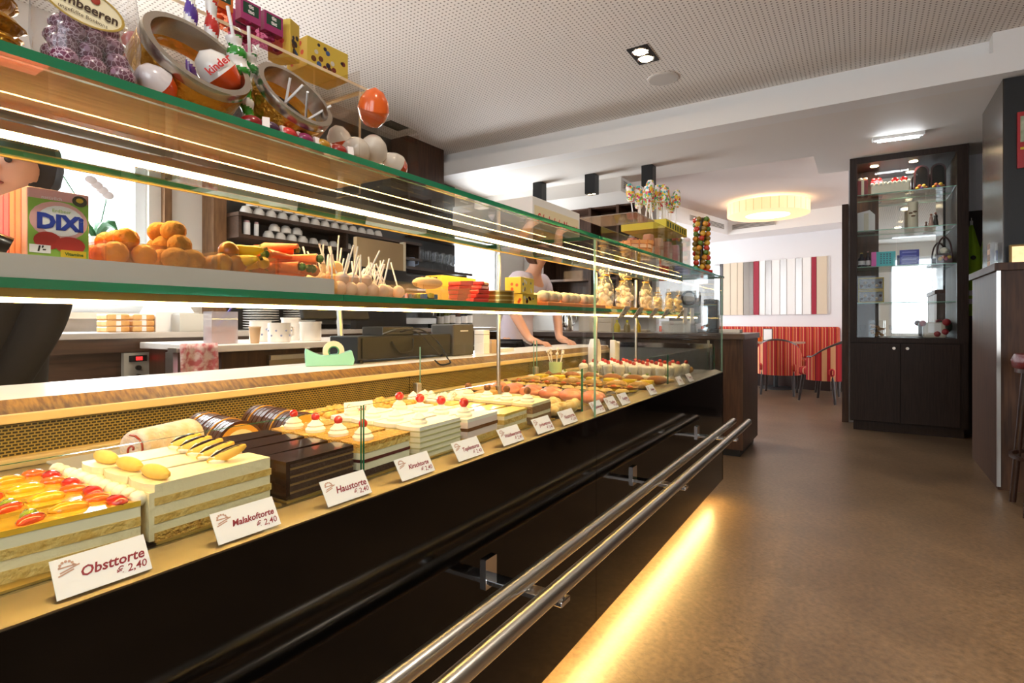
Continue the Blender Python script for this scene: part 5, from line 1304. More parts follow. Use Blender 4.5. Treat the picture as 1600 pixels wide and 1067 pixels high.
# ------------------------------------------------------------------ price cards
def price_card(label, y, name, price, xb=-0.7295, zb=0.780, wdt=0.094, h=0.0435, lean=32, x_axis=(0, 1, 0), rz=0, lines=None, loc=None):
    """card leaning back; local x runs along its lower edge, print faces the customer"""
    t = thing('price_card', label, 'price card', loc or (xb, y, zb), 0, 'price cards in the display')
    u = Vector(x_axis); back = Vector((0, 0, 1)).cross(u) * 1.0   # away from the reader
    v = (Vector((0, 0, 1)) * math.cos(rad(lean)) + back * math.sin(rad(lean)))
    n = u.cross(v)
    b = MB()
    c0 = [Vector((0, 0, 0)), u * wdt, u * wdt + v * h, v * h]
    th = n * -0.0012
    b.add(c0 + [p_ + th for p_ in c0], [(0, 1, 2, 3), (4, 7, 6, 5), (0, 4, 5, 1), (1, 5, 6, 2), (2, 6, 7, 3), (3, 7, 4, 0)])
    b.build('paper', M_paper, t)
    bb = MB()   # clear wedge that props the card from behind
    foot = back * (h * math.sin(rad(lean)) + 0.012)
    pts = [u * 0.002 + th, u * (wdt - .002) + th, u * (wdt - .002) + v * h * .95 + th, u * 0.002 + v * h * .95 + th, u * 0.002 + foot + Vector((0, 0, 0.004)), u * (wdt - .002) + foot + Vector((0, 0, 0.004))]
    bb.add(pts, [(3, 2, 5, 4), (0, 4, 5, 1)])
    bb.build('clear_prop', M_glassthin, t)
    P_ = lambda a, c: u * a + v * c
    if name:
        lettering(name, 0.0158 if len(name) < 11 else 0.0122, P_(wdt * .5 + (.0095 if not lines else 0), h * (.5 if not lines else .62)), u, v, M_red, t, shear=0.25, fat=0.00035)
    if lines: lettering(lines, 0.011, P_(wdt * .5, h * .3), u, v, M_red, t, shear=0.25, fat=0.0003)
    if price: lettering(price, 0.0122, P_(wdt * .78, h * .22), u, v, M_red, t, shear=0.2, fat=0.00012)
    e = MB()
    o_ = P_(0.014, h * .76) + n * 0.0004
    for k in range(7):
        a = rad(k * 30)
        q = o_ + u * (0.0065 * math.cos(a)) + v * (0.0055 * math.sin(a))
        e.add([q + u * 0.0016 * math.cos(j * math.pi / 3) + v * 0.0016 * math.sin(j * math.pi / 3) for j in range(6)], [(0, 1, 2, 3, 4, 5)])
    for (a0, b0), (a1, b1) in (((-.008, -.0005), (.009, -.0005)), ((-.007, -.006), (.012, -.001)), ((-.009, -.009), (.006, -.005))):
        d = Vector((0, 0, 0)) + u * (a1 - a0) + v * (b1 - b0); s_ = n.cross(d).normalized() * 0.0008
        q0 = o_ + u * a0 + v * b0; q1 = o_ + u * a1 + v * b1
        e.add([q0 - s_, q1 - s_, q1 + s_, q0 + s_], [(0, 1, 2, 3)])
    e.build('emblem', M_emblem, t)
    return t
for name, y, lab in (('Obsttorte', 0.236, 'fruit cake'), ('Malakoftorte', 0.412, 'ladyfinger cream cake'), ('Haustorte', 0.592, 'dark chocolate cake'), ('Kirschtorte', 0.762, 'cherry crumb cake'), ('Topfentorte', 0.934, 'white curd cake'), ('Waldbeertorte', 1.110, 'pale pink cherry cake'), ('Joghurttorte', 1.275, 'hazelnut cake'), ('Nusstorte', 1.425, 'twisted puff pastries')):
    price_card(f'white price card reading {name} in front of the {lab}', y, name, '€ 2,40')
for k, (y, nm) in enumerate(((1.645, 'Apfelstrudel'), (1.765, 'Topfen'), (1.885, 'Krapfen'), (2.20, 'Kekse'), (2.62, 'Brot'), (2.80, 'Becher'))):
    price_card(f'small white price card, {nth(k)} beyond the glass joint on the front ledge', y, nm, '€ 1,90', wdt=0.086)
price_card('upright white card with two red lines between crumble and cherry cake', 0.9, 'Badel', None, wdt=0.075, h=0.05, lean=10, lines='Cremeschnitte', x_axis=Vector((0.35, 0.94, 0)).normalized(), loc=(-1.078, 0.925, ZD + .045))
price_card('upright white card standing among the whipped cream pastries', 1.2, None, None, wdt=0.07, h=0.05, lean=10, lines='Topfentorte', x_axis=Vector((0.3, 0.95, 0)).normalized(), loc=(-1.075, 1.34, ZD + .03))
for k, (x, y) in enumerate(((-1.41, 3.15), (-1.38, 3.40))):
    t = thing('white_paper_bag', ('large' if k == 0 else 'small') + ' white paper bag standing at the back of the well', 'bag', (x, y, ZD))
    MB().prism([(-0.06, 0), (0.06, 0), (0.055, 0.15), (0.03, 0.19), (-0.03, 0.19), (-0.06, 0.14)] if k == 0 else [(-0.04, 0), (0.04, 0), (0.045, 0.17), (0.02, 0.16), (-0.035, 0.18)], 'x', -0.01, 0.03).build('paper', M_paper, t, bev=0.006)
    MB().box(-0.012, -0.01, -0.03, 0.03, 0.06, 0.1).build('print', mat('faint_pink', 'e8c8c0', 0.6), t)
# ------------------------------------------------------------------ goods on the glass shelf
ZS = 1.1315
gt = thing('shelf_tray', 'long flat light grey tray on the glass shelf under the sweets', 'tray', (-0.95, 0.2, ZS))
MB().box(-1.12, -0.828, Y0 + .02, 0.685, ZS, ZS + .004).build('base', mat('grey_tray_plastic', 'b9b4ac', 0.4), gt, world=True)
MB().box(-0.833, -0.828, Y0 + .02, 0.685, ZS + .004, ZS + .028).build('front_rim', mat('grey_tray_plastic'), gt, world=True)
MB().box(-1.12, -1.115, Y0 + .02, 0.685, ZS + .004, ZS + .028).build('rear_rim', mat('grey_tray_plastic'), gt, world=True)
MB().box(-1.115, -0.833, 0.68, 0.685, ZS + .004, ZS + .028).build('end_rim', mat('grey_tray_plastic'), gt, world=True)
MB().box(-1.115, -0.833, Y0 + .02, 0.68, ZS + .022, ZS + .025).build('raised_floor', mat('grey_tray_floor', 'c6c0b6', 0.5), gt, world=True)
ZG = ZS + .0255
M_pinkc = mat('pink_carton', 'e4a8a0', 0.5)
for k in range(9):
    x = -0.862 - k * 0.021
    t = thing('sweet_carton', 'pink strawberry sweets carton with the big blue name, front of its row' if k == 0 else f'pink strawberry sweets carton, {nth(k)} in the row behind the front one', 'carton', (x, 0.278, ZG), 0, 'strawberry sweets cartons')
    MB().box(-0.009, 0.009, -0.032, 0.032, 0, 0.088).build('box_body', mat('pink_carton_side', 'e8906a', 0.5) if k in (1, 2) else (M_pinkc if k == 0 else mat('rose_carton', 'd86a78', 0.5)), t, bev=0.0015)
    if k == 0:
        def blob(nm, cy, cz, ry, rz_, c, x=0.0095, n=20):
            b = MB(); b.add([(x, cy + ry * math.cos(2 * math.pi * i / n), cz + rz_ * math.sin(2 * math.pi * i / n)) for i in range(n)], [tuple(range(n))])
            return b.build(nm, mat('print_' + c, c, 0.5), t)
        MB().box(0.009, 0.0093, -0.031, 0.031, 0.004, 0.075).build('green_print', mat('print_8fb848', '8fb848', 0.5), t)
        blob('pink_arch', 0.0, 0.05, 0.03, 0.024, 'e8b0a8', 0.0096); blob('white_oval', 0.002, 0.05, 0.024, 0.019, 'f4f2ee', 0.0099)
        blob('strawberry_print', -0.012, 0.024, 0.014, 0.011, 'b8322c', 0.0102); blob('strawberry_print', 0.011, 0.02, 0.016, 0.011, 'c03830', 0.0103)
        blob('eye_badge', 0.021, 0.078, 0.008, 0.007, '4a4436', 0.0103); blob('eye_badge_ring', 0.021, 0.079, 0.004, 0.003, 'e0b840', 0.0105)
        MB().box(0.0104, 0.0106, -0.03, -0.009, 0.008, 0.018).build('price_sticker', mat('sticker_white', 'f0f0ee', 0.5), t)
        MB().box(0.0104, 0.0106, 0.001, 0.028, 0.004, 0.014).build('yellow_print', mat('print_yellow', 'd8b828', 0.5), t)
        Mblu = mat('print_blue', '1f3a9c', 0.5)
        U, Vv = (0, 1, 0), (0, 0, 1)
        lettering('DIXi', 0.025, (0.0105, 0.001, 0.047), U, Vv, Mblu, t, fat=0.0014)
        lettering('1\'-', 0.009, (0.0107, -0.019, 0.013), U, Vv, M_matblack, t, shear=.2, fat=.0005)
        lettering('Erdbeer', 0.006, (0.0105, 0.002, 0.062), U, Vv, mat('print_8fb848'), t)
        lettering('Vitamine', 0.0055, (0.0107, 0.015, 0.009), U, Vv, mat('print_green_dark', '4a6a20', 0.5), t, fat=.0002)
        lettering('natürlich', 0.006, (0.0105, -0.008, 0.077), U, Vv, M_paper, t)
for k in range(4):
    t = thing('liquorice_twist', ('nearest', 'second', 'third', 'farthest')[k] + ' dark liquorice bundle beside the row of pink cartons', 'sweet', (-0.855 - .03 * k, 0.212 - .004 * k, ZG), R.uniform(-.4, .4), 'liquorice bundles')
    MB().tube([(0, -.02, .012), (.004, 0, .02), (0, .018, .012)], .011, 8).build('bundle', mat('liquorice', '1a1210', .3, coat=.4), t, smooth=True)
    MB().ring([(.011, -.004), (.013, -.004), (.013, .004), (.011, .004)], c=(.004, 0, .02), n=12, M=Matrix.Rotation(rad(90), 3, 'X')).build('gold_tie', M_gold, t)
def tub(label, y0, y1, h=0.032, x0=-1.0, x1=-0.845, z=ZG):
    t = thing('plastic_tub', label, 'tub', ((x0 + x1) / 2, (y0 + y1) / 2, z), 0, 'clear sweet tubs on the shelf')
    for a in ((x0, x0 + .0015, y0, y1), (x1 - .0015, x1, y0, y1), (x0, x1, y0, y0 + .0015), (x0, x1, y1 - .0015, y1)):
        MB().box(*a, z, z + h).build('wall', glassmat('tub_plastic', (0.96, 0.93, 0.88), haze=('f0d8b0', 0.05)), t, world=True)
    MB().box(x0, x1, y0, y1, z, z + .0015).build('floor', mat('tub_floor', 'e8d8b8', 0.5), t, world=True)
    return t
def heap(proto, n, x0, x1, y0, y1, z, r, fmt, group, layers=3, shrink=.8):
    """loose pile: layered grid with jitter, wider at the bottom"""
    spots = []
    l = 0
    while len(spots) < n and l < 8:
        m = r * (1 + l * shrink)
        c = max(1, int((x1 - x0 - 2 * m) / (2 * r)) + 1); rws = max(1, int((y1 - y0 - 2 * m) / (2 * r)) + 1)
        for i in range(c * rws):
            if len(spots) >= n: break
            u = (i % c + .5) / c; v_ = (i // c + .5) / rws
            spots.append((x1 - m + r * .5 - (x1 - x0 - 2 * m + r) * u + R.uniform(-.25, .25) * r, y0 + m - r * .5 + (y1 - y0 - 2 * m + r) * v_ + R.uniform(-.25, .25) * r, z + l * r * 1.4, R.uniform(0, 6.28)))
        l += 1
    return spread(proto, spots, fmt, group)
def simple(name, cat, m, r, sx=1, sy=1, sz=1, extra=None):
    t = thing(name, name, cat, (0, 0, 0), 0)
    MB().ball((0, 0, r * sz), r, sx, sy, sz, n=12, k=7).build('body', m, t, smooth=True)
    if extra: extra(t)
    return t
tub('clear tub of marzipan oranges and kiwis next to the strawberry cartons', 0.325, 0.475)
def stalk(t): MB().cyl((0, 0, 0.029), (0, 0, 0.033), 0.003, n=6).build('stalk', mat('stalk_green', '4a6a28', 0.6), t)
heap(simple('marzipan_orange', 'marzipan', mat('orange_skin', 'e8941e', 0.45, bump=(150, .3)), 0.0165, extra=stalk), 11, -0.995, -0.85, 0.328, 0.405, ZG + .002, 0.0165, 'round marzipan orange, {n} in the tub beside the strawberry cartons', 'marzipan oranges')
heap(simple('marzipan_kiwi', 'marzipan', mat('kiwi_skin', 'a87428', 0.8, var=('c08a38', 60), bump=(200, .4)), 0.0165, 1.2, 1, 1), 13, -0.995, -0.85, 0.40, 0.476, ZG + .002, 0.0165, 'brown marzipan kiwi, {n} in the tub beside the oranges', 'marzipan kiwis')
tub('clear tub of marzipan bananas and apples', 0.48, 0.575)
heap(simple('marzipan_apple', 'marzipan', mat('apple_skin', '8a2018', 0.35, var=('c8a020', 12)), 0.016, extra=stalk), 9, -0.995, -0.85, 0.480, 0.545, ZG + .002, 0.016, 'red and yellow marzipan apple, {n} in the tub', 'marzipan apples', layers=2)
bn = thing('marzipan_banana', 'b', 'marzipan', (0, 0, 0), 0)
MB().tube([(-0.026, 0, 0.014), (-0.013, 0.004, 0.011), (0, 0.006, 0.01), (0.013, 0.004, 0.011), (0.026, 0, 0.014)], [.004, .009, .01, .009, .003], 8).build('fruit', mat('banana_skin', 'ecc01c', 0.45), bn, smooth=True)
MB().cyl((0.026, 0, 0.014), (0.032, -0.002, 0.017), 0.003, n=6).build('tip', mat('banana_tip', '6a5a20', 0.7), bn)
heap(bn, 12, -0.995, -0.85, 0.52, 0.578, ZG + .014, 0.014, 'yellow marzipan banana, {n} in the tub with the apples', 'marzipan bananas')
tub('clear tub of marzipan carrots at the end of the grey tray', 0.58, 0.68)
ca = thing('marzipan_carrot', 'c', 'marzipan', (0, 0, 0), 0)
MB().cyl((-0.035, 0, 0.011), (0.035, 0, 0.009), 0.004, 0.011, n=10).build('root', mat('carrot_orange', 'e8622a', 0.45, var=('f08a48', 30)), ca, smooth=True)
MB().ball((0.04, 0, 0.01), 0.008, n=7, k=4).build('leaf_tuft', mat('stalk_green'), ca)
heap(ca, 20, -0.98, -0.86, 0.585, 0.68, ZG + .012, 0.014, 'orange marzipan carrot, {n} in the tub at the end of the grey tray', 'marzipan carrots', layers=4)
tub('wide clear tub full of stick lollipops', 0.70, 0.93, 0.036, z=ZS)
lp = thing('stick_lollipop', 'l', 'lollipop', (0, 0, 0), 0)
MB().ball((0, 0, 0.014), 0.0145, n=12, k=7).build('candy', mat('pale_pink_candy', 'eec4b4', 0.4, coat=0.4, var=('f4e0d0', 30)), lp, smooth=True)
MB().cyl((0, 0, 0.026), (0.004, 0.006, 0.085), 0.0018, n=6).build('stick', M_paper, lp)
ls = heap(lp, 44, -0.995, -0.85, 0.71, 0.92, ZS + .002, 0.0145, 'pale pink lollipop with a white stick, {n} in the wide tub', 'stick lollipops in the tub')
for o in ls: o.rotation_euler = (R.uniform(-.55, .55), R.uniform(-.4, .4), R.uniform(0, 6.28))
lp2 = dup(lp, (0, 0, 0))
for c in lp2.children:
    if c.name.startswith('candy'): c.data = c.data.copy(); c.data.materials[0] = mat('peach_candy', 'f0b060', 0.35, coat=0.4, var=('f4d8a0', 30))
ls = heap(lp2, 6, -0.93, -0.85, 0.705, 0.765, ZS + .002, 0.0145, 'peach coloured lollipop with a white stick, {n} at the tub corner', 'peach lollipops in the tub', layers=2)
for o in ls: o.rotation_euler = (R.uniform(-.5, .5), R.uniform(-.3, .3), R.uniform(0, 6.28))
tub('clear tub of wrapped fruit gums', 0.95, 1.13, 0.034, z=ZS)
for c, nm in (('c84a48', 'red'), ('7a9a28', 'green'), ('4a78b8', 'blue'), ('e0c040', 'yellow')):
    g = thing('wrapped_gum', 'g', 'sweet', (0, 0, 0), 0)
    MB().box(-0.013, 0.013, -0.009, 0.009, 0, 0.011).build('wrapper', mat('gum_' + c, c, 0.25, coat=0.4), g, bev=0.003)
    MB().prism([(-0.013, 0.005), (-0.021, 0), (-0.021, 0.011)], 'y', -0.006, 0.006).build('twist', mat('gum_' + c), g)
    heap(g, 7, -0.995, -0.85, 0.952, 1.13, ZS + .002 + R.uniform(0, .004), 0.012, nm + ' wrapped fruit gum, {n} in the tub below the gingerbread', nm + ' fruit gums', layers=2)
t = thing('gingerbread_heart', 'iced gingerbread shape lying on the fruit gums', 'gingerbread', (-0.92, 1.05, ZS + .034), rad(80))
MB().ball((0, 0, 0.012), 0.045, 1, .55, .35, n=16, k=8).build('cake', mat('gingerbread', 'c9a47a', 0.7), t, smooth=True)
for k in range(3):
    MB().tube([(-0.02 + k * .02, -0.012, 0.026), (-0.015 + k * .02, 0.008, 0.0275)], 0.0018, 6).build('icing_line', M_cho, t)
for k in range(5):
    t = thing('red_wafer', nth(k) + ' red wrapped wafer bar from the bottom of its stack', 'wafer', (-0.90, 1.195, ZS + .0115 * k), rad(8 * k - 12), 'red wafer bars')
    MB().box(-0.05, 0.05, -0.028, 0.028, 0, 0.011).build('wrapper', mat('red_wrapper', 'd4362c', 0.3, coat=0.3), t, bev=0.003)
    MB().box(-0.015, 0.02, -0.029, 0.029, 0.0005, 0.0115).build('print_band', mat('dark_wrapper_print', '8c1a1a', 0.35), t)
for k in range(3):
    t = thing('coin_tin', nth(k) + ' round golden tin from the bottom of the pile beside the red wafers', 'tin', (-0.90, 1.335, ZS + .013 * k), 0, 'golden tins')
    MB().cyl((0, 0, 0), (0, 0, 0.012), 0.047, n=28).build('body', mat('dark_brass', '9a7a34', 0.3, 0.8), t, smooth=True)
    MB().ring([(0.044, 0.009), (0.0485, 0.009), (0.0485, 0.0125), (0.044, 0.0125)], n=28).build('lid_rim', mat('pale_brass', 'd8c080', 0.3, 0.8), t, smooth=True)
M_yel = mat('yellow_carton', 'dcbc48', 0.45)
def spotted_box(label, loc, sx, sy, sz, rz=0, dots=9, seed=1, group='spotted yellow cartons'):
    r = random.Random(seed)
    t = thing('spotted_carton', label, 'carton', loc, rz, group)
    MB().box(-sx / 2, sx / 2, -sy / 2, sy / 2, 0, sz).build('box_body', M_yel, t, bev=0.001)
    for k in range(dots):
        y, z, q = r.uniform(-sy / 2 + .008, sy / 2 - .008), r.uniform(.008, sz - .008), r.uniform(.003, .006)
        c = r.choice(('2a2440', '6a3a1c', 'd8d0c0', '7a2c20', '3a5a90'))
        MB().cyl((sx / 2, y, z), (sx / 2 + .0005, y, z), q, n=10).build('ball_print', mat('ballprint_' + c, c, 0.4), t)
    for k in range(3):
        x, z = r.uniform(-sx / 2 + .008, sx / 2 - .008), r.uniform(.008, sz - .008)
        MB().cyl((x, -sy / 2, z), (x, -sy / 2 - .0005, z), .005, n=10).build('ball_print', mat('ballprint_d8502c', 'd8502c', 0.4), t)
    return t
spotted_box('large spotted yellow carton at the back of the shelf', (-1.06, 1.32, ZS), 0.06, 0.17, 0.085, seed=2)
spotted_box('lower spotted yellow carton near the glass joint', (-0.90, 1.47, ZS), 0.06, 0.09, 0.035, seed=3)
spotted_box('upper spotted yellow carton stacked near the glass joint', (-0.905, 1.465, ZS + .0355), 0.055, 0.095, 0.05, rz=.1, seed=4)
# plaited loaves on an orange board
t = thing('pastry_board', 'orange brown board below the plaited white loaves', 'board', (-0.93, 1.8, ZS))
MB().box(-1.06, -0.85, 1.55, 2.02, ZS, ZS + .014).build('plank', mat('orange_board', 'cf7a44', 0.5), t, world=True, bev=0.003)
pb = thing('plaited_loaf', 'p', 'loaf', (0, 0, 0), 0)
for k in range(5):
    MB().ball((R.uniform(-.004, .004), -0.05 + k * 0.025, 0.02), 0.024, .9, .85, .8, n=10, k=6, M=Matrix.Rotation(rad(35 * (-1) ** k), 3, 'Z')).build('dough_strand', mat('pale_dough', 'ecd9a8', 0.6, var=('f4e8c8', 40)), pb, smooth=True)
spread(pb, [(-0.89, 1.63, ZS + .014), (-0.89, 1.78, ZS + .014), (-0.89, 1.93, ZS + .014), (-0.99, 1.68, ZS + .014), (-0.99, 1.85, ZS + .014)], 'pale plaited sugar loaf, {n} on the orange board', 'plaited loaves')
# bagged biscuits farther along
t = thing('pastry_board', 'golden board under the bagged biscuits', 'board', (-0.95, 2.4, ZS))
MB().box(-1.06, -0.85, 2.08, 2.75, ZS, ZS + .012).build('plank', mat('golden_board', 'e0a03c', 0.5), t, world=True, bev=0.003)
M_bag = glassmat('bag_film', (0.97, 0.97, 0.96), ior=1.5, gloss=0.08, haze=('fff4dc', 0.14))
def bag(label, loc, m_in, h=0.16, w_=0.085, group='bags of biscuits on the shelf', seed=0, pieces=12, top=True):
    r = random.Random(seed)
    t = thing('biscuit_bag', label, 'bag', loc, r.uniform(-.3, .3), group)
    v, f = [], []
    prof = [(1, .7, 0), (1.08, .9, .25), (1.0, .75, .55), (.45, .3, .74), (.3, .2, .8), (.75, .35, 1.0)]
    n = 14
    for a, d, q in prof:
        for i in range(n):
            an = 2 * math.pi * i / n
            v.append((w_ / 2 * d * .7 * math.cos(an), w_ / 2 * a * math.sin(an), h * q))
    for j in range(len(prof) - 1):
        for i in range(n):
            f.append((j * n + i, j * n + (i + 1) % n, (j + 1) * n + (i + 1) % n, (j + 1) * n + i))
    MB().add(v, f).build('film', M_bag, t, smooth=True)
    for k in range(pieces):
        q = k / pieces
        MB().ball((r.uniform(-.3, .3) * w_ * .5, r.uniform(-.35, .35) * w_, 0.012 + q * h * .5), 0.014, 1, 1, .6, n=8, k=5, M=Matrix.Rotation(r.uniform(0, 3), 3, 'X')).build('biscuit', m_in, t, smooth=True)
    MB().ring([(w_ * .13, h * .76), (w_ * .19, h * .76), (w_ * .19, h * .79), (w_ * .13, h * .79)], n=10).build('tie', M_gold, t)
    return t
M_bisc = mat('bag_biscuit', 'e8c888', 0.7, var=('f2dcae', 40)); M_merg = mat('bag_meringue', 'f4ead0', 0.6)
for k in range(5):
    bag(f'tied clear bag of pale meringues, {nth(k)} along the golden board', (-0.90 - .07 * (k % 2), 2.14 + k * 0.125, ZS + .012), M_merg if k % 2 == 0 else M_bisc, 0.17, 0.1, seed=k + 5)
for k in range(6):
    bag(f'tied clear bag of golden biscuits, {nth(k)} towards the end glass', (-0.90 - .08 * (k % 2), 2.82 + k * 0.095, ZS), M_bisc, 0.13, 0.085, seed=k + 20)
for k, y in enumerate((2.06, 2.22, 2.42, 2.6, 2.86)):
    price_card(f'hanging white price tag, {nth(k)} on the shelf edge beyond the glass joint', y, None, '€ 2,90', wdt=0.06, h=0.055, lean=-35, lines='Kekse', loc=(-0.816, y, ZS - .035))
for k, y in enumerate((2.98, 3.12)):
    t = thing('blank_tag', ('near' if k == 0 else 'far') + ' plain pale tag clipped to the shelf end', 'tag', (-0.80, y, ZS - .06), 0, 'blank tags')
    MB().box(-0.001, 0.001, -0.04, 0.04, 0, 0.085).build('card', M_paper, t)

# ------------------------------------------------------------------ sweets on top of the counter
ZTOP = 1.357
tb2 = thing('counter_board', 'thin tan wooden board lying on the counter top under the sweets', 'board', (-0.86, 0.1, ZTOP))
MB().box(-0.985, -0.735, Y0 + .05, 0.768, ZTOP, ZTOP + .005).build('plank', mat('tan_plank', 'c9a878', 0.5, var=('a88858', 10), stretch=(8, .8, 1)), tb2, world=True)
ZC = ZTOP + .0055
rs = thing('acrylic_riser', 'clear acrylic riser shelf above the sweets on the counter top', 'shelf', (-1.0, 0.45, ZTOP))
M_acr = glassmat('acrylic', (0.95, 0.93, 0.9), ior=1.35)
M_acre = mat('lit_acrylic_edge', 'f0d8b4', 0.3, emit=('f0d0a0', 0.0))  # beige paints in the light caught by the clear edges
MB().box(-1.09, -0.92, 0.1, 0.856, 1.588, 1.594, thin='z').build('shelf_sheet', [M_acr, M_acre], rs, world=True)
for y in (0.12, 0.84):
    MB().box(-1.09, -0.935, y, y + .006, ZC, 1.588, thin='y').build('side_sheet', [M_acr, M_acre], rs, world=True)
ZR = 1.5945
# gold wrapped chocolates in a bag
gd = thing('gold_chocolate', 'g', 'chocolate', (0, 0, 0), 0)
MB().ball((0, 0, 0.012), 0.026, 1.1, .6, .45, n=12, k=7).build('foil', M_gold, gd, smooth=True)
MB().ring([(0.026, 0.011), (0.029, 0.012), (0.026, 0.013)], n=14).xf(Matrix.Diagonal((1.1, .65, 1, 1))).build('foil_seam', M_gold, gd)
heap(gd, 46, -0.84, -0.745, 0.10, 0.228, ZC, 0.017, 'gold foil wrapped chocolate, {n} in the heap at the near end', 'gold wrapped chocolates', shrink=.15)
# raspberry sweets bag
def berry_mat():
    m = bpy.data.materials.new('berry_lattice'); m.use_nodes = True
    nt = m.node_tree; b = nt.nodes['Principled BSDF']; b.inputs['Roughness'].default_value = 0.25; b.inputs['Coat Weight'].default_value = 0.4
    tc = nt.nodes.new('ShaderNodeTexCoord'); vo = nt.nodes.new('ShaderNodeTexVoronoi'); vo.feature = 'DISTANCE_TO_EDGE'; vo.inputs['Scale'].default_value = 190
    nt.links.new(tc.outputs['Object'], vo.inputs['Vector'])
    r = nt.nodes.new('ShaderNodeValToRGB'); r.color_ramp.elements[0].position = .03; r.color_ramp.elements[1].position = .10
    r.color_ramp.elements[0].color = lin('c9a8bb'); r.color_ramp.elements[1].color = lin('6a2f4c')
    nt.links.new(vo.outputs['Distance'], r.inputs[0]); nt.links.new(r.outputs[0], b.inputs['Base Color'])
    return m
rb = thing('raspberry_sweet', 'r', 'sweet', (0, 0, 0), 0)
MB().ball((0, 0, 0.013), 0.0135, 1, 1.15, .95, n=14, k=8).build('candy', berry_mat(), rb, smooth=True)
MB().cyl((0, 0.0135, 0.013), (0, 0.0155, 0.013), 0.004, 0.003, n=8).build('calyx', mat('berry_light', 'a87a96', 0.3, coat=0.4), rb, smooth=True)
heap(rb, 26, -0.815, -0.738, 0.232, 0.328, ZC, 0.0125, 'purple raspberry shaped sweet, {n} in the labelled bag', 'raspberry sweets', shrink=.3)
hb_ = thing('sweet_bag', 'clear bag of purple raspberry sweets with a cream oval name print', 'bag', (-0.775, 0.28, ZC))
M_film = glassmat('sweet_bag_film', (0.97, 0.97, 0.97), ior=1.5, gloss=0.06, haze=('f0ecf0', 0.07))
v, f = [], []
for q, wy, wx in ((0, .048, .036), (.3, .053, .045), (.6, .052, .04), (.85, .05, .02), (1, .05, .006)):
    for i in range(16):
        an = 2 * math.pi * i / 16
        v.append((wx * math.cos(an), wy * math.copysign(abs(math.sin(an)) ** .6, math.sin(an)), 0.15 * q))
for j in range(4):
    for i in range(16): f.append((j * 16 + i, j * 16 + (i + 1) % 16, (j + 1) * 16 + (i + 1) % 16, (j + 1) * 16 + i))
MB().add(v, f).build('film', M_film, hb_, smooth=True)
n = 28
ov = [Vector((0.047, -0.020 + 0.040 * math.cos(2 * math.pi * i / n), 0.068 + 0.021 * math.sin(2 * math.pi * i / n))) for i in range(n)]
rot = Matrix.Translation((0.047, -.020, .068)) @ Matrix.Rotation(rad(-6), 4, 'X') @ Matrix.Translation((-0.047, .020, -.068))
MB().add([rot @ p_ for p_ in ov], [tuple(range(n))]).build('oval_print', mat('cream_oval', 'efe6c4', 0.5), hb_)
MB().ring([(1.0, 0), (.93, 0), (.93, .0006), (1.0, .0006)], n=28).xf(rot @ Matrix.Translation((0.0472, -.020, .068)) @ Matrix.Rotation(rad(90), 4, 'Y') @ Matrix.Diagonal((0.0205, 0.0395, 1, 1))).build('gold_border', mat('oval_gold', 'b89a48', 0.4), hb_)
u3 = (rot.to_3x3() @ Vector((0, 1, 0))); v3 = (rot.to_3x3() @ Vector((0, 0, 1)))
lettering('Himbeeren', 0.0145, rot @ Vector((0.0478, -.020, .067)), u3, v3, mat('brown_print', '3a2418', 0.5), hb_, fat=.0003)
lettering('ungefüllte Bonbons', 0.006, rot @ Vector((0.0478, -.020, .056)), u3, v3, mat('brown_print'), hb_)
for k in range(3):
    MB().ball((0.048, -0.034 + k * .012, 0.079 + (.002 if k == 1 else 0)), 0.005, .15, 1, 1, n=8, k=5).build('berry_print', mat('berry_print', 'a83a2c', 0.5), hb_)
# clear bag with red and orange sweets between the berries and the first jar
hb2 = thing('sweet_bag', 'clear bag of red and orange sweets beside the first jar', 'bag', (-0.865, 0.345, ZC), .3)
MB().add([(p_[0] * .9, p_[1] * .8, p_[2] * .95) for p_ in v], f).build('film', M_film, hb2, smooth=True)
for k in range(9):
    MB().ball((R.uniform(-.012, .015), R.uniform(-.025, .025), 0.02 + .0135 * k), 0.016, 1, .8, .8, n=9, k=6).build('sweet', mat(('orange_sweet', 'red_sweet', 'pale_sweet')[k % 3], ('e2572a', 'c03a30', 'e8d8d0')[k % 3], 0.25, coat=0.5), hb2, smooth=True)
# glass jars with slanted steel mouths
def steel_jar(label, c, Rr, loc_label):
    t = thing('candy_jar', label, 'jar', (c[0] - .055, c[1], ZC))
    a = Vector((0.82, 0.04, 0.56)).normalized()
    q = Vector((0, 0, 1)).rotation_difference(a).to_matrix()
    off = Vector((c[0], c[1], c[2])) - t.location
    prof = [(Rr * .86, 0.0), (Rr * .99, 0.0), (Rr, -0.003), (Rr, -0.014), (Rr * .86, -0.03)]
    MB().ring(prof, c=off, n=48, M=q).build('steel_rim', mat('satin_rim', 'b5aca0', 0.25, 0.95), t, smooth=True)
    MB().ring([(Rr * .985, -.014), (Rr * .995, -.016), (Rr * .995, -.05), (Rr * .95, -.05), (Rr * .95, -.014)], c=off, n=48, M=q).build('gold_lit_band', M_gold, t, smooth=True)  # gold colour paints in the warm light on the glass band
    cen = off - a * 0.075
    zz = cen.z
    b = MB()
    prof = []
    K = 12
    for j in range(K + 1):
        th = math.pi * j / K
        prof.append((max(1e-4, math.sin(th)) * Rr * 1.06, -math.cos(th) * Rr * 1.06))
    prof = [p_ for p_ in prof if p_[1] < Rr * .55]
    b.lathe(prof, c=cen, n=28, M=q)
    b.v = [(x, y, max(z, 0.001)) for x, y, z in b.v]
    o = b.build('glass_body', glassmat('jar_glass', (0.97, 0.97, 0.95), ior=1.5), t, smooth=True)
    return t
steel_jar('candy jar with a slanted steel mouth holding the toy egg', (-0.775, 0.412, 1.452), 0.073, '')
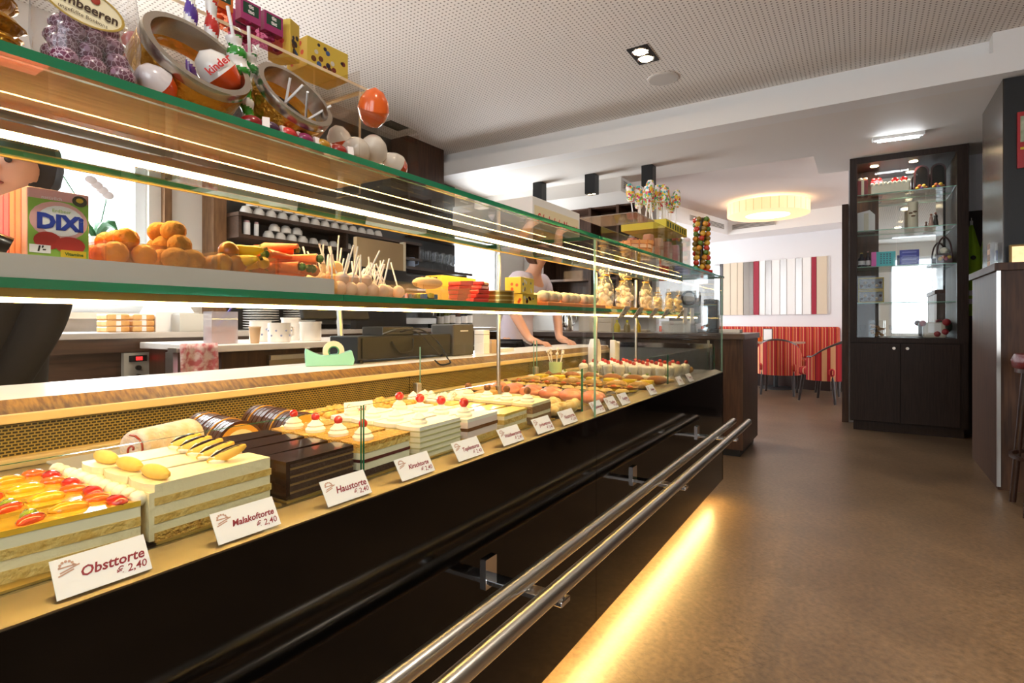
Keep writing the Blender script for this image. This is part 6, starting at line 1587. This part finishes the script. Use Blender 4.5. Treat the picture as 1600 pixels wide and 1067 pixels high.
steel_jar('candy jar with a slanted steel mouth holding white stick lollipops', (-0.775, 0.567, 1.450), 0.066, '')
def egg(label, loc, r=0.026, rot=(0, 0, 0), text=True, group='toy eggs', top='e8e4e0', bot='e2501c'):
    t = thing('toy_egg', label, 'egg', loc, 0, group)
    prof = [(0.0005, -1.15), (.45, -1.02), (.82, -.6), (1.0, 0), (.86, .6), (.52, 1.1), (0.0005, 1.32)]
    MB().lathe([(a * r, z * r) for a, z in prof[:4]], n=18).build('lower_shell', mat('egg_' + bot, bot, 0.2, coat=0.6), t, smooth=True)
    MB().lathe([(a * r, z * r) for a, z in prof[3:]], n=18).build('upper_shell', mat('egg_' + top, top, 0.2, coat=0.6), t, smooth=True)
    if text:
        lettering('kinder', r * .55, (r * .98, 0, r * .42), (0, 1, 0), (-.25, 0, 1), mat('egg_red_print', 'c81e1e', 0.4), t, fat=.0004, lift=.0012)
    t.rotation_euler = rot
    return t
egg('orange and white toy egg inside the mouth of the first jar', (-0.79, 0.447, 1.44), 0.028, (rad(48), rad(12), rad(-15)))
egg('orange toy egg behind the rim of the first jar', (-0.85, 0.385, 1.42), 0.03, (rad(70), 0, rad(30)), False)
egg('pale toy egg at the bottom of the first jar', (-0.86, 0.435, 1.405), 0.027, (rad(95), 0, rad(80)), False)
egg('orange toy egg lying under the first jar rim', (-0.765, 0.352, 1.385), 0.022, (rad(60), rad(30), 0), False, top='d8d0d4')
sl = thing('stick_lollipop', 's', 'lollipop', (0, 0, 0), 0)
MB().cyl((0, 0, 0), (0.0, 0, 0.075), 0.0022, n=6).build('stick', M_paper, sl)
MB().ball((0, 0, -0.012), 0.014, n=10, k=6).build('candy', mat('rosy_candy', 'd8a098', 0.35, coat=0.4), sl, smooth=True)
ls = spread(sl, [(-0.83 + .012 * (k % 3), 0.535 + 0.014 * k, 1.41 + .006 * (k % 2)) for k in range(6)], 'white stick lollipop, {n} inside the second jar', 'stick lollipops in the second jar')
for i, o in enumerate(ls): o.rotation_euler = (rad((20, -15, 55, 5, -35, 30)[i]), rad((35, 50, 40, 25, 45, 60)[i]), 0)
# twisted striped canes
def cane(label, p0, p1, c, r=0.010, group='twisted candy canes'):
    t = thing('candy_cane', label, 'candy', p0, 0, group)
    d = Vector(p1) - Vector(p0)
    q = Vector((0, 0, 1)).rotation_difference(d.normalized()).to_matrix()
    L = d.length; n, k = 24, 72
    vs, fs, ms = [], [], []
    for j in range(k + 1):
        s = j / k
        rr = r * (0.45 + 0.55 * min(1, s * 1.6)) * (1 + .12 * math.sin(s * 40))
        if s > .9: rr *= .8
        for i in range(n):
            an = 2 * math.pi * i / n + s * 6
            vs.append(q @ Vector((rr * math.cos(an), rr * math.sin(an), L * s)))
    for j in range(k):
        for i in range(n):
            fs.append((j * n + i, j * n + (i + 1) % n, (j + 1) * n + (i + 1) % n, (j + 1) * n + i))
            ms.append(int((i / n + j * 0.085) * 2) % 2)
    MB().add(vs, fs, ms).build('twisted_candy', [mat('cane_' + c, c, 0.2, coat=0.6), mat('cane_white', 'f0ece8', 0.25, coat=0.5)], t, smooth=True)
    MB().ball(q @ Vector((0, 0, L * 1.02)), r * 1.1, 1, 1, .8, n=10, k=6).build('wrapper_end', M_glassthin, t, smooth=True)
    MB().cyl(q @ Vector((0, 0, L)), q @ Vector((0, 0, L * 1.28)), 0.0025, n=6).build('stick', M_paper, t)
    return t
cane('green and white twisted cane between the two jars, taller one', (-0.795, 0.503, ZC), (-0.79, 0.468, 1.505), '2f8a2c', .013)
cane('green and white twisted cane between the two jars, shorter one', (-0.83, 0.525, ZC), (-0.80, 0.500, 1.495), '2c7a30', .012)
cane('violet and white twisted cane above the first jar', (-0.905, 0.47, ZC), (-0.88, 0.452, 1.60), '5a3a9c', .009)
cane('red and white twisted cane above the first jar', (-0.90, 0.50, ZC), (-0.875, 0.482, 1.59), 'c8302a', .010)
# mint boxes on the riser
def mint_box(label, y, c, x=-0.945):
    t = thing('mint_box', label, 'box', (x, y, ZR), 0, 'mint boxes on the riser')
    MB().box(-0.008, 0.008, -0.019, 0.019, 0, 0.062).build('clear_case', glassmat('case_' + c, tuple(min(1, q + .35) for q in lin(c)[:3]), ior=1.5), t)
    for k in range(14):
        MB().ball((R.uniform(-.004, .004), R.uniform(-.013, .013), .006 + .0038 * k), 0.0052, 1, 1.3, .8, n=7, k=5).build('mint', mat('mint_' + c, c, 0.35), t, smooth=True)
    MB().box(-0.0085, 0.0085, -0.0195, 0.0195, 0.03, 0.066).build('wrap_print', mat('wrap_' + c, c, 0.4), t)
    MB().box(0.0085, 0.0089, -0.015, 0.015, 0.042, 0.062).build('green_badge', mat('badge_green', '1c4a38', 0.4), t)
    lettering('tic', 0.0095, (0.009, 0, 0.0565), (0, 1, 0), (0, 0, 1), M_paper, t, fat=.0006)
    lettering('tac', 0.0095, (0.009, 0, 0.0475), (0, 1, 0), (0, 0, 1), M_paper, t, fat=.0006)
    return t
mint_box('orange mint box on the riser, seen above the first jar', 0.535, 'e0742a')
mint_box('pink mint box on the riser, between its orange and far pink neighbours', 0.588, 'b03a78')
mint_box('pink mint box on the riser next to the yellow cartons', 0.634, 'a83070')
mint_box('pink mint box standing in the second riser row', 0.60, 'b84a88', -0.99)
spotted_box('narrow yellow spotted carton on the riser beside the mint boxes', (-0.965, 0.675, ZR), 0.05, 0.03, 0.075, rz=.35, seed=7, group='yellow cartons on the riser')
spotted_box('wide yellow spotted carton at the end of the riser', (-0.97, 0.76, ZR), 0.07, 0.10, 0.06, rz=-.05, dots=14, seed=8, group='yellow cartons on the riser')
# clear case with more toy eggs
ac = thing('acrylic_case', 'open clear acrylic case with toy eggs next to the second jar', 'case', (-0.80, 0.745, ZC))
for a in ((-0.86, -0.858, 0.67, 0.82, ZC, 1.50), (-0.745, -0.743, 0.67, 0.82, ZC, 1.43), (-0.86, -0.743, 0.668, 0.67, ZC, 1.52), (-0.86, -0.743, 0.82, 0.822, ZC, 1.45)):
    MB().box(*a).build('wall', M_acr, ac, world=True)
MB().box(-0.858, -0.745, 0.67, 0.82, 1.455, 1.458).build('middle_sheet', M_acr, ac, world=True)
egg('orange toy egg on the top sheet of the clear case', (-0.81, 0.765, 1.497), 0.031, (rad(15), rad(25), 0), False, bot='e8641c', top='e8641c')
egg('white toy egg in the lower part of the clear case, jar side', (-0.785, 0.698, 1.392), 0.026, (rad(80), 0, rad(60)), False, bot='d8d8e0')
egg('white toy egg in the lower part of the clear case, middle', (-0.79, 0.745, 1.405), 0.028, (rad(60), rad(20), rad(40)), False, bot='dcdce4')
egg('orange toy egg at the far end of the clear case', (-0.775, 0.79, 1.388), 0.023, (rad(70), 0, 0), False)
egg('orange toy egg tucked deep inside the clear case', (-0.83, 0.70, 1.418), 0.024, (rad(20), 0, 0), False)
# loose wrapped sweets along the edge
for k, (y, c, nm) in enumerate(((0.475, '8a1c20', 'dark red'), (0.505, '4a2a4a', 'plum'), (0.535, 'd03a38', 'bright red'), (0.565, '8a2a58', 'magenta'), (0.6, 'b8862c', 'amber'), (0.632, '9c2c24', 'brick red'))):
    t = thing('wrapped_sweet', nm + ' wrapped sweet lying at the counter edge under the second jar', 'sweet', (-0.755, y, ZC), R.uniform(-.6, .6), 'wrapped sweets at the counter edge')
    MB().ball((0, 0, 0.01), 0.014, 1, 1.15, .7, n=10, k=6).build('candy', mat('wrap_sweet_' + c, c, 0.25, coat=0.5), t, smooth=True)
    MB().prism([(-0.012, 0.002), (0.012, 0.002), (0.008, 0.018), (-0.008, 0.018)], 'y', 0.014, 0.024).build('twist', mat('wrap_twist', 'e8dcd8', 0.3), t)
# white sign carton
sgn = thing('sign_carton', 'white carton with red script on the counter top before the cube lamps', 'carton', (-0.97, 1.56, ZTOP))
MB().box(-0.15, 0.15, -0.16, 0.16, 0, 0.095).build('box_body', mat('sign_white', 'eeeae4', 0.5), sgn, bev=0.002)
MB().box(0.15, 0.1506, -0.15, 0.15, 0.006, 0.07).build('cream_panel', mat('cream_panel', 'ecdcb4', 0.5), sgn)
lettering('Schokolade Nougat', 0.034, (0.151, 0, 0.036), (0, 1, 0), (0, 0, 1), mat('sign_red', 'd0382c', 0.5), sgn, shear=.25, fat=.001)
# acrylic bin with sweets, sprinkle pops and ball tower at the far end
ab = thing('acrylic_bin', 'clear acrylic bin of packed sweets at the far end of the counter top', 'bin', (-0.96, 2.95, ZTOP))
for a in ((-1.10, -1.096, 2.55, 3.2, ZTOP, 1.555), (-0.834, -0.83, 2.55, 3.2, ZTOP, 1.555), (-1.10, -0.83, 2.546, 2.55, ZTOP, 1.555), (-1.10, -0.83, 3.2, 3.204, ZTOP, 1.555), (-1.10, -0.83, 2.86, 2.863, ZTOP, 1.555)):
    MB().box(*a).build('wall', M_acr, ab, world=True)
MB().prism([(-1.10, 1.555), (-0.83, 1.555), (-0.83, 1.559), (-1.10, 1.559)], 'y', 2.30, 2.56).build('open_lid', glassmat('frosted_lid', (0.9, 0.88, 0.86), haze=('d8ccc0', 0.4)), ab, world=True)
for k in range(8):
    c = ('d89a78', 'c87868', 'e0b090', 'b86a6a', 'd8a8a0', 'e8c8b0', 'c88a90', '7ab0b0')[k]
    bag_ = thing('sweet_packet', ('apricot', 'terracotta', 'peach', 'rose', 'blush', 'cream', 'dusky pink', 'mint green')[k] + ' packet of sweets inside the acrylic bin', 'packet', (-0.88 - .11 * (k % 2), 2.62 + 0.075 * k, ZTOP), R.uniform(-.2, .2), 'sweet packets in the acrylic bin')
    MB().prism([(-0.03, 0), (0.03, 0), (0.034, 0.11), (0.02, 0.15), (-0.02, 0.15), (-0.034, 0.11)], 'x', -0.02, 0.02).build('packet_body', mat('packet_' + c, c, 0.35, coat=0.3), bag_, bev=0.006)
    MB().box(0.02, 0.0206, -0.02, 0.02, 0.04, 0.09).build('name_print', mat('packet_print_' + c, 'e8dcd0', 0.4), bag_)
bk2 = thing('woven_basket', 'round woven orange basket in front of the acrylic bin', 'basket', (-0.87, 2.42, ZTOP))
for k in range(5):
    MB().ring([(0.052 + .004 * k, 0.018 * k), (0.06 + .004 * k, 0.018 * k), (0.06 + .004 * k, 0.018 * k + .015), (0.052 + .004 * k, 0.018 * k + .015)], n=24).build('woven_band', mat('basket_orange_%d' % (k % 2), ('e09a58', 'f0c090')[k % 2], 0.7), bk2, smooth=True)
for k in range(12):
    a = k * math.pi / 6
    MB().cyl((0.058 * math.cos(a), 0.058 * math.sin(a), 0), (0.076 * math.cos(a), 0.076 * math.sin(a), .09), 0.004, n=6).build('stake', mat('basket_stake', 'd88848', 0.7), bk2)
MB().cyl((0, 0, 0), (0, 0, 0.006), 0.053, n=20).build('basket_floor', mat('basket_stake'), bk2)
ysd = thing('yellow_stand', 'yellow printed stand under the sprinkled lollipops', 'stand', (-0.96, 2.9, 1.559))
MB().box(-0.12, 0.12, -0.13, 0.26, 0, 0.045).build('block', mat('stand_yellow', 'd8c43c', 0.5), ysd)
for k in range(8):
    MB().box(0.12, 0.1206, -0.11 + .045 * k, -0.085 + .045 * k, .008, .036).build('print_patch', mat('stand_print', '4a5a2c', 0.5), ysd)
def sprinkle_mat():
    m = bpy.data.materials.new('rainbow_sprinkles'); m.use_nodes = True
    nt = m.node_tree; b = nt.nodes['Principled BSDF']; b.inputs['Roughness'].default_value = 0.5
    tc = nt.nodes.new('ShaderNodeTexCoord'); vo = nt.nodes.new('ShaderNodeTexVoronoi'); vo.inputs['Scale'].default_value = 95
    nt.links.new(tc.outputs['Object'], vo.inputs['Vector'])
    sp_ = nt.nodes.new('ShaderNodeSeparateColor'); nt.links.new(vo.outputs['Color'], sp_.inputs[0])
    r = nt.nodes.new('ShaderNodeValToRGB'); r.color_ramp.interpolation = 'CONSTANT'
    cs = ['f4f0ea', 'e04a8a', 'f2a03a', '4ab0c0', 'f4f0ea', 'e8d040', 'd04050', '6ab860', 'f0e8e8']
    e = r.color_ramp.elements; e[0].color = lin(cs[0]); e[1].position = .11; e[1].color = lin(cs[1])
    for i in range(2, 9): q = e.new(i / 9); q.color = lin(cs[i])
    nt.links.new(sp_.outputs[0], r.inputs[0]); nt.links.new(r.outputs[0], b.inputs['Base Color'])
    return m
M_spr = sprinkle_mat()
so = thing('sprinkle_lollipop', 's', 'lollipop', (0, 0, 0), 0)
MB().cyl((0, 0, 0), (0, 0, 0.13), 0.0035, n=6).build('stick', M_paper, so)
MB().lathe([(0.001, .115), (.016, .118), (.022, .132), (.021, .19), (.015, .21), (.001, .214)], n=14).build('sprinkled_candy', M_spr, so, smooth=True)
ls = spread(so, [(-0.96 + 0.10 * math.cos(k * 2.4) * (.4 + .6 * (k % 3) / 2), 2.96 + .19 * math.sin(k * 2.4) * (.4 + .6 * (k % 3) / 2), 1.590 + R.uniform(-.0, .015)) for k in range(22)], 'rainbow sprinkled lollipop on a white stick, {n} in the bunch', 'sprinkled lollipops')
for o in ls:
    o.rotation_euler = (-(o.location.y - 2.96) * .9, (o.location.x + .96) * .9, R.uniform(0, 6))
tw_ = thing('candy_ball_tower', 'tower of stacked red, green and yellow candy balls at the counter end', 'candy', (-0.80, 3.33, ZTOP))
MB().cyl((0, 0, 0), (0, 0, 0.025), 0.062, n=24).build('red_base', M_redg, tw_, smooth=True)
MB().cyl((0, 0, .025), (0, 0, .335), 0.012, n=10).build('core', mat('tower_core', '4a3a20', .5), tw_)
for l in range(11):
    for i in range(5):
        a = i * 2 * math.pi / 5 + l * .2
        c = ('d8902c', '5a7a2c', 'c83a28', 'e0b03c', '8a6a20')[(i * 2 + l) % 5]
        MB().ball((0.036 * math.cos(a), 0.036 * math.sin(a), 0.043 + l * 0.028), 0.0165, n=9, k=6).build('candy_ball', mat('ballcandy_' + c, c, 0.25, coat=0.5), tw_, smooth=True)
t = thing('candy_ball_tray', 'low tray of red and yellow candy balls beside the ball tower', 'candy', (-0.98, 3.30, ZTOP))
MB().box(-.06, .06, -.07, .07, 0, .2).build('tray_box', mat('tray_olive', '6a6a20', .5), t)
for i in range(12):
    MB().ball((-.045 + .03 * (i % 4), -.045 + .045 * (i // 4), .215), .02, n=9, k=6).build('candy_ball', mat('ballcandy_' + ('c83a28', 'e0b03c', '5a7a2c')[i % 3]), t, smooth=True)
# ------------------------------------------------------------------ people behind the counter
M_skin = mat('skin', 'd9a184', 0.5, sss=0.1)
def skinned(name, verts, edges, radii, m, parent, root=0, sub=2):
    me = bpy.data.meshes.new(name)
    o0 = parent.location
    me.from_pydata([tuple(Vector(v) - o0) for v in verts], edges, [])
    o = bpy.data.objects.new(name, me)
    col.objects.link(o); o.parent = parent
    me.materials.append(m)
    sk = o.modifiers.new('skin', 'SKIN'); sk.use_smooth_shade = True; sk.branch_smoothing = 0.3
    for i, r in enumerate(radii):
        d = me.skin_vertices[0].data[i]
        d.radius = r if isinstance(r, tuple) else (r, r)
        d.use_root = (i == root)
    sb = o.modifiers.new('smooth', 'SUBSURF'); sb.levels = sub; sb.render_levels = sub
    return o
def person(label, loc, J, top_m, bottom_m, hair_m, face_dir, sleeves=True, apron_m=None):
    """J: joint positions in world space"""
    t = thing('person', label, 'person', loc)
    V, E, Rr = [], [], []
    idx = {}
    def add(k, p, r, par=None):
        idx[k] = len(V); V.append(p); Rr.append(r)
        if par is not None: E.append((idx[par], idx[k]))
    add('pelvis', J['pelvis'], (.10, .09)); add('waist', J['waist'], (.09, .085), 'pelvis'); add('chest', J['chest'], (.11, .09), 'waist'); add('neck', J['neck'], .06, 'chest')
    nk = Vector(J['neck']); hd = Vector(J['head'])
    add('throat', tuple(nk.lerp(hd, .35)), .05, 'neck'); add('jaw', tuple(nk.lerp(hd, .62)), (.065, .07), 'throat'); add('skull', tuple(hd), (.078, .09), 'jaw'); add('crown', tuple(hd + (hd - nk).normalized() * .07), (.06, .07), 'skull')
    for s in 'LR':
        add('sh' + s, J['sh' + s], .062, 'chest'); add('el' + s, J['el' + s], .042, 'sh' + s); add('wr' + s, J['wr' + s], .029, 'el' + s)
        w_ = Vector(J['wr' + s]); d = Vector(J['hd' + s]).normalized(); up = Vector(J.get('up' + s, (0, 0, 1))); side = d.cross(up).normalized()
        add('pa' + s, tuple(w_ + d * .055), (.034, .018), 'wr' + s)
        for k, (o_, ln) in enumerate(((-.028, .062), (-.010, .075), (.009, .07), (.027, .055))):
            b0 = w_ + d * .09 + side * o_
            add(f'k{k}{s}', tuple(b0), .0105, 'pa' + s)
            add(f'm{k}{s}', tuple(b0 + d * ln * .5 + up * .006), .0095, f'k{k}{s}')
            add(f't{k}{s}', tuple(b0 + d * ln - up * .012), .008, f'm{k}{s}')
        th = side * (-1 if s == 'R' else 1)
        add('b' + s, tuple(w_ + d * .045 + th * .035), .011, 'pa' + s)
        add('h' + s, tuple(w_ + d * .08 + th * .058 - up * .006), .009, 'b' + s)
    for s in 'LR':
        add('hip' + s, J['hip' + s], .08, 'pelvis'); add('kn' + s, J['kn' + s], .06, 'hip' + s); add('an' + s, J['an' + s], .042, 'kn' + s)
        f_ = Vector(J['an' + s]) + Vector(face_dir) * .16; f_.z = .035
        add('to' + s, tuple(f_), .036, 'an' + s)
    skinned('body', V, E, Rr, M_skin, t)
    # clothing: one garment over torso and upper arms, one over the legs
    def garment(nm, keys, edges, rad_, m):
        skinned(nm, [V[idx[k]] for k in keys], [(keys.index(a), keys.index(b)) for a, b in edges], rad_, m, t)
    el = lambda s, q: tuple(Vector(J['sh' + s]).lerp(Vector(J['el' + s]), q))
    V.append(el('L', 1.0 if sleeves else .55)); idx['slL'] = len(V) - 1
    V.append(el('R', 1.0 if sleeves else .55)); idx['slR'] = len(V) - 1
    V.append(tuple(Vector(J['pelvis']) - Vector((0, 0, .06)))); idx['hem'] = len(V) - 1
    keys = ['pelvis', 'hem', 'waist', 'chest', 'shL', 'shR', 'slL', 'slR']
    edges = [('hem', 'pelvis'), ('pelvis', 'waist'), ('waist', 'chest'), ('chest', 'shL'), ('chest', 'shR'), ('shL', 'slL'), ('shR', 'slR')]
    rr = [(.155, .12), (.16, .125), (.135, .11), (.16, .12), .085, .085, .066, .066]
    if sleeves:
        for s in 'LR':
            V.append(tuple(Vector(J['el' + s]).lerp(Vector(J['wr' + s]), 1.05))); idx['cu' + s] = len(V) - 1
            keys.append('cu' + s); edges.append(('sl' + s, 'cu' + s)); rr.append(.05)
    garment('top_garment', keys, edges, rr, top_m)
    garment('trousers', ['pelvis', 'hipL', 'knL', 'anL', 'hipR', 'knR', 'anR'], [('pelvis', 'hipL'), ('hipL', 'knL'), ('knL', 'anL'), ('pelvis', 'hipR'), ('hipR', 'knR'), ('knR', 'anR')], [(.15, .115), .108, .075, .06, .108, .075, .06], bottom_m)
    # head details
    F = Vector(face_dir).normalized(); S = F.cross(Vector((0, 0, 1))).normalized(); c = hd - t.location
    MB().ball(c + F * .088 - Vector((0, 0, .012)), .014, 1, .8, 1.3, n=8, k=5).build('nose', M_skin, t, smooth=True)
    for sg_ in (-1, 1):
        MB().ball(c + F * .076 + S * .031 * sg_ + Vector((0, 0, .012)), .009, n=8, k=5).build('eye', mat('eye_dark', '1c1512', .3), t, smooth=True)
        MB().ball(c + S * .082 * sg_, .02, .5, .5, 1, n=8, k=5).build('ear', M_skin, t, smooth=True)
    MB().ball(c + F * .074 - Vector((0, 0, .048)), .02, .5 if abs(F.x) > .7 else 1, 1 if abs(F.x) > .7 else .5, .3, n=8, k=5).build('mouth', mat('lips', 'a85a50', .5), t, smooth=True)
    hb3 = MB()
    for j in range(9):
        th0 = math.pi * j / 8
        for i in range(18):
            a = 2 * math.pi * i / 18
            dvec = Vector((math.cos(a) * math.sin(th0), math.sin(a) * math.sin(th0), math.cos(th0)))
            fr_ = max(0.0, dvec.dot(F))
            r_ = .112 if fr_ < .35 or dvec.z > .55 else .07
            hb3.v.append(tuple(c + Vector((dvec.x * r_, dvec.y * r_, dvec.z * r_ * 1.12 + .02)) - F * .012))
    for j in range(8):
        for i in range(18):
            hb3.f.append((j * 18 + i, j * 18 + (i + 1) % 18, (j + 1) * 18 + (i + 1) % 18, (j + 1) * 18 + i)); hb3.m.append(0)
    hb3.build('hair', hair_m, t, smooth=True)
    return t
person('person in a lilac short-sleeved top leaning with both hands on the counter', (-2.16, 3.45, 0), dict(
    pelvis=(-2.18, 3.45, .96), waist=(-2.15, 3.45, 1.10), chest=(-2.07, 3.45, 1.30), neck=(-2.0, 3.45, 1.44), head=(-1.965, 3.45, 1.585),
    shL=(-2.05, 3.27, 1.385), elL=(-1.99, 3.13, 1.16), wrL=(-1.86, 3.13, .965), hdL=(1, .1, -.25),
    shR=(-2.05, 3.63, 1.385), elR=(-1.98, 3.74, 1.17), wrR=(-1.83, 3.50, .965), hdR=(.85, -.3, -.25),
    hipL=(-2.17, 3.36, .88), knL=(-2.14, 3.35, .48), anL=(-2.18, 3.34, .08), hipR=(-2.17, 3.54, .88), knR=(-2.14, 3.55, .48), anR=(-2.18, 3.56, .08)),
    mat('lilac_cloth', 'c9bccb', 0.85), mat('dark_trousers', '23222a', 0.85), mat('brown_hair', '5a3a28', 0.5), (1, 0, 0), sleeves=False)
person('person in black clothes with dark hair bending behind the counter near the window', (-2.15, 0.54, 0), dict(
    pelvis=(-2.17, .54, .90), waist=(-2.14, .54, 1.08), chest=(-2.08, .52, 1.28), neck=(-2.03, .52, 1.40), head=(-1.99, .54, 1.50),
    shL=(-2.05, .65, 1.35), elL=(-2.06, .64, 1.10), wrL=(-2.03, .52, .86), hdL=(.0, -.9, -.4),
    shR=(-2.05, .37, 1.35), elR=(-2.03, .36, 1.10), wrR=(-2.0, .42, .86), hdR=(.0, .5, -.6),
    hipL=(-2.17, .62, .80), knL=(-2.15, .63, .45), anL=(-2.18, .66, .08), hipR=(-2.17, .46, .80), knR=(-2.15, .45, .45), anR=(-2.18, .46, .08)),
    mat('black_cloth', '120e0e', 0.9), mat('black_trousers', '0e0c0d', 0.9), mat('dark_hair', '1c1210', 0.45), (0.75, -0.66, 0), sleeves=True)
